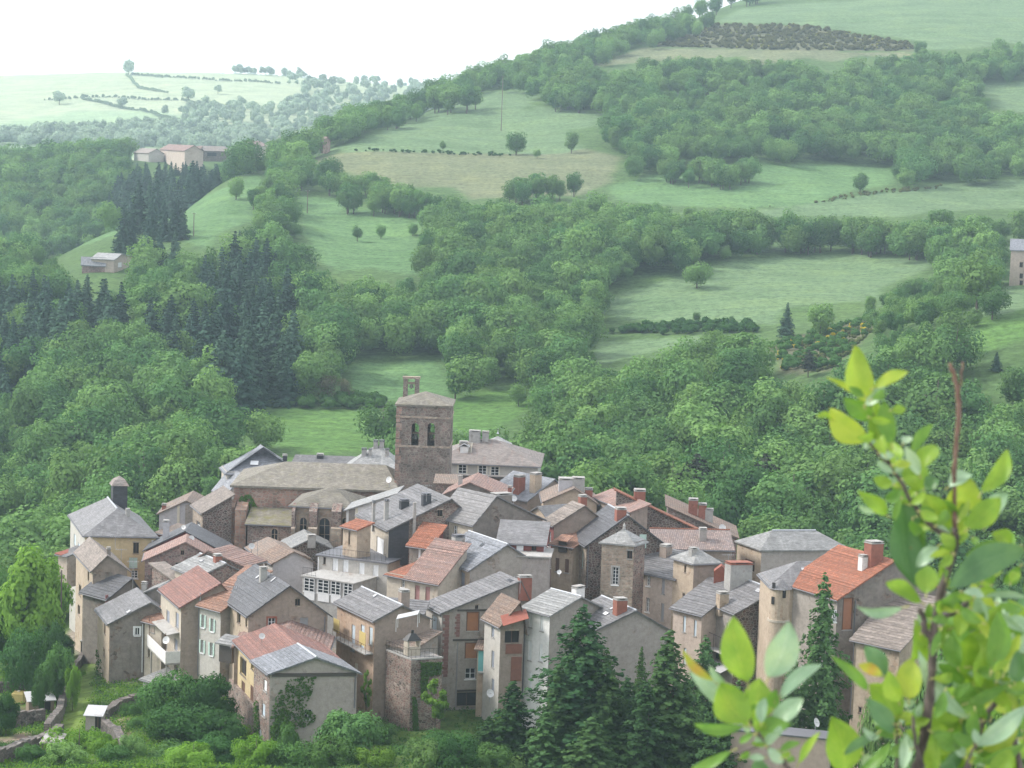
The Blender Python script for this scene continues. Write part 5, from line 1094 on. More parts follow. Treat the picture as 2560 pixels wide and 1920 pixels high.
KB = Kind([leaf_mesh('crown_broadleaf', crown_broad(100 + i, n=3000, size=.235, rx=[3.6, 4.1, 3.2, 3.9, 4.4, 3.4, 3.8][i], top=[10, 9.2, 11, 10, 9.4, 10.5, 9.8][i], lobes=[26, 30, 22, 28, 32, 24, 20][i]), 'leaf_broad') for i in range(7)], [trunk_mesh('trunk', 10, .22, i) for i in range(3)])
KF = Kind([leaf_mesh('crown_fir', crown_fir(200 + i, top=[12, 12.5, 11.5, 12.2][i], rad=[3.4, 3.0, 3.7, 3.2][i]), 'leaf_fir') for i in range(4)], [trunk_mesh('trunk', 12, .2, 10 + i, limbs=0) for i in range(2)])
KP_ = Kind([leaf_mesh('crown_pine', crown_fir(230 + i, top=11, rad=2.9, pine=True, n_w=13, per=8, size=.28), 'leaf_pine') for i in range(2)], [trunk_mesh('trunk', 11, .2, 20, limbs=0)])
KG = Kind([leaf_mesh('crown_budding', crown_broad(140 + i, n=1400, size=.2, lobes=18), 'leaf_grey') for i in range(2)], KB.trunks)
KL = Kind([leaf_mesh('crown_pale', crown_broad(150 + i, n=1100, size=.42, lobes=18), 'leaf_hazed') for i in range(3)], KB.trunks)
KH = Kind([leaf_mesh('crown_bright', crown_broad(160 + i, n=3000, size=.24), 'leaf_bright') for i in range(2)], KB.trunks)
SHR = [leaf_mesh('shrub', crown_broad(170 + i, n=420, size=.22, low=0, rx=1.5, top=2.2, lobes=9, lr=(.8, 1.5)), 'leaf_dark') for i in range(3)]
BROOM = [leaf_mesh('broom_bush', crown_broad(180 + i, n=320, size=.16, low=0, rx=1.1, top=1.5, lobes=8, lr=(.7, 1.4)), 'broom') for i in range(2)]
HEATH = [leaf_mesh('heath_bush', crown_broad(190 + i, n=260, size=.2, low=0, rx=1.2, top=1.1, lobes=7, lr=(.7, 1.4)), 'heath') for i in range(2)]
rt_ = random.Random(5); np_r = np.random.default_rng(21)
def tree(kind, p, h, label, cat='tree', group=None, name='broadleaf_tree', wide=1.0, ref=10.0):
    r = empty(name, p, rt_.uniform(0, 6.28)); tag(r, label, cat, group); s = h / ref
    r.scale = (s * wide, s * wide, s)
    c = rt_.choice(kind.crowns); t = rt_.choice(kind.trunks)
    link('crown', c, parent=r); link('trunk', t, parent=r); return r

# ------------------------------------------------------------------ where trees stand
def on_ground(px, py, **k): return ground_at(px, py, **k)
CONIF = [pA((455,850),(490,965),(600,955),(730,905),(900,850),(1010,790),(900,690),(820,655),(700,690),(560,770)),
         pA((560,930),(740,890),(830,960),(830,1130),(700,1180),(560,1080)), pA((860,1060),(870,1300),(1050,1340),(1250,1330),(1220,1150),(1000,1040)),
         pA((-60,1260),(520,1235),(570,1400),(330,1430),(200,1560),(90,1680),(-60,1800)), pA((560,1400),(850,1340),(1150,1330),(1270,1440),(1270,1650),(1030,1700),(940,1650),(800,1520),(600,1440))]
FARWOOD = [pA((700,500),(900,470),(1200,470),(1330,430),(1200,360),(1320,340),(1500,370),(1800,330),(2000,300),(2000,600),(1100,640),(900,640),(880,560)), pA((-60,585),(500,575),(650,545),(900,575),(1100,600),(1100,660),(-60,640)), pA((940,292),(1150,290),(1390,318),(1390,345),(1200,330),(960,318))]
SCRUB = [(1990,700),(2200,690),(2330,640),(2440,700),(2440,900),(2200,900),(2170,800)]
# jittered grid of candidate places, spacing about the width of a crown
cand = []
y = 292.0
while y < 1180:
    sp = 6.3 if y < 700 else 6.8
    x0 = (-260 - 1280) / FPX * y; x1 = (2820 - 1280) / FPX * y; n = int((x1 - x0) / sp)
    xs = x0 + (np.arange(n) + np_r.uniform(-.38, .38, n)) * sp; ys = y + np_r.uniform(-.38, .38, n) * sp * .9
    cand.append(np.stack([xs, ys], 1)); y += sp * .95
cand = np.concatenate(cand); cz = ground(cand[:, 0], cand[:, 1]); C3 = np.concatenate([cand, cz[:, None]], 1)
hgt = np_r.normal(10.6, 2.3, len(C3)).clip(5.5, 16)
bx_, by_ = pix_np(C3)
conif = np.zeros(len(C3), bool)
mx_, my_ = pix_np(C3 + np.stack([0 * hgt, 0 * hgt, hgt * .6], 1))
for poly in CONIF: conif |= inside(poly, mx_, my_)
conif &= np_r.random(len(C3)) < .93
hgt = np.where(conif, hgt * 1.22, hgt)
scrub = inside(SCRUB, bx_, by_) & (C3[:, 1] < 560); hgt = np.where(scrub, hgt * .5, hgt)
keep = np.ones(len(C3), bool); jx = np_r.normal(0, 9, len(C3)); jy = np_r.normal(0, 7, len(C3))
for poly, kind, d0, d1 in FIELDS:
    # no tree may stand in a meadow, nor stand so close in front of it that it would hide it
    for f in (0.0, .35, .7, .95):
        for sx in (-.25, 0, .25):
            q = C3 + np.stack([hgt * sx * (1 if f > .2 else 0), 0 * hgt, hgt * f], 1); qx, qy = pix_np(q); qx = qx + jx; qy = qy + jy
            keep &= ~(inside(poly, qx, qy) & (C3[:, 1] < d1))
# the two dark pines, single trees etc. are placed by hand; keep the village, the hamlets and the farm clear
for (x, y, rx, ry, d0, d1) in ((2550, 670, 55, 55, 300, 640), (255, 660, 98, 27, 400, 720), (830, 372, 34, 24, 740, 830), (455, 384, 140, 20, 700, 1250), (655, 370, 26, 18, 700, 1250)):
    for f in (0, .5, .95):
        q = C3 + np.stack([0 * hgt, 0 * hgt, hgt * f], 1); qx, qy = pix_np(q)
        keep &= ~((np.abs(qx - x) < rx) & (np.abs(qy - y) < ry) & (C3[:, 1] < d1))
# leave a clearing round the village itself
keep &= ~((C3[:, 1] < 352) & (bx_ > 330) & (bx_ < 1480)) & ~((C3[:, 1] < 318) & (bx_ > 330) & (bx_ < 1860))
tx_, ty_ = pix_np(C3 + np.stack([0 * hgt, 0 * hgt, hgt], 1))
keep &= (tx_ > -130) & (tx_ < 2690) & (ty_ < 2000) & (by_ > -160)
# drop trees that rising ground hides completely
def hidden(p, h):
    k = np.linspace(.25, .985, 48)[:, None]; X = p[None, :, 0] * k; Y = p[None, :, 1] * k; Z = (p[None, :, 2] + h[None]) * k
    return (ground(X.ravel(), Y.ravel()).reshape(X.shape) > Z).any(0)
keep[keep] &= ~hidden(C3[keep], hgt[keep])
C3, hgt, conif, scrub = C3[keep], hgt[keep], conif[keep], scrub[keep]; ty_ = ty_[keep]; tx_ = tx_[keep]
sizepx = hgt / C3[:, 1]
vis_v = ~((C3[:, 1] < 380) & (ty_ > 1330) & (tx_ > 200) & (tx_ < 2200))
def stuff_wood(name, label, p, h, kinds, ref, cat='woodland'):
    if len(p) == 0: return
    n = len(p); v = p.copy(); org = v.mean(0); v = v - org
    me = bpy.data.meshes.new(name); me.vertices.add(n); me.vertices.foreach_set('co', v.astype(np.float32).ravel()); me.update()
    sc_ = (h / ref)[:, None] * np.stack([np_r.uniform(.85, 1.25, n)] * 2 + [np.ones(n)], 1)
    for nm, typ, val, key in (('sz', 'FLOAT_VECTOR', sc_, 'vector'), ('rt', 'FLOAT_VECTOR', np.stack([np_r.normal(0, .05, n), np_r.normal(0, .05, n), np_r.uniform(0, 6.28, n)], 1), 'vector'), ('ix', 'INT', np_r.integers(0, len(kinds), n), 'value')):
        at = me.attributes.new(nm, typ, 'POINT'); at.data.foreach_set(key, (val.astype(np.int32) if typ == 'INT' else val.astype(np.float32)).ravel())
    o = link(name, me, loc=tuple(org)); tag(o, label, cat, kind='stuff')
    ng = bpy.data.node_groups.new(name, 'GeometryNodeTree'); ng.interface.new_socket('Geometry', in_out='INPUT', socket_type='NodeSocketGeometry'); ng.interface.new_socket('Geometry', in_out='OUTPUT', socket_type='NodeSocketGeometry')
    gi, go = ng.nodes.new('NodeGroupInput'), ng.nodes.new('NodeGroupOutput'); iop = ng.nodes.new('GeometryNodeInstanceOnPoints'); jn = ng.nodes.new('GeometryNodeJoinGeometry')
    for ob in kinds:
        oi = ng.nodes.new('GeometryNodeObjectInfo'); oi.transform_space = 'ORIGINAL'; oi.inputs['Object'].default_value = ob; oi.inputs['As Instance'].default_value = True; ng.links.new(oi.outputs['Geometry'], jn.inputs[0])
    def attr(nm, typ):
        a = ng.nodes.new('GeometryNodeInputNamedAttribute'); a.data_type = typ; a.inputs['Name'].default_value = nm
        return next(s for s in a.outputs if s.enabled and s.name == 'Attribute')
    ng.links.new(gi.outputs[0], iop.inputs['Points']); ng.links.new(jn.outputs[0], iop.inputs['Instance']); iop.inputs['Pick Instance'].default_value = True
    ng.links.new(attr('ix', 'INT'), iop.inputs['Instance Index']); ng.links.new(attr('sz', 'FLOAT_VECTOR'), iop.inputs['Scale']); ng.links.new(attr('rt', 'FLOAT_VECTOR'), iop.inputs['Rotation'])
    ng.links.new(iop.outputs[0], go.inputs[0]); md = o.modifiers.new('trees', 'NODES'); md.node_group = ng; return o
def first_crowns(roots, meshes):
    out = []
    for me in meshes:
        for r in roots:
            c = next((c for c in r.children if c.name.startswith('crown') and c.data == me), None)
            if c is not None: out.append(c); break
    return out
for is_c, kind, ref, nm, lab1, lab2, grp, snm in ((False, KB, 10.0, 'broadleaf_tree', 'leafy green broadleaved tree in the wood on the hillside behind the village', 'dense green broadleaved woodland covering the upper hillside', 'broadleaved trees of the hillside wood', 'broadleaf_wood'),
                                  (True, KF, 12.0, 'fir_tree', 'dark pointed fir in the conifer plantation on the left slope', 'dark conifer plantation on the left slope', 'firs of the left plantation', 'conifer_wood')):
    sel = np.where(conif == is_c)[0]; order = sel[np.argsort(-(sizepx[sel] * vis_v[sel]))]; near, rest = order[:300], order[300:]
    roots = [tree(kind, tuple(C3[i]), hgt[i], lab1, 'tree', grp, nm, wide=rt_.uniform(.9, 1.25) * (1.0 if is_c else 1), ref=ref) for i in near]
    if len(rest): stuff_wood(snm, lab2, C3[rest], hgt[rest], first_crowns(roots, kind.crowns), ref)
    print(nm, len(near), len(rest))
# far pale woods and hedges
fp = []
for poly in FARWOOD:
    q = np.array(poly); x0, y0 = q.min(0); x1, y1 = q.max(0)
    for _ in range(900):
        px_, py_ = np_r.uniform(x0, x1), np_r.uniform(y0, y1)
        if inside(poly, np.array([px_]), np.array([py_]))[0]:
            g_ = ground_at(px_, py_, 1150, 3300)
            if g_.y > 1180: fp.append(tuple(g_))
fp = np.array(fp[:1500]); hf = np_r.normal(10, 2, len(fp)).clip(6, 14)
lr_ = []
for px_, py_, hh, lab in ((322,188,14,'lone round tree on the skyline of the far pale plateau'), (148,262,14,'pale hazy tree at the far left of the far meadows'), (306,272,12,'faint tree on the middle hedge of the far meadows'), (471,256,16,'round hazy tree in the centre of the far meadows'), (545,236,9,'small tree at the top right of the far meadows')):
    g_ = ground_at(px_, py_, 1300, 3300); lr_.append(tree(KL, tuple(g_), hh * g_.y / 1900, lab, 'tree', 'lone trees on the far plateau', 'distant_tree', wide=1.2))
for i, me in enumerate(KL.crowns):
    if not any(c.data == me for r in lr_ for c in r.children): lr_[i].children[0].data = me
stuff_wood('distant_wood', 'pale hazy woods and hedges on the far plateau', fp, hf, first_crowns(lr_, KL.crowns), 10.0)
# single trees and clumps in the meadows: (column, row of the foot, height in picture px, kind, label)
SINGLES = [
 (1107,378,26,KB,'small round tree alone in the upper hay field'), (1290,388,60,KB,'slim tree in the upper field right of the lone round tree'), (1343,396,26,KB,'little thin tree on the upper field hedge'),
 (1428,384,56,KB,'dark upright tree at the left tip of the big hillside wood'), (893,604,40,KB,'left one of three small trees along the meadow hedge'), (952,597,38,KB,'middle one of three small trees along the meadow hedge'), (1032,590,34,KB,'right one of three small trees along the meadow hedge'),
 (1742,722,70,KB,'round tree standing in the big meadow on the right'), (1741,806,26,KB,'tiny tree on the lower edge of the big meadow'), (1829,806,18,KB,'tiny bush right of the tiny tree on the meadow edge'),
 (2150,482,52,KB,'pale tree beside the bank between the two upper right meadows'), (2050,848,92,KB,'round tree next to the dark fir above the broom slope'),
 (1138,1000,78,KB,'round tree in the meadow right behind the bell tower'), (1296,1018,62,KB,'small light tree at the edge of the meadow right of the tower'), (1370,998,48,KB,'bushy tree at the top right of the meadow behind the tower'), (1155,930,54,KB,'tree between the two small meadows behind the tower'),
 (820,1010,76,KG,'brownish budding tree at the edge of the lower meadow'), (868,1005,62,KG,'thin budding tree right of the brownish one'), (660,1130,110,KB,'broad tree at the lower corner of the meadow behind the church'), (960,1120,130,KB,'dark tree close to the left of the bell tower'),
 (590,500,60,KB,'small tree at the top of the bright spur field'), (1000,300,48,KB,'tree at the end of the row above the hay field'),
 (2300,142,40,KB,'single tree at the right end of the broom strip'), (2480,800,90,KB,'bushy tree left of the cream house on the hillside')]
for px_, py_, hp, kd, lab in SINGLES:
    g_ = ground_at(px_, py_); tree(kd, (g_.x, g_.y, g_.z - .2), hp / FPX * g_.y * 1.05, lab, 'tree', None, 'meadow_tree', wide=rt_.uniform(.95, 1.2))
def clump(poly, n, hp, label, group, kind=KB, nm='copse_tree', ref=10.0):
    q = np.array(poly); c = 0; tries = 0
    while c < n and tries < 4000:
        tries += 1; px_, py_ = np_r.uniform(q[:, 0].min(), q[:, 0].max()), np_r.uniform(q[:, 1].min(), q[:, 1].max())
        if inside(poly, np.array([px_]), np.array([py_]))[0]:
            g_ = ground_at(px_, py_); tree(kind, tuple(g_), hp / FPX * g_.y * rt_.uniform(.85, 1.15), label, 'tree', group, nm, ref=ref); c += 1
clump(pB((650,790),(700,770),(1000,770),(1060,785),(1020,815),(850,825),(720,810)), 26, 62, 'tree of the round copse in the bright meadow', 'trees of the round copse')
clump(pA((1290,820),(1430,800),(1480,850),(1400,860)), 7, 70, 'large tree of the row between hay field and bright meadow', 'trees of the row by the hay field')
clump(pA((1480,860),(1640,900),(1850,960),(1840,930),(1660,860),(1500,830)), 22, 60, 'tree of the hedge row above the bright meadow', 'trees of the meadow hedge row')
clump(pA((1090,900),(1110,960),(1260,960),(1270,900)), 9, 62, 'tree of the clump between the two spur meadows', 'trees of the spur clump')
clump(pA((1760,490),(1900,500),(2050,490),(2090,470),(1900,470)), 10, 66, 'tree of the row at the top left of the hay field', 'trees above the hay field')
clump(pB((80,480),(170,505),(480,480),(540,450),(400,450)), 18, 56, 'tree of the tongue of wood in the upper hay field', 'trees of the upper tongue')
clump(pB((560,370),(900,372),(1250,370),(1250,360),(560,360)), 34, 64, 'tree of the tall row under the hay strip', 'trees of the tall row')
clump(pB((300,225),(450,180),(520,190),(400,215)), 9, 52, 'thin tree of the open row on the ridge skyline', 'thin trees on the skyline')
clump([(1570,640),(1800,622),(2100,625),(2330,640),(2330,655),(2100,640),(1800,636),(1600,652)], 46, 92, 'tree of the dense row between the two right meadows', 'trees between the right meadows')
clump([(1480,700),(1560,665),(1620,650),(1600,640),(1500,670)], 12, 92, 'tree at the wood edge left of the big right meadow', 'wood edge trees at the big meadow')
clump([(850,540),(1000,545),(1080,560),(1060,548),(950,530),(860,528)], 12, 74, 'big tree of the group between the hay field and the left meadow', 'trees below the hay field')
clump([(1210,505),(1300,500),(1440,490),(1440,500),(1300,515)], 14, 62, 'tree of the row along the lower edge of the hay field', 'trees along the lower hay field')
clump([(960,335),(1010,316),(1060,298),(1055,290),(1000,306),(960,322)], 12, 50, 'tree closing the gap on the ridge at the top of the hay field', 'ridge trees above the hay field')
clump([(1690,66),(1780,44),(1850,24),(1905,8),(1890,-2),(1800,25),(1690,50)], 18, 52, 'tree of the row on the hilltop at the left end of the top meadow', 'hilltop trees')
clump(pA((470,1110),(560,1100),(600,1060),(500,1080)), 3, 110, 'tall dark fir beside the hamlet', 'firs beside the hamlet', KF, 'fir_tree', 12.0)
clump(pA((640,1050),(800,1050),(780,1000),(650,1010)), 5, 88, 'dark fir of the group above the hamlet trees', 'firs above the hamlet', KF, 'fir_tree', 12.0)
for px_, py_, hp, kd, nm, ref, lab in ((1966,842,84,KF,'fir_tree',12.0,'dark fir standing alone beside the broom slope'), (1735,1330,200,KP_,'pine_tree',11.0,'big grey pine just behind the village roofs'), (1905,1320,190,KP_,'pine_tree',11.0,'dark pine right of the big grey pine behind the village'), (2020,945,70,KP_,'pine_tree',11.0,'dark little pine at the foot of the broom slope'), (2490,930,50,KF,'fir_tree',12.0,'small dark fir below the meadow at the right edge'), (2350,890,52,KB,'meadow_tree',10.0,'round bush tree on the scrub slope left of the right meadow')):
    g_ = ground_at(px_, py_, 300); tree(kd, tuple(g_), hp / FPX * g_.y, lab, 'tree', None, nm, wide=1.15, ref=ref)
def scatter_bushes(name, label, poly, n, meshes, h, cat, d0=300, d1=1500, mat=None):
    """low cover nobody could count: one mesh"""
    q = np.array(poly); V, F = [], []; k = 0
    bas = []
    for me in meshes:
        v = np.empty(len(me.vertices) * 3, np.float32); me.vertices.foreach_get('co', v); bas.append(v.reshape(-1, 3))
    tries = 0; off = 0
    while k < n and tries < n * 20:
        tries += 1; px_, py_ = np_r.uniform(q[:, 0].min(), q[:, 0].max()), np_r.uniform(q[:, 1].min(), q[:, 1].max())
        if not inside(poly, np.array([px_]), np.array([py_]))[0]: continue
        g_ = ground_at(px_, py_, d0, d1); b = bas[np_r.integers(len(bas))]; a = np_r.uniform(0, 6.28); s = h * np_r.uniform(.6, 1.4) / 2
        r = np.array([[math.cos(a), -math.sin(a), 0], [math.sin(a), math.cos(a), 0], [0, 0, 1]]); v = (b @ r.T) * s + np.array(g_) - np.array([0, 0, .1])
        V.append(v); F.append(np.arange(len(v)).reshape(-1, 4) + off); off += len(v); k += 1
    v = np.concatenate(V); org = v.mean(0); me = np_mesh(name, v - org, np.concatenate(F), False); me.materials.append(meshes[0].materials[0])
    return tag(link(name, me, loc=tuple(org)), label, cat, kind='stuff')
scatter_bushes('broom_scrub', 'yellow flowering broom mixed through the brown strip on the upper hill', FIELDS[10][0], 190, BROOM, 2.0, 'scrub', 700)
scatter_bushes('heath_scrub', 'brown heath scrub strip on the upper hill', FIELDS[10][0], 900, HEATH, 3.0, 'scrub', 700)
scatter_bushes('broom_slope', 'bright yellow broom in flower on the bare slope at right', [(1925,868),(2050,832),(2160,805),(2180,815),(2130,862),(2060,868),(1990,872),(1960,900),(1965,930),(1945,930)], 55, BROOM, 1.7, 'scrub', 380)
scatter_bushes('heath_slope', 'brownish scrub around the broom on the right slope', [(2000,850),(2150,820),(2180,830),(2080,925),(2000,935)], 200, HEATH, 1.5, 'scrub', 380)
scatter_bushes('green_scrub', 'green scrub mixed through the broom slope at right', [(1915,868),(2045,828),(2166,800),(2187,815),(2145,862),(2082,925),(2003,935),(1955,935),(1940,888)], 120, SHR, 1.8, 'scrub', 380)
scatter_bushes('meadow_hedge', 'dark bramble hedge along the lower edge of the big right meadow', pB((400,1440),(560,1420),(760,1410),(1050,1405),(1060,1440),(700,1450)), 130, SHR, 2.0, 'hedge', 420)
scatter_bushes('bank_hedge', 'low scrub on the bank between the two upper right meadows', pB((1040,900),(1300,882),(1480,835),(1850,800),(1860,815),(1500,850),(1320,880)), 90, HEATH, 1.6, 'hedge', 500)
scatter_bushes('field_hedge', 'thin hedge line across the upper hay field', pA((1440,655),(1600,648),(2100,665),(2212,672),(2212,680),(1600,656)), 60, SHR, 1.2, 'hedge', 600)
scatter_bushes('meadow_bank', 'rough hedge below the small bright meadow left of the tower', [(720,1010),(900,1000),(960,1006),(960,1026),(840,1028),(730,1022)], 70, SHR, 2.2, 'hedge', 380)
def hedge_line(name, label, pts_, h, d0, d1, meshes, step=.8, cat='hedge'):
    V, F, off = [], [], 0; bas = []
    for me in meshes:
        v = np.empty(len(me.vertices) * 3, np.float32); me.vertices.foreach_get('co', v); bas.append(v.reshape(-1, 3))
    W3 = [ground_at(x, y, d0, d1) for x, y in pts_]
    for a_, b_ in zip(W3, W3[1:]):
        n = max(2, int((b_ - a_).length / (h * step)))
        for i in range(n):
            p = a_.lerp(b_, (i + np_r.random()) / n); b = bas[np_r.integers(len(bas))]; s = h * np_r.uniform(.5, 1.5) / 2
            v = b * s + np.array((p.x, p.y, gz(p.x, p.y) - .1)); V.append(v); F.append(np.arange(len(v)).reshape(-1, 4) + off); off += len(v)
    v = np.concatenate(V); org = v.mean(0); me = np_mesh(name, v - org, np.concatenate(F), False); me.materials.append(meshes[0].materials[0])
    return tag(link(name, me, loc=tuple(org)), label, cat, kind='stuff')
PALE = [leaf_mesh('pale_bush', crown_broad(300, n=60, size=.5, low=0, rx=1.5, top=2.2, lobes=5, lr=(.8, 1.4)), 'leaf_hazed')]
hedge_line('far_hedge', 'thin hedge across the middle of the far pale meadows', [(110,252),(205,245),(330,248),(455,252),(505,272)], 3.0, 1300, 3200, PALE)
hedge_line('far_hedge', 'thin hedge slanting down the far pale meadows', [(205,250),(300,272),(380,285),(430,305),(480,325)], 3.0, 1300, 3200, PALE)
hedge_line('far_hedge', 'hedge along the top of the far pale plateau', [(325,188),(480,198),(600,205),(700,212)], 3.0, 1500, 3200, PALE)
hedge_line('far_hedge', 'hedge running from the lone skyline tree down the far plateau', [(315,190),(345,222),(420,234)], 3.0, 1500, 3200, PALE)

# ------------------------------------------------------------------ vegetation and gardens near the village
NEAR = {}
def near_crown(key, **k):
    if key not in NEAR: NEAR[key] = leaf_mesh('crown', crown_broad(**k), k_mat[key])
    return NEAR[key]
k_mat = {'walnut': 'leaf_bright', 'elder': 'leaf_dark', 'elder2': 'leaf_dark', 'bright': 'leaf_bright', 'shrub': 'leaf_broad', 'sapling': 'leaf_bright'}
near_crown('walnut', seed=401, n=11000, size=.17, rx=4.0, top=10, lobes=46, lr=(.7, 1.3), low=.12)
near_crown('elder', seed=402, n=9000, size=.15, rx=4.3, top=8, lobes=40, lr=(.7, 1.3), low=.0)
near_crown('elder2', seed=403, n=9000, size=.15, rx=3.9, top=7.5, lobes=40, lr=(.6, 1.2), low=.0)
near_crown('bright', seed=404, n=9000, size=.14, rx=4.2, top=7, lobes=42, lr=(.6, 1.1), low=.0)
near_crown('shrub', seed=405, n=9000, size=.14, rx=4.4, top=7.5, lobes=44, lr=(.6, 1.1), low=.0)
near_crown('sapling', seed=406, n=2600, size=.16, rx=2.6, top=9, lobes=26, lr=(.4, .8), low=.2)
NTR = [trunk_mesh('trunk', 7.5, .16, 50 + i, limbs=7) for i in range(3)]
def near_tree(key, px_, ytop, ybase, wpx, d, label, name='garden_tree', cat='tree', group=None, ref=None):
    top = {'walnut': 10, 'elder': 8, 'elder2': 7.5, 'bright': 7, 'shrub': 7.5, 'sapling': 9}[key]; wid = {'walnut': 8, 'elder': 8.6, 'elder2': 7.8, 'bright': 8.4, 'shrub': 8.8, 'sapling': 5.2}[key]
    b = P(px_, ybase, d); b.z = min(b.z, gz(b.x, b.y) + .1); t = P(px_, ytop, d)
    r = empty(name, b, rt_.uniform(0, 6.28)); tag(r, label, cat, group); s = (t.z - b.z) / top; w = wpx / FPX * d / wid; r.scale = (w, w, s)
    link('crown', NEAR[key], parent=r); link('trunk', rt_.choice(NTR), parent=r); return r
for a in [('walnut',75,1352,1640,215,246,'large bright yellow-green tree at the left edge beside the yellow house'), ('elder',-25,1400,1650,170,250,'green tree cut by the left edge of the picture'),
          ('elder2',128,1528,1640,95,240,'vine covered bush left of the utility pole'), ('elder',60,1560,1680,130,236,'overgrown bush mound above the garden terraces'),
          ('elder2',142,1590,1680,105,229,'dark green fruit tree in the middle of the terraced garden'), ('elder2',100,1655,1735,56,224,'small dark bush on the garden terrace'), ('bright',182,1640,1690,50,227,'pale green bush beside the stone pillar'),
          ('elder',425,1672,1830,185,214,'big dark elder bush left of the ivy house'), ('elder2',515,1665,1830,180,212,'big dark elder bush right below the red roofed house'), ('elder',455,1752,1890,225,207,'dark bush in front of the elder bushes'),
          ('elder2',545,1762,1900,165,205,'dark bush beside the stone base of the yellow house'), ('bright',195,1800,1960,220,200,'bright green bush at the bottom left'), ('bright',300,1830,1960,120,199,'bright bush behind the bottom left wall'), ('shrub',420,1850,1990,220,197,'mixed green shrub at the bottom edge left of centre'), ('bright',600,1850,1990,200,196,'light green shrub at the bottom edge below the ivy house'),
          ('shrub',870,1758,1960,260,198,'dense grey green shrub at the foot of the ivy house gable'), ('shrub',775,1860,1990,160,196,'low shrub at the bottom edge right of the ivy house'), ('bright',1000,1880,1990,200,197,'bright bramble patch at the bottom edge'), ('sapling',1085,1680,1850,105,213,'light sapling growing against the stone terrace wall'), ('elder',1110,1825,1900,160,206,'leafy bramble thicket below the terrace wall'),
          ('sapling',915,1660,1800,40,219,'thin dark bush in the alley beside the peach house'), ('elder2',1010,1845,1990,140,203,'green bramble thicket in front of the terrace foot'), ('bright',1250,1770,1900,70,215,'light green shrub at the left foot of the spruces'), ('shrub',1260,1880,2020,230,196,'dark shrub under the left spruces'),
          ('elder',720,1800,1920,60,204,'ivy bush climbing at the corner of the ivy house'), ('elder2',15,1720,1800,90,212,'bush on the lower garden terrace at the left edge'), ('shrub',2200,1660,1900,120,200,'green tree behind the plum leaves on the right'), ('elder',2350,1560,1900,210,204,'leafy tree behind the plum branches right of the tan house'), ('elder2',2480,1480,1900,260,206,'big leafy tree behind the plum branches at the right edge'), ('shrub',2300,1780,2020,300,190,'dense shrub behind the lower plum leaves'), ('bright',2520,1700,2000,300,188,'bright shrub behind the plum leaves at the lower right corner')]:
    near_tree(*a)
# spruces in front of the village
def spruce_mesh(seed, top, rad):
    vf = crown_fir(seed, n_w=30, top=top, rad=rad, size=.135, per=11); return leaf_mesh('crown', vf, 'leaf_spruce')
SP = [spruce_mesh(500, 14, 3.4), spruce_mesh(501, 14, 2.9)]; SPT = trunk_mesh('trunk', 13, .2, 70, limbs=0)
for i, (px_, yt, yb, w, d, lab) in enumerate([(1440,1512,2010,330,202,'tallest spruce at the bottom in front of the white house'), (1655,1572,2020,270,201,'second large spruce right of the tallest one'), (1555,1690,2030,200,206,'smaller dark spruce between the two large spruces'), (1272,1700,2010,220,200,'spruce left of the tallest spruce under the boarded house'),
        (1745,1588,2020,190,207,'narrow spruce with pale shoots right of the second large spruce'), (1590,1615,1960,90,209,'thin young spruce behind the two large spruces'), (1355,1780,2050,200,197,'low dark spruce at the bottom edge under the tallest one'), (1780,1740,2050,190,196,'dark spruce behind the left plum sprig'), (2040,1432,1880,195,206,'slender dark spruce in front of the orange roofed house'), (1975,1620,1890,130,204,'small spruce left of the slender dark spruce'), (1500,1620,2040,210,200,'full dark spruce pressed against the right side of the tallest one'), (1385,1660,2040,230,199,'broad spruce pressed against the left side of the tallest one'), (1600,1700,2050,210,198,'broad low spruce under the second large spruce'), (1700,1690,2040,200,203,'full spruce just right of the second large spruce'), (1215,1790,2030,170,199,'low spruce at the left end of the spruce group'), (1470,1790,2060,240,194,'low broad spruce at the bottom centre edge'), (1830,1700,2050,150,203,'dark spruce hidden by the left plum sprig leaves')]):
    b = P(px_, yb, d); b.z = min(b.z, gz(b.x, b.y) + .2); t = P(px_, yt, d); r = empty('spruce_tree', b, rt_.uniform(0, 6.28)); tag(r, lab, 'tree', 'spruces in front of the village')
    w_ = w * 1.42 / FPX * d / 6.4; r.scale = (w_, w_, (t.z - b.z) / 14.0); link('crown', SP[i % 2], parent=r); link('trunk', SPT, parent=r)
# ivy on walls
def ivy(h, side, poly, n, label, size=.13):
    q = np.array(poly); C_, N_ = [], []; o, u, nn, L = h.wall_frame(side)
    while len(C_) < n:
        px_, py_ = np_r.uniform(q[:, 0].min(), q[:, 0].max()), np_r.uniform(q[:, 1].min(), q[:, 1].max())
        if not inside(poly, np.array([px_]), np.array([py_]))[0]: continue
        v = ray(px_, py_); p = v * (o.dot(nn) / v.dot(nn)); C_.append(p + nn * np_r.uniform(.05, .3)); N_.append(nn + Vector((0, 0, .6)) + Vector(np_r.normal(size=3)) * .5)
    v, f = quads_from(np.array(C_), np.array(N_), size, np_r); org = v.mean(0); me = np_mesh('ivy', v - org, f, False); me.materials.append(M['ivy'])
    return tag(link('ivy', me, loc=tuple(org)), label, 'ivy')
H9 = HS['h9']
ivy(H9, 'A', [(678,1900),(676,1790),(690,1740),(720,1700),(745,1690),(790,1690),(780,1730),(760,1770),(800,1790),(770,1815),(735,1820),(722,1870),(725,1915)], 950, 'ivy fan spreading over the bare grey gable wall')
ivy(H9, 'A', [(678,1905),(676,1820),(700,1780),(728,1800),(725,1850),(730,1920)], 700, 'thick ivy at the left foot of the grey gable wall')
ivy(H9, 'B', [(640,1890),(638,1760),(646,1750),(656,1900)], 420, 'ivy strip on the stone side wall of the ivy house')
TR = HS['terr']
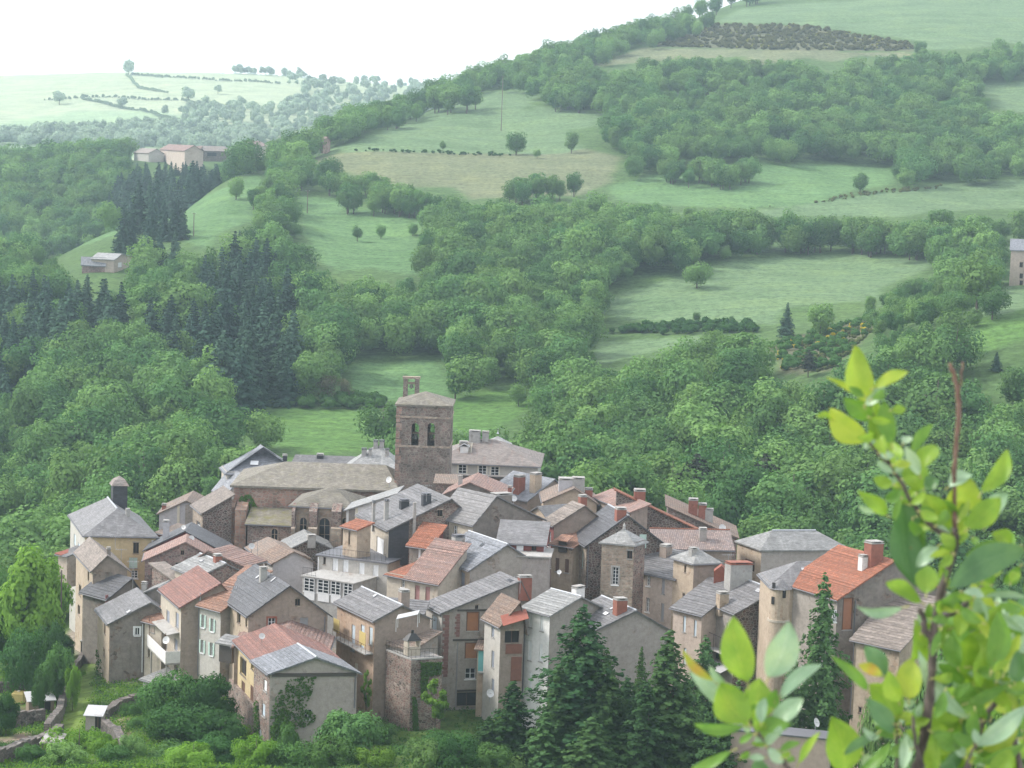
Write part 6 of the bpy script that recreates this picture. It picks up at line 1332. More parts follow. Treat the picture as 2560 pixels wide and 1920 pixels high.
ivy(TR, 'A', [(1050,1655),(1104,1655),(1100,1685),(1070,1690),(1064,1740),(1052,1740)], 700, 'ivy hanging over the top of the stone terrace wall')
ivy(TR, 'A', [(1032,1840),(1030,1740),(1040,1745),(1046,1840)], 350, 'ivy strip climbing the stone terrace wall')
ivy(HS['g'], 'B', [(244,1620),(240,1760),(262,1760),(256,1660)], 380, 'ivy at the foot of the tall grey house')
ivy(HS['nave'], 'A', [(598,1270),(600,1240),(625,1235),(640,1262),(655,1285),(625,1290)], 420, 'green creeper and moss on the church buttress corner', .14)

# ------------------------------------------------------------------ garden terraces at the lower left
def wall_run(label, pts_, d_or, hgt, thick=.5, name='garden_wall', mat='garden_stone'):
    W3 = [ground_at(x, y, 188, 300) if not d_or else P(x, y, d) for (x, y), d in zip(pts_, d_or or [0] * len(pts_))]
    mb = MB(); rg = random.Random(len(label)); org = W3[0]
    for a_, b_ in zip(W3, W3[1:]):
        u = Vector((b_.x - a_.x, b_.y - a_.y, 0)); n = Vector((-u.y, u.x, 0)).normalized(); L = u.length; m_ = max(1, int(L / 1.2))
        for i in range(m_):
            p = a_.lerp(b_, i / m_); q = a_.lerp(b_, (i + 1) / m_); hh = hgt * rg.uniform(.88, 1.06); zb = min(p.z, q.z) - 1.2
            zt = max(p.z, q.z) + hh; o = Vector((p.x, p.y, zb)) - n * thick / 2; mb.box(o, Vector((q.x - p.x, q.y - p.y, 0)) * 1.002, n * (thick + rg.uniform(0, .06)), (0, 0, zt - zb))
    return tag(mb.build(name, M[mat], origin=org), label, 'wall')
wall_run('stone wall rising beside the grassy path in the garden', [(150,1735),(185,1690),(215,1645)], None, 1.3)
wall_run('stone wall on the lower left side of the grassy path', [(118,1850),(150,1800),(160,1760),(150,1735)], None, 1.5, .7)
wall_run('long stone terrace wall across the middle of the garden', [(-30,1735),(60,1728),(150,1722)], None, 1.4)
wall_run('upper stone terrace wall at the left edge of the garden', [(-30,1650),(40,1650),(110,1640)], None, 1.6)
wall_run('mossy terrace wall below the vegetable bed', [(-40,1835),(40,1820),(110,1806)], None, 1.6)
wall_run('lowest rough stone wall at the bottom left corner', [(-40,1925),(50,1895),(130,1868),(150,1850)], None, 1.5, .8)
wall_run('crumbling rubble wall beside the little shed', [(255,1830),(290,1850),(310,1890)], None, 1.2, .8)
wall_run('rough retaining wall below the tall grey house', [(262,1800),(300,1770),(350,1760)], None, 1.0, .8)
def pillar(px_, py_, w, hpx, label):
    g_ = ground_at(px_, py_, 188, 300); k = g_.y / FPX; mb = MB(); mb.cbox(g_ - Vector((0, 0, .5)), (w * k, 0, 0), (0, w * k, 0), (0, 0, hpx * k + .5)); t = empty('stone_pillar', g_); tag(t, label, 'pillar'); mb.build('shaft', M['garden_stone'], t)
    m2 = MB(); m2.cbox(g_ + Vector((0, 0, hpx * k + .002)), (w * k * 1.3, 0, 0), (0, w * k * 1.3, 0), (0, 0, .16)); m2.build('cap', M['concrete'], t)
pillar(208,1640,11,36,'stone gate pillar at the top of the grassy path'); pillar(152,1745,18,48,'stone pillar where the garden walls meet')
def shed(label, d, C, A, B, rm, wm, base, hgt=.4, **k):
    d = None
    h = house(label, 'garden_shed', label, d, C, A, B, 'shedA', wm, None, rm, H=hgt, base=base, cat='shed', gutter=False, over=.2, oe=.2, thick=.08, **k); return h
h = shed('little shed with a white and red sheet roof beside the grassy path', 214, (214,1786), (254,1788), 1.6, 'sheet', 'mauve', 1832, .5); h.win('A','d',245,1808,14,34).finish()
h = shed('low garden shed with a pale sheet roof on the upper terrace', 228, (50,1628), (104,1632), 2.2, 'sheet', 'grey_brown', 1652); h.win('A','d',80,1640,14,16).finish()
h = shed('wooden lean-to with a grey roof beside the yellow tank', 212, (72,1752), (136,1748), 2.2, 'sheet', 'wood', 1790); h.win('A','d',112,1768,30,28).finish()
h = shed('small stone privy with a sheet roof by the lowest wall', 207, (104,1855), (146,1858), 1.8, 'concrete', 'rubble_pink', 1890); h.finish()
g_ = ground_at(47,1762,188,300); tk = empty('water_tank', g_); tag(tk, 'pale yellow plastic water tank in the terraced garden', 'water tank'); k = g_.y / FPX
bm = bmesh.new(); bmesh.ops.create_cube(bm, size=1); bmesh.ops.scale(bm, vec=(34 * k, 1.1, 30 * k), verts=bm.verts); bmesh.ops.bevel(bm, geom=list(bm.edges), offset=.18, segments=3, affect='EDGES'); bmesh.ops.translate(bm, vec=(0, 0, 15 * k + .1), verts=bm.verts)
me = bpy.data.meshes.new('tank'); bm.to_mesh(me); bm.free(); link('tank_body', me, M['p_yellow'], tk); m1 = MB(); m1.tube(g_ + Vector((0, 0, 30 * k + .08)), g_ + Vector((0, 0, 30 * k + .22)), .16, n=10); m1.build('lid', M['p_cream'], tk); m1 = MB(); m1.cbox(g_, (36 * k, 0, 0), (0, 1.2, 0), (0, 0, .1)); m1.build('pallet', M['wood'], tk)
g_ = ground_at(187,1572,188,320); k = g_.y / FPX; m1 = MB(); m1.tube(g_ - Vector((0, 0, .3)), g_ + Vector((0, 0, 26 * k)), 5.5 * k, n=10); gt = empty('gas_tank', g_); tag(gt, 'white upright cylinder at the foot of the narrow stone house', 'tank'); m1.build('tank_body', M['p_white'], gt); m1 = MB(); m1.tube(g_ + Vector((0, 0, 26 * k)), g_ + Vector((0, 0, 29 * k)), 3 * k, 1 * k, n=10); m1.build('valve_cap', M['p_white'], gt)
# utility poles
def pole(px_, yb, yt, d, label, arm=True, r=.12, name='utility_pole'):
    b = P(px_, yb, d); t = P(px_, yt, d); b.z = min(b.z, gz(b.x, b.y)); rt = empty(name, b); tag(rt, label, 'pole'); m1 = MB(); m1.tube(b - Vector((0, 0, .5)), (b.x, b.y, t.z), r, r * .7, n=8); m1.build('post', M['bark_pole'], rt)
    if arm:
        m1 = MB(); q = Vector((b.x, b.y, t.z - .3)); m1.box(q - Vector((.7, .05, 0)), (1.4, 0, 0), (0, .1, 0), (0, 0, .1)); m1.build('crossarm', M['bark_pole'], rt)
        for sx in (-.6, 0, .6): m1 = MB(); m1.tube(q + Vector((sx, 0, .1)), q + Vector((sx, 0, .3)), .05, n=6); m1.build('insulator', M['p_white'], rt)
pole(152,1602,1425,246,'wooden utility pole beside the narrow stone house',False)
g_ = ground_at(768,534,500,900); pole(768,534,476,g_.y,'tall pale utility pole in the bright meadow on the spur',True,.2)
g_ = ground_at(484,592,450,900); pole(484,592,532,g_.y,'thin utility pole at the left of the spur meadow',True,.18)
g_ = ground_at(2536,236,700,1300); pole(1256,232,190,900,'small pole on the ridge at the edge of the hay field',False,.2)
# satellite dishes and aerials
def dish(px_, py_, r_px, d, label, az=0.0, mat='dish'):
    p = P(px_, py_, d); r = r_px / FPX * d; rt = empty('satellite_dish', p); tag(rt, label, 'satellite dish', 'satellite dishes')
    ax = Vector((math.sin(az), -math.cos(az), .45)).normalized(); x = ax.orthogonal().normalized(); y = ax.cross(x); N = 16; vs_ = [p - ax * (r * .25)]
    for k_ in (.5, 1.0): vs_ += [p + (x * math.cos(t) + y * math.sin(t)) * r * k_ - ax * (r * .25 * (1 - k_ * k_)) for t in [2 * math.pi * i / N for i in range(N)]]
    m1 = MB(); m1.add(vs_, [(0, 1 + i, 1 + (i + 1) % N) for i in range(N)] + [(1 + i, N + 1 + i, N + 1 + (i + 1) % N, 1 + (i + 1) % N) for i in range(N)]); m1.build('reflector', M[mat], rt, smooth=True)
    m1 = MB(); m1.tube(p - ax * r * .25 - y * 0, p + ax * r * .8 - Vector((0, 0, r * .3)), .025, n=4); m1.build('feed_arm', M['p_grey'], rt)
    m1 = MB(); m1.tube(p - ax * r * .3, p - ax * r * .3 + Vector((0, .1, -r * 2.2)), .04, n=5); m1.build('mast', M['p_grey'], rt)
for a in [(972,1199,8,284,'satellite dish on the church roof beside the tower',-.5), (629,1365,8,262,'satellite dish below the church lancet window',.3), (479,1345,7,262,'white satellite dish above the orange verge left of the church',.3), (459,1318,6,266,'small white dish on the reddish gable roof',-.3), (415,1600,10,227,'satellite dish on the white balcony',-.4), (655,1590,8,216,'satellite dish on the faded orange roof',.2),
          (1226,1733,11,219,'big grey dish at the foot of the boarded house',.6), (1285,1246,8,268,'grey dish beside the tan chimney below the presbytery',.3), (1806,1319,9,268,'round dish at the right rear roofs',.2), (2042,1806,12,195,'satellite dish on the blush flat roofed building',.9), (1398,1430,6,236,'small white dish on the chimney below the tan house',-.2)]: dish(*a)
def aerial(px_, yb, yt, d, label):
    b, t = P(px_, yb, d), P(px_, yt, d); rt = empty('tv_aerial', b); tag(rt, label, 'aerial', 'television aerials'); m1 = MB(); m1.tube(b - Vector((0, 0, .4)), (b.x, b.y, t.z), .03, n=5); m1.build('mast', M['p_grey'], rt)
    m1 = MB(); q = Vector((b.x, b.y, t.z - .1)); m1.tube(q - Vector((.7, 0, 0)), q + Vector((.7, 0, 0)), .02, n=4)
    for i in range(6): c_ = q + Vector((-.65 + i * .25, 0, 0)); m1.tube(c_ - Vector((0, .25, .05)), c_ + Vector((0, .25, .05)), .015, n=4)
    m1.build('antenna', M['p_grey'], rt)
for a in [(1066,1246,1212,252,'aerial on the ridge of the long grey slate roof'), (332,1470,1402,250,'tall aerial mast behind the narrow stone house'), (303,1402,1372,256,'aerial on the narrow stone gable'), (643,1400,1350,262,'aerial beside the tan roofs below the church'), (583,1490,1465,232,'aerial behind the dark slate roof'), (1300,1475,1440,226,'aerial on the long slate roof of the boarded house'), (1220,1200,1180,268,'aerial above the orange verge behind the dark gable'), (1820,1420,1385,238,'aerial beside the rust brown stack'), (288,1365,1340,262,'aerial against the yellow house front')]: aerial(*a)
# rough grass, weeds and low shrubs of the neglected slopes round the village
def scatter_world(name, label, cat, n, region, mk, mat, seed):
    rg = np.random.default_rng(seed); C_, N_, S_ = [], [], []
    cnt = 0
    while cnt < n:
        px_, py_ = rg.uniform(region[0], region[1]), rg.uniform(region[2], region[3]); g_ = ground_at(px_, py_, 160, 262)
        if g_.y > 258 or any(inside(q, np.array([px_]), np.array([py_]))[0] for q, _ in GARDEN[:3]): cnt += .2; continue
        k = mk
        a = rg.normal(size=(k, 3)) * np.array([.28, .28, 0]); C_.append(np.array(g_) + a + np.array([0, 0, 1]) * rg.uniform(.02, .38, (k, 1))); N_.append(rg.normal(size=(k, 3)) * np.array([1, 1, .4]) + np.array([0, -.3, .5])); cnt += 1
    c = np.concatenate(C_); v, f = quads_from(c, np.concatenate(N_), .13, rg, aspect=.55); org = v.mean(0); me = np_mesh(name, v - org, f, False); me.materials.append(M[mat]); return tag(link(name, me, loc=tuple(org)), label, cat, kind='stuff')
scatter_world('rough_grass', 'rough grass and weeds on the garden slopes below the village', 'grass', 3600, (-40, 700, 1600, 1945), 9, 'leaf_bright', 31)
scatter_world('weeds', 'dark weeds and brambles along the foot of the village', 'weeds', 2600, (-40, 1300, 1680, 1945), 10, 'leaf_dark', 32)
rb = random.Random(9); SHK = ['elder', 'elder2', 'bright', 'shrub']
LOWS = [(20,1895,70),(80,1905,80),(260,1880,90),(330,1895,80),(350,1820,60),(540,1905,110),(640,1925,120),(690,1912,70),(730,1935,120),(820,1925,130),(930,1915,110),(1060,1920,120),(1140,1925,120),(1180,1890,90),(590,1850,70),(380,1760,60),(330,1790,60),(290,1905,90),(30,1700,60),(70,1680,50),(20,1610,70),(160,1625,60),(200,1690,30),(10,1780,60),(60,1800,40),(110,1700,40),(5,1840,60),(960,1860,80),(910,1830,60),(1220,1915,110),(480,1920,120),(160,1915,110)]
SIDE = ['at the lower left corner','beside the garden walls','below the grey houses','under the ivy house','along the bottom edge']
for i, (x, y, w) in enumerate(LOWS):
    near = min(((abs(x - q) + abs(y - z)), nm) for q, z, nm in ((50,1900,'the lowest stone wall'),(150,1740,'the stone pillar'),(235,1800,'the little shed'),(47,1760,'the yellow water tank'),(300,1760,'the tall grey house'),(420,1790,'the elder bushes'),(660,1890,'the ivy house'),(800,1900,'the bare grey gable'),(1000,1840,'the stone terrace wall'),(1150,1830,'the boarded grey house'),(1250,1900,'the left spruce'),(70,1600,'the bright tree'),(80,1640,'the low garden shed')))[1]
    near_tree(SHK[i % 4], x, y - w * rb.uniform(.55, .85), y + 25, w * 1.25, max(189, ground_at(x, min(y, 1925), 186, 262).y), 'low leafy bush growing near ' + near, 'low_bush', 'bush', 'low bushes near ' + near)

# ------------------------------------------------------------------ plum shrub close to the camera
def mat_fleaf(name, c, c2, trans, gloss=.35, edge=None):
    m, nt, bs = _nt(name); tc = _n(nt, 'ShaderNodeTexCoord'); uvn = tc.outputs['UV']; oi = _n(nt, 'ShaderNodeObjectInfo')
    n1 = _noise(nt, tc.outputs['Object'], 55, 3, .6)
    col = _mix(nt, c, c2, _ramp(nt, n1, [(.35, 0.0), (.7, 1.0)]))
    sp = _n(nt, 'ShaderNodeSeparateXYZ'); nt.links.new(uvn, sp.inputs[0])       # x across the blade (-1..1), y along it
    ab = _n(nt, 'ShaderNodeMath', operation='ABSOLUTE'); nt.links.new(sp.outputs[0], ab.inputs[0])
    col = _mix(nt, (c2[0] * 1.5, c2[1] * 1.25, c2[2] * 1.6), col, _ramp(nt, ab.outputs[0], [(.015, 0.6), (.06, 1.0)]))    # midrib
    ve = _n(nt, 'ShaderNodeMath', operation='MULTIPLY_ADD'); nt.links.new(ab.outputs[0], ve.inputs[0]); ve.inputs[1].default_value = -.45; nt.links.new(sp.outputs[1], ve.inputs[2])
    wv = _n(nt, 'ShaderNodeMath', operation='SINE'); m9 = _n(nt, 'ShaderNodeMath', operation='MULTIPLY'); nt.links.new(ve.outputs[0], m9.inputs[0]); m9.inputs[1].default_value = 44; nt.links.new(m9.outputs[0], wv.inputs[0])
    col = _mix(nt, col, sc(c, .82), _ramp(nt, wv.outputs[0], [(.82, 0.0), (1.0, .55)]))
    n2 = _noise(nt, tc.outputs['Object'], 16, 4, .65); col = _mix(nt, col, _ramp(nt, n2, [(.3, (.62, .72, .7)), (.5, (1.0, 1.0, 1.0)), (.72, (1.35, 1.2, .95))]), .8, 'MULTIPLY')
    n3 = _noise(nt, tc.outputs['Object'], 170, 2, .5); col = _mix(nt, col, (.16, .11, .04), _ramp(nt, n3, [(.72, 0.0), (.76, .7)]))
    if edge: col = _mix(nt, col, edge, _ramp(nt, sp.outputs[1], [(.1, 0.0), (.45, .5), (.7, .1)]))
    nt.links.new(col, bs.inputs['Base Color']); bs.inputs['Roughness'].default_value = .42; bs.inputs['Specular IOR Level'].default_value = gloss
    tl = _n(nt, 'ShaderNodeBsdfTranslucent'); nt.links.new(_mix(nt, col, (1.1, 1.2, .45), .75, 'MULTIPLY'), tl.inputs[0]); mx = _n(nt, 'ShaderNodeMixShader'); mx.inputs[0].default_value = trans
    nt.links.new(bs.outputs[0], mx.inputs[1]); nt.links.new(tl.outputs[0], mx.inputs[2]); nt.links.new(mx.outputs[0], nt.nodes['Material Output'].inputs[0]); return m
LM = {'y': mat_fleaf('plum_leaf_yellow', (.34, .42, .075), (.28, .39, .07), .5), 'l': mat_fleaf('plum_leaf_lime', (.20, .335, .05), (.26, .38, .06), .45), 'g': mat_fleaf('plum_leaf_green', (.12, .25, .05), (.16, .29, .06), .4),
      'd': mat_fleaf('plum_leaf_dark', (.07, .17, .06), (.10, .21, .075), .25, .6), 'w': mat_fleaf('plum_leaf_sky_sheen', (.26, .39, .25), (.32, .45, .30), .25, .7), 'o': mat_fleaf('plum_leaf_orange', (.36, .40, .06), (.30, .36, .05), .4, edge=(.5, .17, .06))}  # the whitish green paints sky reflection on glossy leaf tops
M['plum_bark'] = mat_bark('plum_bark', (.05, .042, .036), (.13, .105, .09), 160); M['twig'] = mat_bark('plum_twig', (.11, .062, .045), (.19, .12, .09), 160); M['petiole'] = mat_paint('petiole', (.30, .30, .10), rough=.6)
PD = 2.4
rp = random.Random(3)
plum = {}
def plum_root(key, px_, d, label):
    p = P(px_, 2050, d); p.z = gz(p.x, p.y); plum[key] = empty('plum_shrub', p); tag(plum[key], label, 'shrub', 'plum shrub sprigs in front of the camera'); return plum[key]
def leaf(root, b, t, w, c, d=PD, dd=None, curl=None):
    k = d / FPX; bp = P(b[0], b[1], d); dt = rp.uniform(-.018, .018) if dd is None else dd; tp = P(t[0], t[1], d + dt)
    L = (tp - bp).length; ax = (tp - bp).normalized(); view = -((bp + tp) / 2).normalized()
    sd = ax.cross(view).normalized(); ang = rp.uniform(-.6, .6); nrm = sd.cross(ax).normalized(); sd = (sd * math.cos(ang) + nrm * math.sin(ang)); nrm = sd.cross(ax).normalized()
    if nrm.dot(view) < 0: nrm = -nrm
    hw = w * k / 2 / max(.75, math.cos(ang)); cu = rp.uniform(-.25, .4) if curl is None else curl; fold = rp.uniform(.1, .5); N, Mx = 12, 3; bend = rp.uniform(-.11, .11)
    vs_, uv_ = [], []; wav = rp.uniform(0, 6)
    for i in range(N + 1):
        s = i / N; f = (math.sin(math.pi * s ** .95) ** .68) * (1 - .25 * s ** 6) if 0 < s < 1 else 0.0
        f = max(f, .05 if i == 0 else .006); c0 = bp + ax * (L * s) + nrm * (cu * L * (s * (1 - s) * 1.2 - s ** 3 * .35)) + sd * (bend * L * math.sin(math.pi * s))
        for j in range(-Mx, Mx + 1):
            e = j / Mx; vs_.append(c0 + sd * (hw * f * e) + nrm * (hw * f * abs(e) ** 1.3 * fold + hw * .13 * math.sin(s * 8 + wav + e * 2.5) * abs(e) ** .7)); uv_.append((e, s))
    nn = 2 * Mx + 1; fs = [(i * nn + j, i * nn + j + 1, (i + 1) * nn + j + 1, (i + 1) * nn + j) for i in range(N) for j in range(nn - 1)]
    org = parent_origin(root); me = bpy.data.meshes.new('leaf'); me.from_pydata([tuple(v - org) for v in vs_], [], fs); u = me.uv_layers.new(name='UVMap')
    u.data.foreach_set('uv', [q for f in fs for i in f for q in uv_[i]]); me.polygons.foreach_set('use_smooth', [True] * len(fs)); me.update()
    lf = link('leaf', me, LM[c], root)
    st = MB(); st.path([bp - ax * (L * .13) - nrm * .002, bp - ax * (L * .05), bp + ax * (L * .03)], [.0011, .0009, .0007], n=5); st.build('petiole', M['petiole'], lf); return lf
def branch(root, pts_, r0, r1, d=PD, mat='plum_bark', name='branch', knots=True):
    P3 = [P(x, y, d + (q[0] if q else 0)) for x, y, *q in pts_]; fine = []; n = len(P3)
    for i in range(n - 1):
        for s in range(4): fine.append(P3[i].lerp(P3[i + 1], s / 4) + Vector((rp.uniform(-1, 1), 0, rp.uniform(-1, 1))) * .0012)
    fine.append(P3[-1]); m_ = len(fine); rs = [.78 * (r0 + (r1 - r0) * i / (m_ - 1)) * (1 + (rp.uniform(-.12, .25) if knots else 0)) for i in range(m_)]
    mb = MB(); mb.path(fine, rs, n=9); return mb.build(name, M[mat], root, smooth=True)
K = 1 / 3.016
def c6(x, y): return (2000 + x * K, 820 + y * K)
def c7(x, y): return (2000 + x * K, 1370 + y * K)
def c5(x, y): return (1700 + x / 3.687, 1520 + y / 3.687)
def c4(x, y): return (1860 + x / 3.16, 1240 + y / 3.16)
A_ = plum_root('a', 2310, PD, 'leafy plum shrub close to the camera on the right, with a bare brown twig')
B_ = plum_root('b', 1990, PD - .1, 'low sprig of plum leaves close to the camera left of the main shrub')
branch(A_, [(2300,2060),(2292,1917),(2312,1834),(2327,1718),(2332,1602),(2338,1552),(2355,1470),(2381,1387),(2391,1350),(2388,1320)], .0078, .0042)
branch(A_, [(2378,1345),(2331,1317),(2298,1281),(2275,1248),(2252,1201),(2229,1175),(2199,1138),(2172,1102)], .0042, .0016)
branch(A_, [(2229,1175),(2212,1110),(2190,1060),(2182,1035),(2172,1000),(2166,990)], .0022, .0012)
branch(A_, [(2388,1335,.02),(2386,1191,.02),(2390,1118,.02),(2398,1019,.02),(2391,962,.02),(2383,935,.02),(2375,908,.02)], .0036, .0030, mat='twig', name='twig')
branch(A_, [(2394,980,.02),(2403,955,.02),(2406,905,.02)], .0016, .0012, mat='twig', name='twig')
branch(A_, [(2332,1602),(2312,1575),(2308,1545),(2300,1520)], .006, .003); branch(A_, [(2242,2060),(2242,1917),(2244,1834),(2237,1804),(2236,1790)], .0032, .0018)
branch(A_, [(2340,1552,.03),(2400,1525,.05),(2430,1490,.06),(2470,1450,.08)], .0045, .002); branch(A_, [(2305,1917,-.03),(2288,1860,-.04),(2282,1790,-.05)], .004, .002); branch(A_, [(2560,1990,.05),(2530,1800,.05),(2490,1690,.05),(2470,1650,.05)], .005, .002); branch(A_, [(2400,1980,.03),(2455,1800,.04),(2520,1720,.05),(2570,1690,.06)], .005, .003)
branch(A_, [(2400,2000,-.05),(2420,1900,-.05),(2440,1860,-.05)], .003, .0016)
branch(B_, [(2010,2060),(1975,1930),(1955,1895),(1915,1862),(1893,1830),(1878,1800),(1870,1780)], .0045, .0018, PD - .1); branch(B_, [(1915,1862),(1880,1872),(1840,1890)], .0016, .001, PD - .1)
LA = [(c6,490,560,410,130,200,'y'),(c6,560,450,825,330,95,'y'),(c6,430,510,215,370,50,'y'),(c6,500,860,220,610,200,'y'),(c6,240,690,130,660,50,'l'),(c6,540,690,330,530,150,'g'),(c6,600,850,525,670,100,'l'),(c6,690,870,630,550,140,'g'),(c6,690,620,800,612,75,'l'),(c6,840,940,1000,725,90,'g'),
 (c6,700,1070,690,850,175,'l'),(c6,900,1060,1020,870,160,'l'),(c6,880,1240,890,990,205,'l'),(c6,700,1090,580,995,60,'w'),(c6,700,1180,555,1130,100,'l'),(c6,650,1410,435,1235,115,'l'),(c6,900,1110,790,890,90,'w'),(c6,1160,1510,930,1260,240,'l'),(c6,1190,1390,1290,1140,250,'y'),(c6,1370,1240,1572,905,140,'l'),
 (c6,1270,1510,1515,1280,190,'l'),(c6,1400,1490,1570,1240,150,'w'),(c6,1120,1200,1300,1095,110,'w'),(c6,940,1210,1050,1140,110,'d'),(c6,680,1200,830,1280,60,'g'),(c6,560,520,640,420,60,'w'),(c6,500,520,560,430,50,'w'),(c6,640,1300,760,1230,90,'g'),(c6,560,1390,440,1340,50,'w'),(c6,950,1390,935,1660,55,'g'),(c6,1180,1420,1090,1290,60,'g'),(c6,780,870,840,820,70,'w'),(c6,850,1450,870,1560,100,'g'),
 (c6,1480,1560,1640,1640,110,'g'),(c6,1300,1580,1330,1640,60,'g')]
LA += [(c4,1265,40,1335,720,300,'d'),(c4,2230,420,1600,720,250,'d'),(c4,1440,770,1460,545,185,'l'),(c4,1400,840,1105,690,130,'l'),(c4,1255,880,880,900,80,'w'),(c4,1530,400,1370,560,120,'w'),(c4,2150,400,1750,470,120,'g'),(c4,2230,800,1900,790,60,'w'),(c4,1500,860,1700,760,100,'g'),(c4,1880,1000,1700,880,90,'g'),(c4,1650,470,1540,560,80,'l'),(c4,2100,380,1960,290,140,'l'),(c4,1820,160,1960,130,80,'g'),(c4,1240,30,1180,200,60,'g'),(c4,2180,560,2050,690,110,'g')]
LA += [(c7,840,860,880,530,120,'l'),(c7,820,1140,840,830,210,'y'),(c7,740,1300,520,1020,230,'l'),(c7,745,1160,670,930,140,'l'),(c7,510,1070,245,825,90,'g'),(c7,640,980,485,735,150,'d'),(c7,620,960,440,880,90,'o'),(c7,705,1390,510,1130,140,'d'),(c7,1270,1290,895,785,130,'w'),(c7,1000,850,895,715,105,'l'),(c7,1190,900,1140,650,150,'g'),(c7,1310,1010,1290,630,200,'l'),(c7,1260,470,1200,670,120,'l'),(c7,1300,480,1425,690,80,'y'),(c7,1440,910,1500,470,180,'g'),
 (c7,1330,410,1710,660,48,'w'),(c7,1540,940,1665,655,110,'y'),(c7,1620,1010,1640,770,150,'d'),(c7,1260,1170,1560,1030,90,'g'),(c7,1330,1490,1710,1190,150,'w'),(c7,1380,1520,1650,1330,170,'y'),(c7,1340,1610,1710,1480,100,'g'),(c7,1440,1700,1590,1520,160,'l'),(c7,330,1700,250,1275,280,'l'),(c7,580,1400,330,1560,80,'d'),(c7,450,1690,690,1470,90,'g'),(c7,780,1680,805,1390,100,'w'),(c7,990,1700,1020,1440,130,'l'),(c7,1000,1390,1210,1520,140,'g'),(c7,850,1310,1160,1430,80,'d'),(c7,1090,1080,1010,1290,90,'g'),(c7,1210,1300,1120,1100,120,'g'),(c7,1240,1280,1260,1640,100,'d'),(c7,1320,1230,1340,1480,110,'g'),(c7,1050,1650,1240,1560,120,'d'),(c7,1600,900,1690,1010,120,'g'),(c7,1590,260,1650,180,80,'l'),(c7,1100,420,1330,370,60,'g'),(c7,1500,420,1690,470,90,'g'),(c7,1230,330,1400,370,70,'w'),(c7,480,1560,560,1690,120,'w'),(c7,600,1430,480,1360,60,'w'),(c7,870,1160,740,1180,60,'w'),(c7,1060,620,990,820,60,'g'),(c7,1650,1620,1500,1690,160,'l'),(c7,1160,1120,1290,1020,80,'g')]
for fn, x0, y0, x1, y1, w, c in LA:
    sc_k = 1 / 3.16 if fn is c4 else K; leaf(A_, fn(x0, y0), fn(x1, y1), w * sc_k, c, PD + rp.uniform(-.05, .06))
LB = [(620,680,490,85,270,'l'),(815,640,1010,130,260,'w'),(310,670,20,380,75,'o'),(410,700,270,540,65,'w'),(510,940,105,590,170,'w'),(630,1050,370,690,300,'l'),(670,1050,745,640,260,'l'),(590,1090,110,1060,100,'g'),(850,920,890,750,105,'g'),(920,830,1310,515,120,'w'),(850,1070,1140,830,160,'w'),(745,1060,790,820,95,'w'),(715,1150,1020,1060,150,'g'),(920,1320,1110,1240,65,'g'),(1095,1430,1285,1140,70,'l'),(470,1320,70,1500,90,'g'),(810,1290,960,1430,95,'w'),(780,1380,630,1380,60,'w'),(760,1400,700,1600,150,'d'),(680,1160,540,1240,60,'g'),(560,1390,640,1320,60,'g'),(980,1390,1050,1400,60,'g'),(640,1150,560,1010,60,'w'),(700,1180,760,1290,60,'w'),(860,1180,930,1090,70,'w')]
for x0, y0, x1, y1, w, c in LB: leaf(B_, c5(x0, y0), c5(x1, y1), w * 1.15 / 3.687, c, PD - .1 + rp.uniform(-.04, .04))
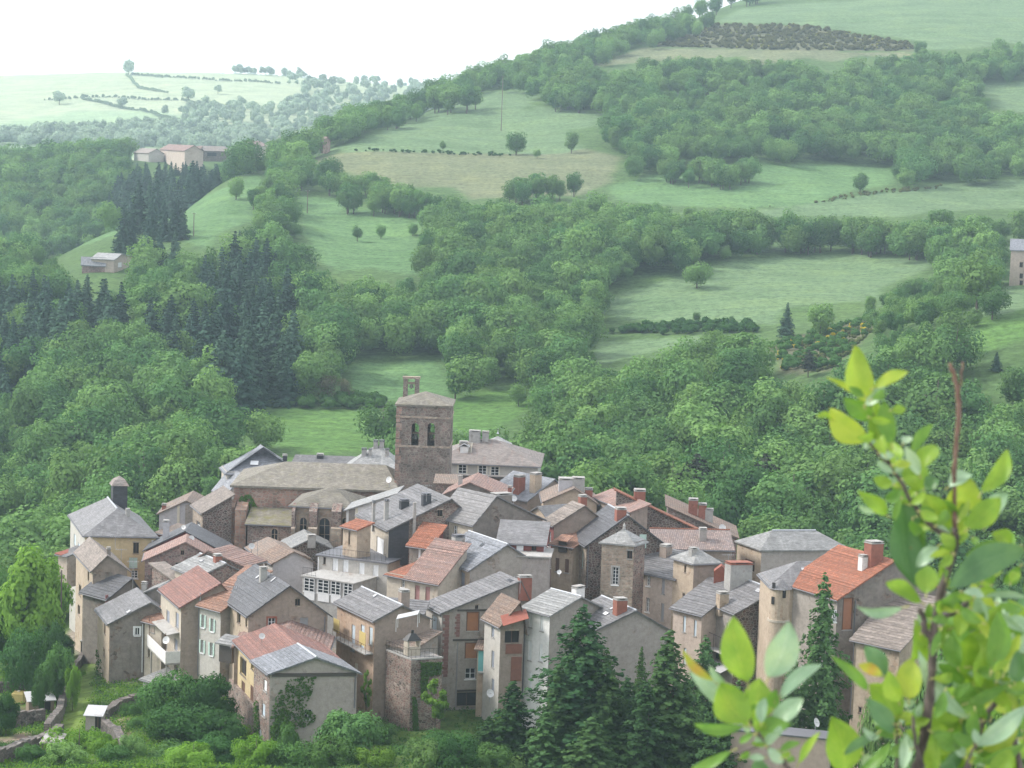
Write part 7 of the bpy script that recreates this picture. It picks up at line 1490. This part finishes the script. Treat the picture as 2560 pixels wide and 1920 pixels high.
# small leaves in tufts along the branches
for (x, y) in [(2172,1000),(2182,1040),(2195,1090),(2205,1130),(2229,1175),(2252,1205),(2275,1250),(2298,1285),(2331,1317),(2378,1340),(2388,1300),(2391,1350),(2381,1390),(2360,1460),(2340,1545),(2312,1570),(2400,1525),(2430,1490),(2470,1450),(2244,1834),(2238,1800),(2285,1800),(2288,1860),(2312,1834),(2330,1700),(2455,1800),(2520,1720),(2490,1690),(2530,1800),(2420,1900),(2440,1860)]:
    for q in range(4):
        a = rp.uniform(-.6, 3.74); l = rp.uniform(26, 62); x0, y0 = x + rp.uniform(-14, 14), y + rp.uniform(-14, 14)
        leaf(A_, (x0, y0), (x0 + math.cos(a) * l, y0 - math.sin(a) * l), l * rp.uniform(.35, .6), rp.choice('lllggwy'), PD + rp.uniform(-.05, .09))
for (x, y) in [(1878,1800),(1893,1830),(1915,1862),(1955,1895),(1870,1780)]:
    for q in range(3):
        a = rp.uniform(-.4, 3.5); l = rp.uniform(24, 50); leaf(B_, (x, y), (x + math.cos(a) * l, y - math.sin(a) * l), l * rp.uniform(.35, .6), rp.choice('llgw'), PD - .1 + rp.uniform(-.04, .06))
for i in range(64):
    x = rp.uniform(2340, 2580); y = rp.uniform(1560, 1930)
    a = rp.uniform(-.3, 3.4); l = rp.uniform(60, 120); leaf(A_, (x, y), (x + math.cos(a) * l, y - math.sin(a) * l), l * rp.uniform(.4, .62), rp.choice('lllggyw'), PD + rp.uniform(.0, .14))
# leaves of the same shrub standing further back at the lower right
for i in range(70):
    x = rp.uniform(2330, 2600); y = rp.uniform(1500, 1930)
    if x < 2400 and y < 1700: continue
    a = rp.uniform(0, 6.28); l = rp.uniform(45, 95); leaf(A_, (x, y), (x + math.cos(a) * l, y - abs(math.sin(a)) * l), l * rp.uniform(.35, .6), rp.choice('glldw'), PD + rp.uniform(.15, .5))

# ------------------------------------------------------------------ haze
hz = MB(); x0, y0, z0, x1, y1, z1 = -3400, -40, -90, 3400, 3500, 330
hz.box((x0, y0, z0), (x1 - x0, 0, 0), (0, y1 - y0, 0), (0, 0, z1 - z0))
m, nt, bs = _nt('haze_air'); nt.nodes.remove(bs); pv = _n(nt, 'ShaderNodeVolumePrincipled'); pv.inputs['Color'].default_value = (.66, .84, 1.0, 1); pv.inputs['Density'].default_value = .00017; pv.inputs['Anisotropy'].default_value = .2
nt.links.new(pv.outputs[0], nt.nodes['Material Output'].inputs['Volume']); tag(hz.build('haze', m), 'thin bluish haze in the air', 'haze', kind='stuff')
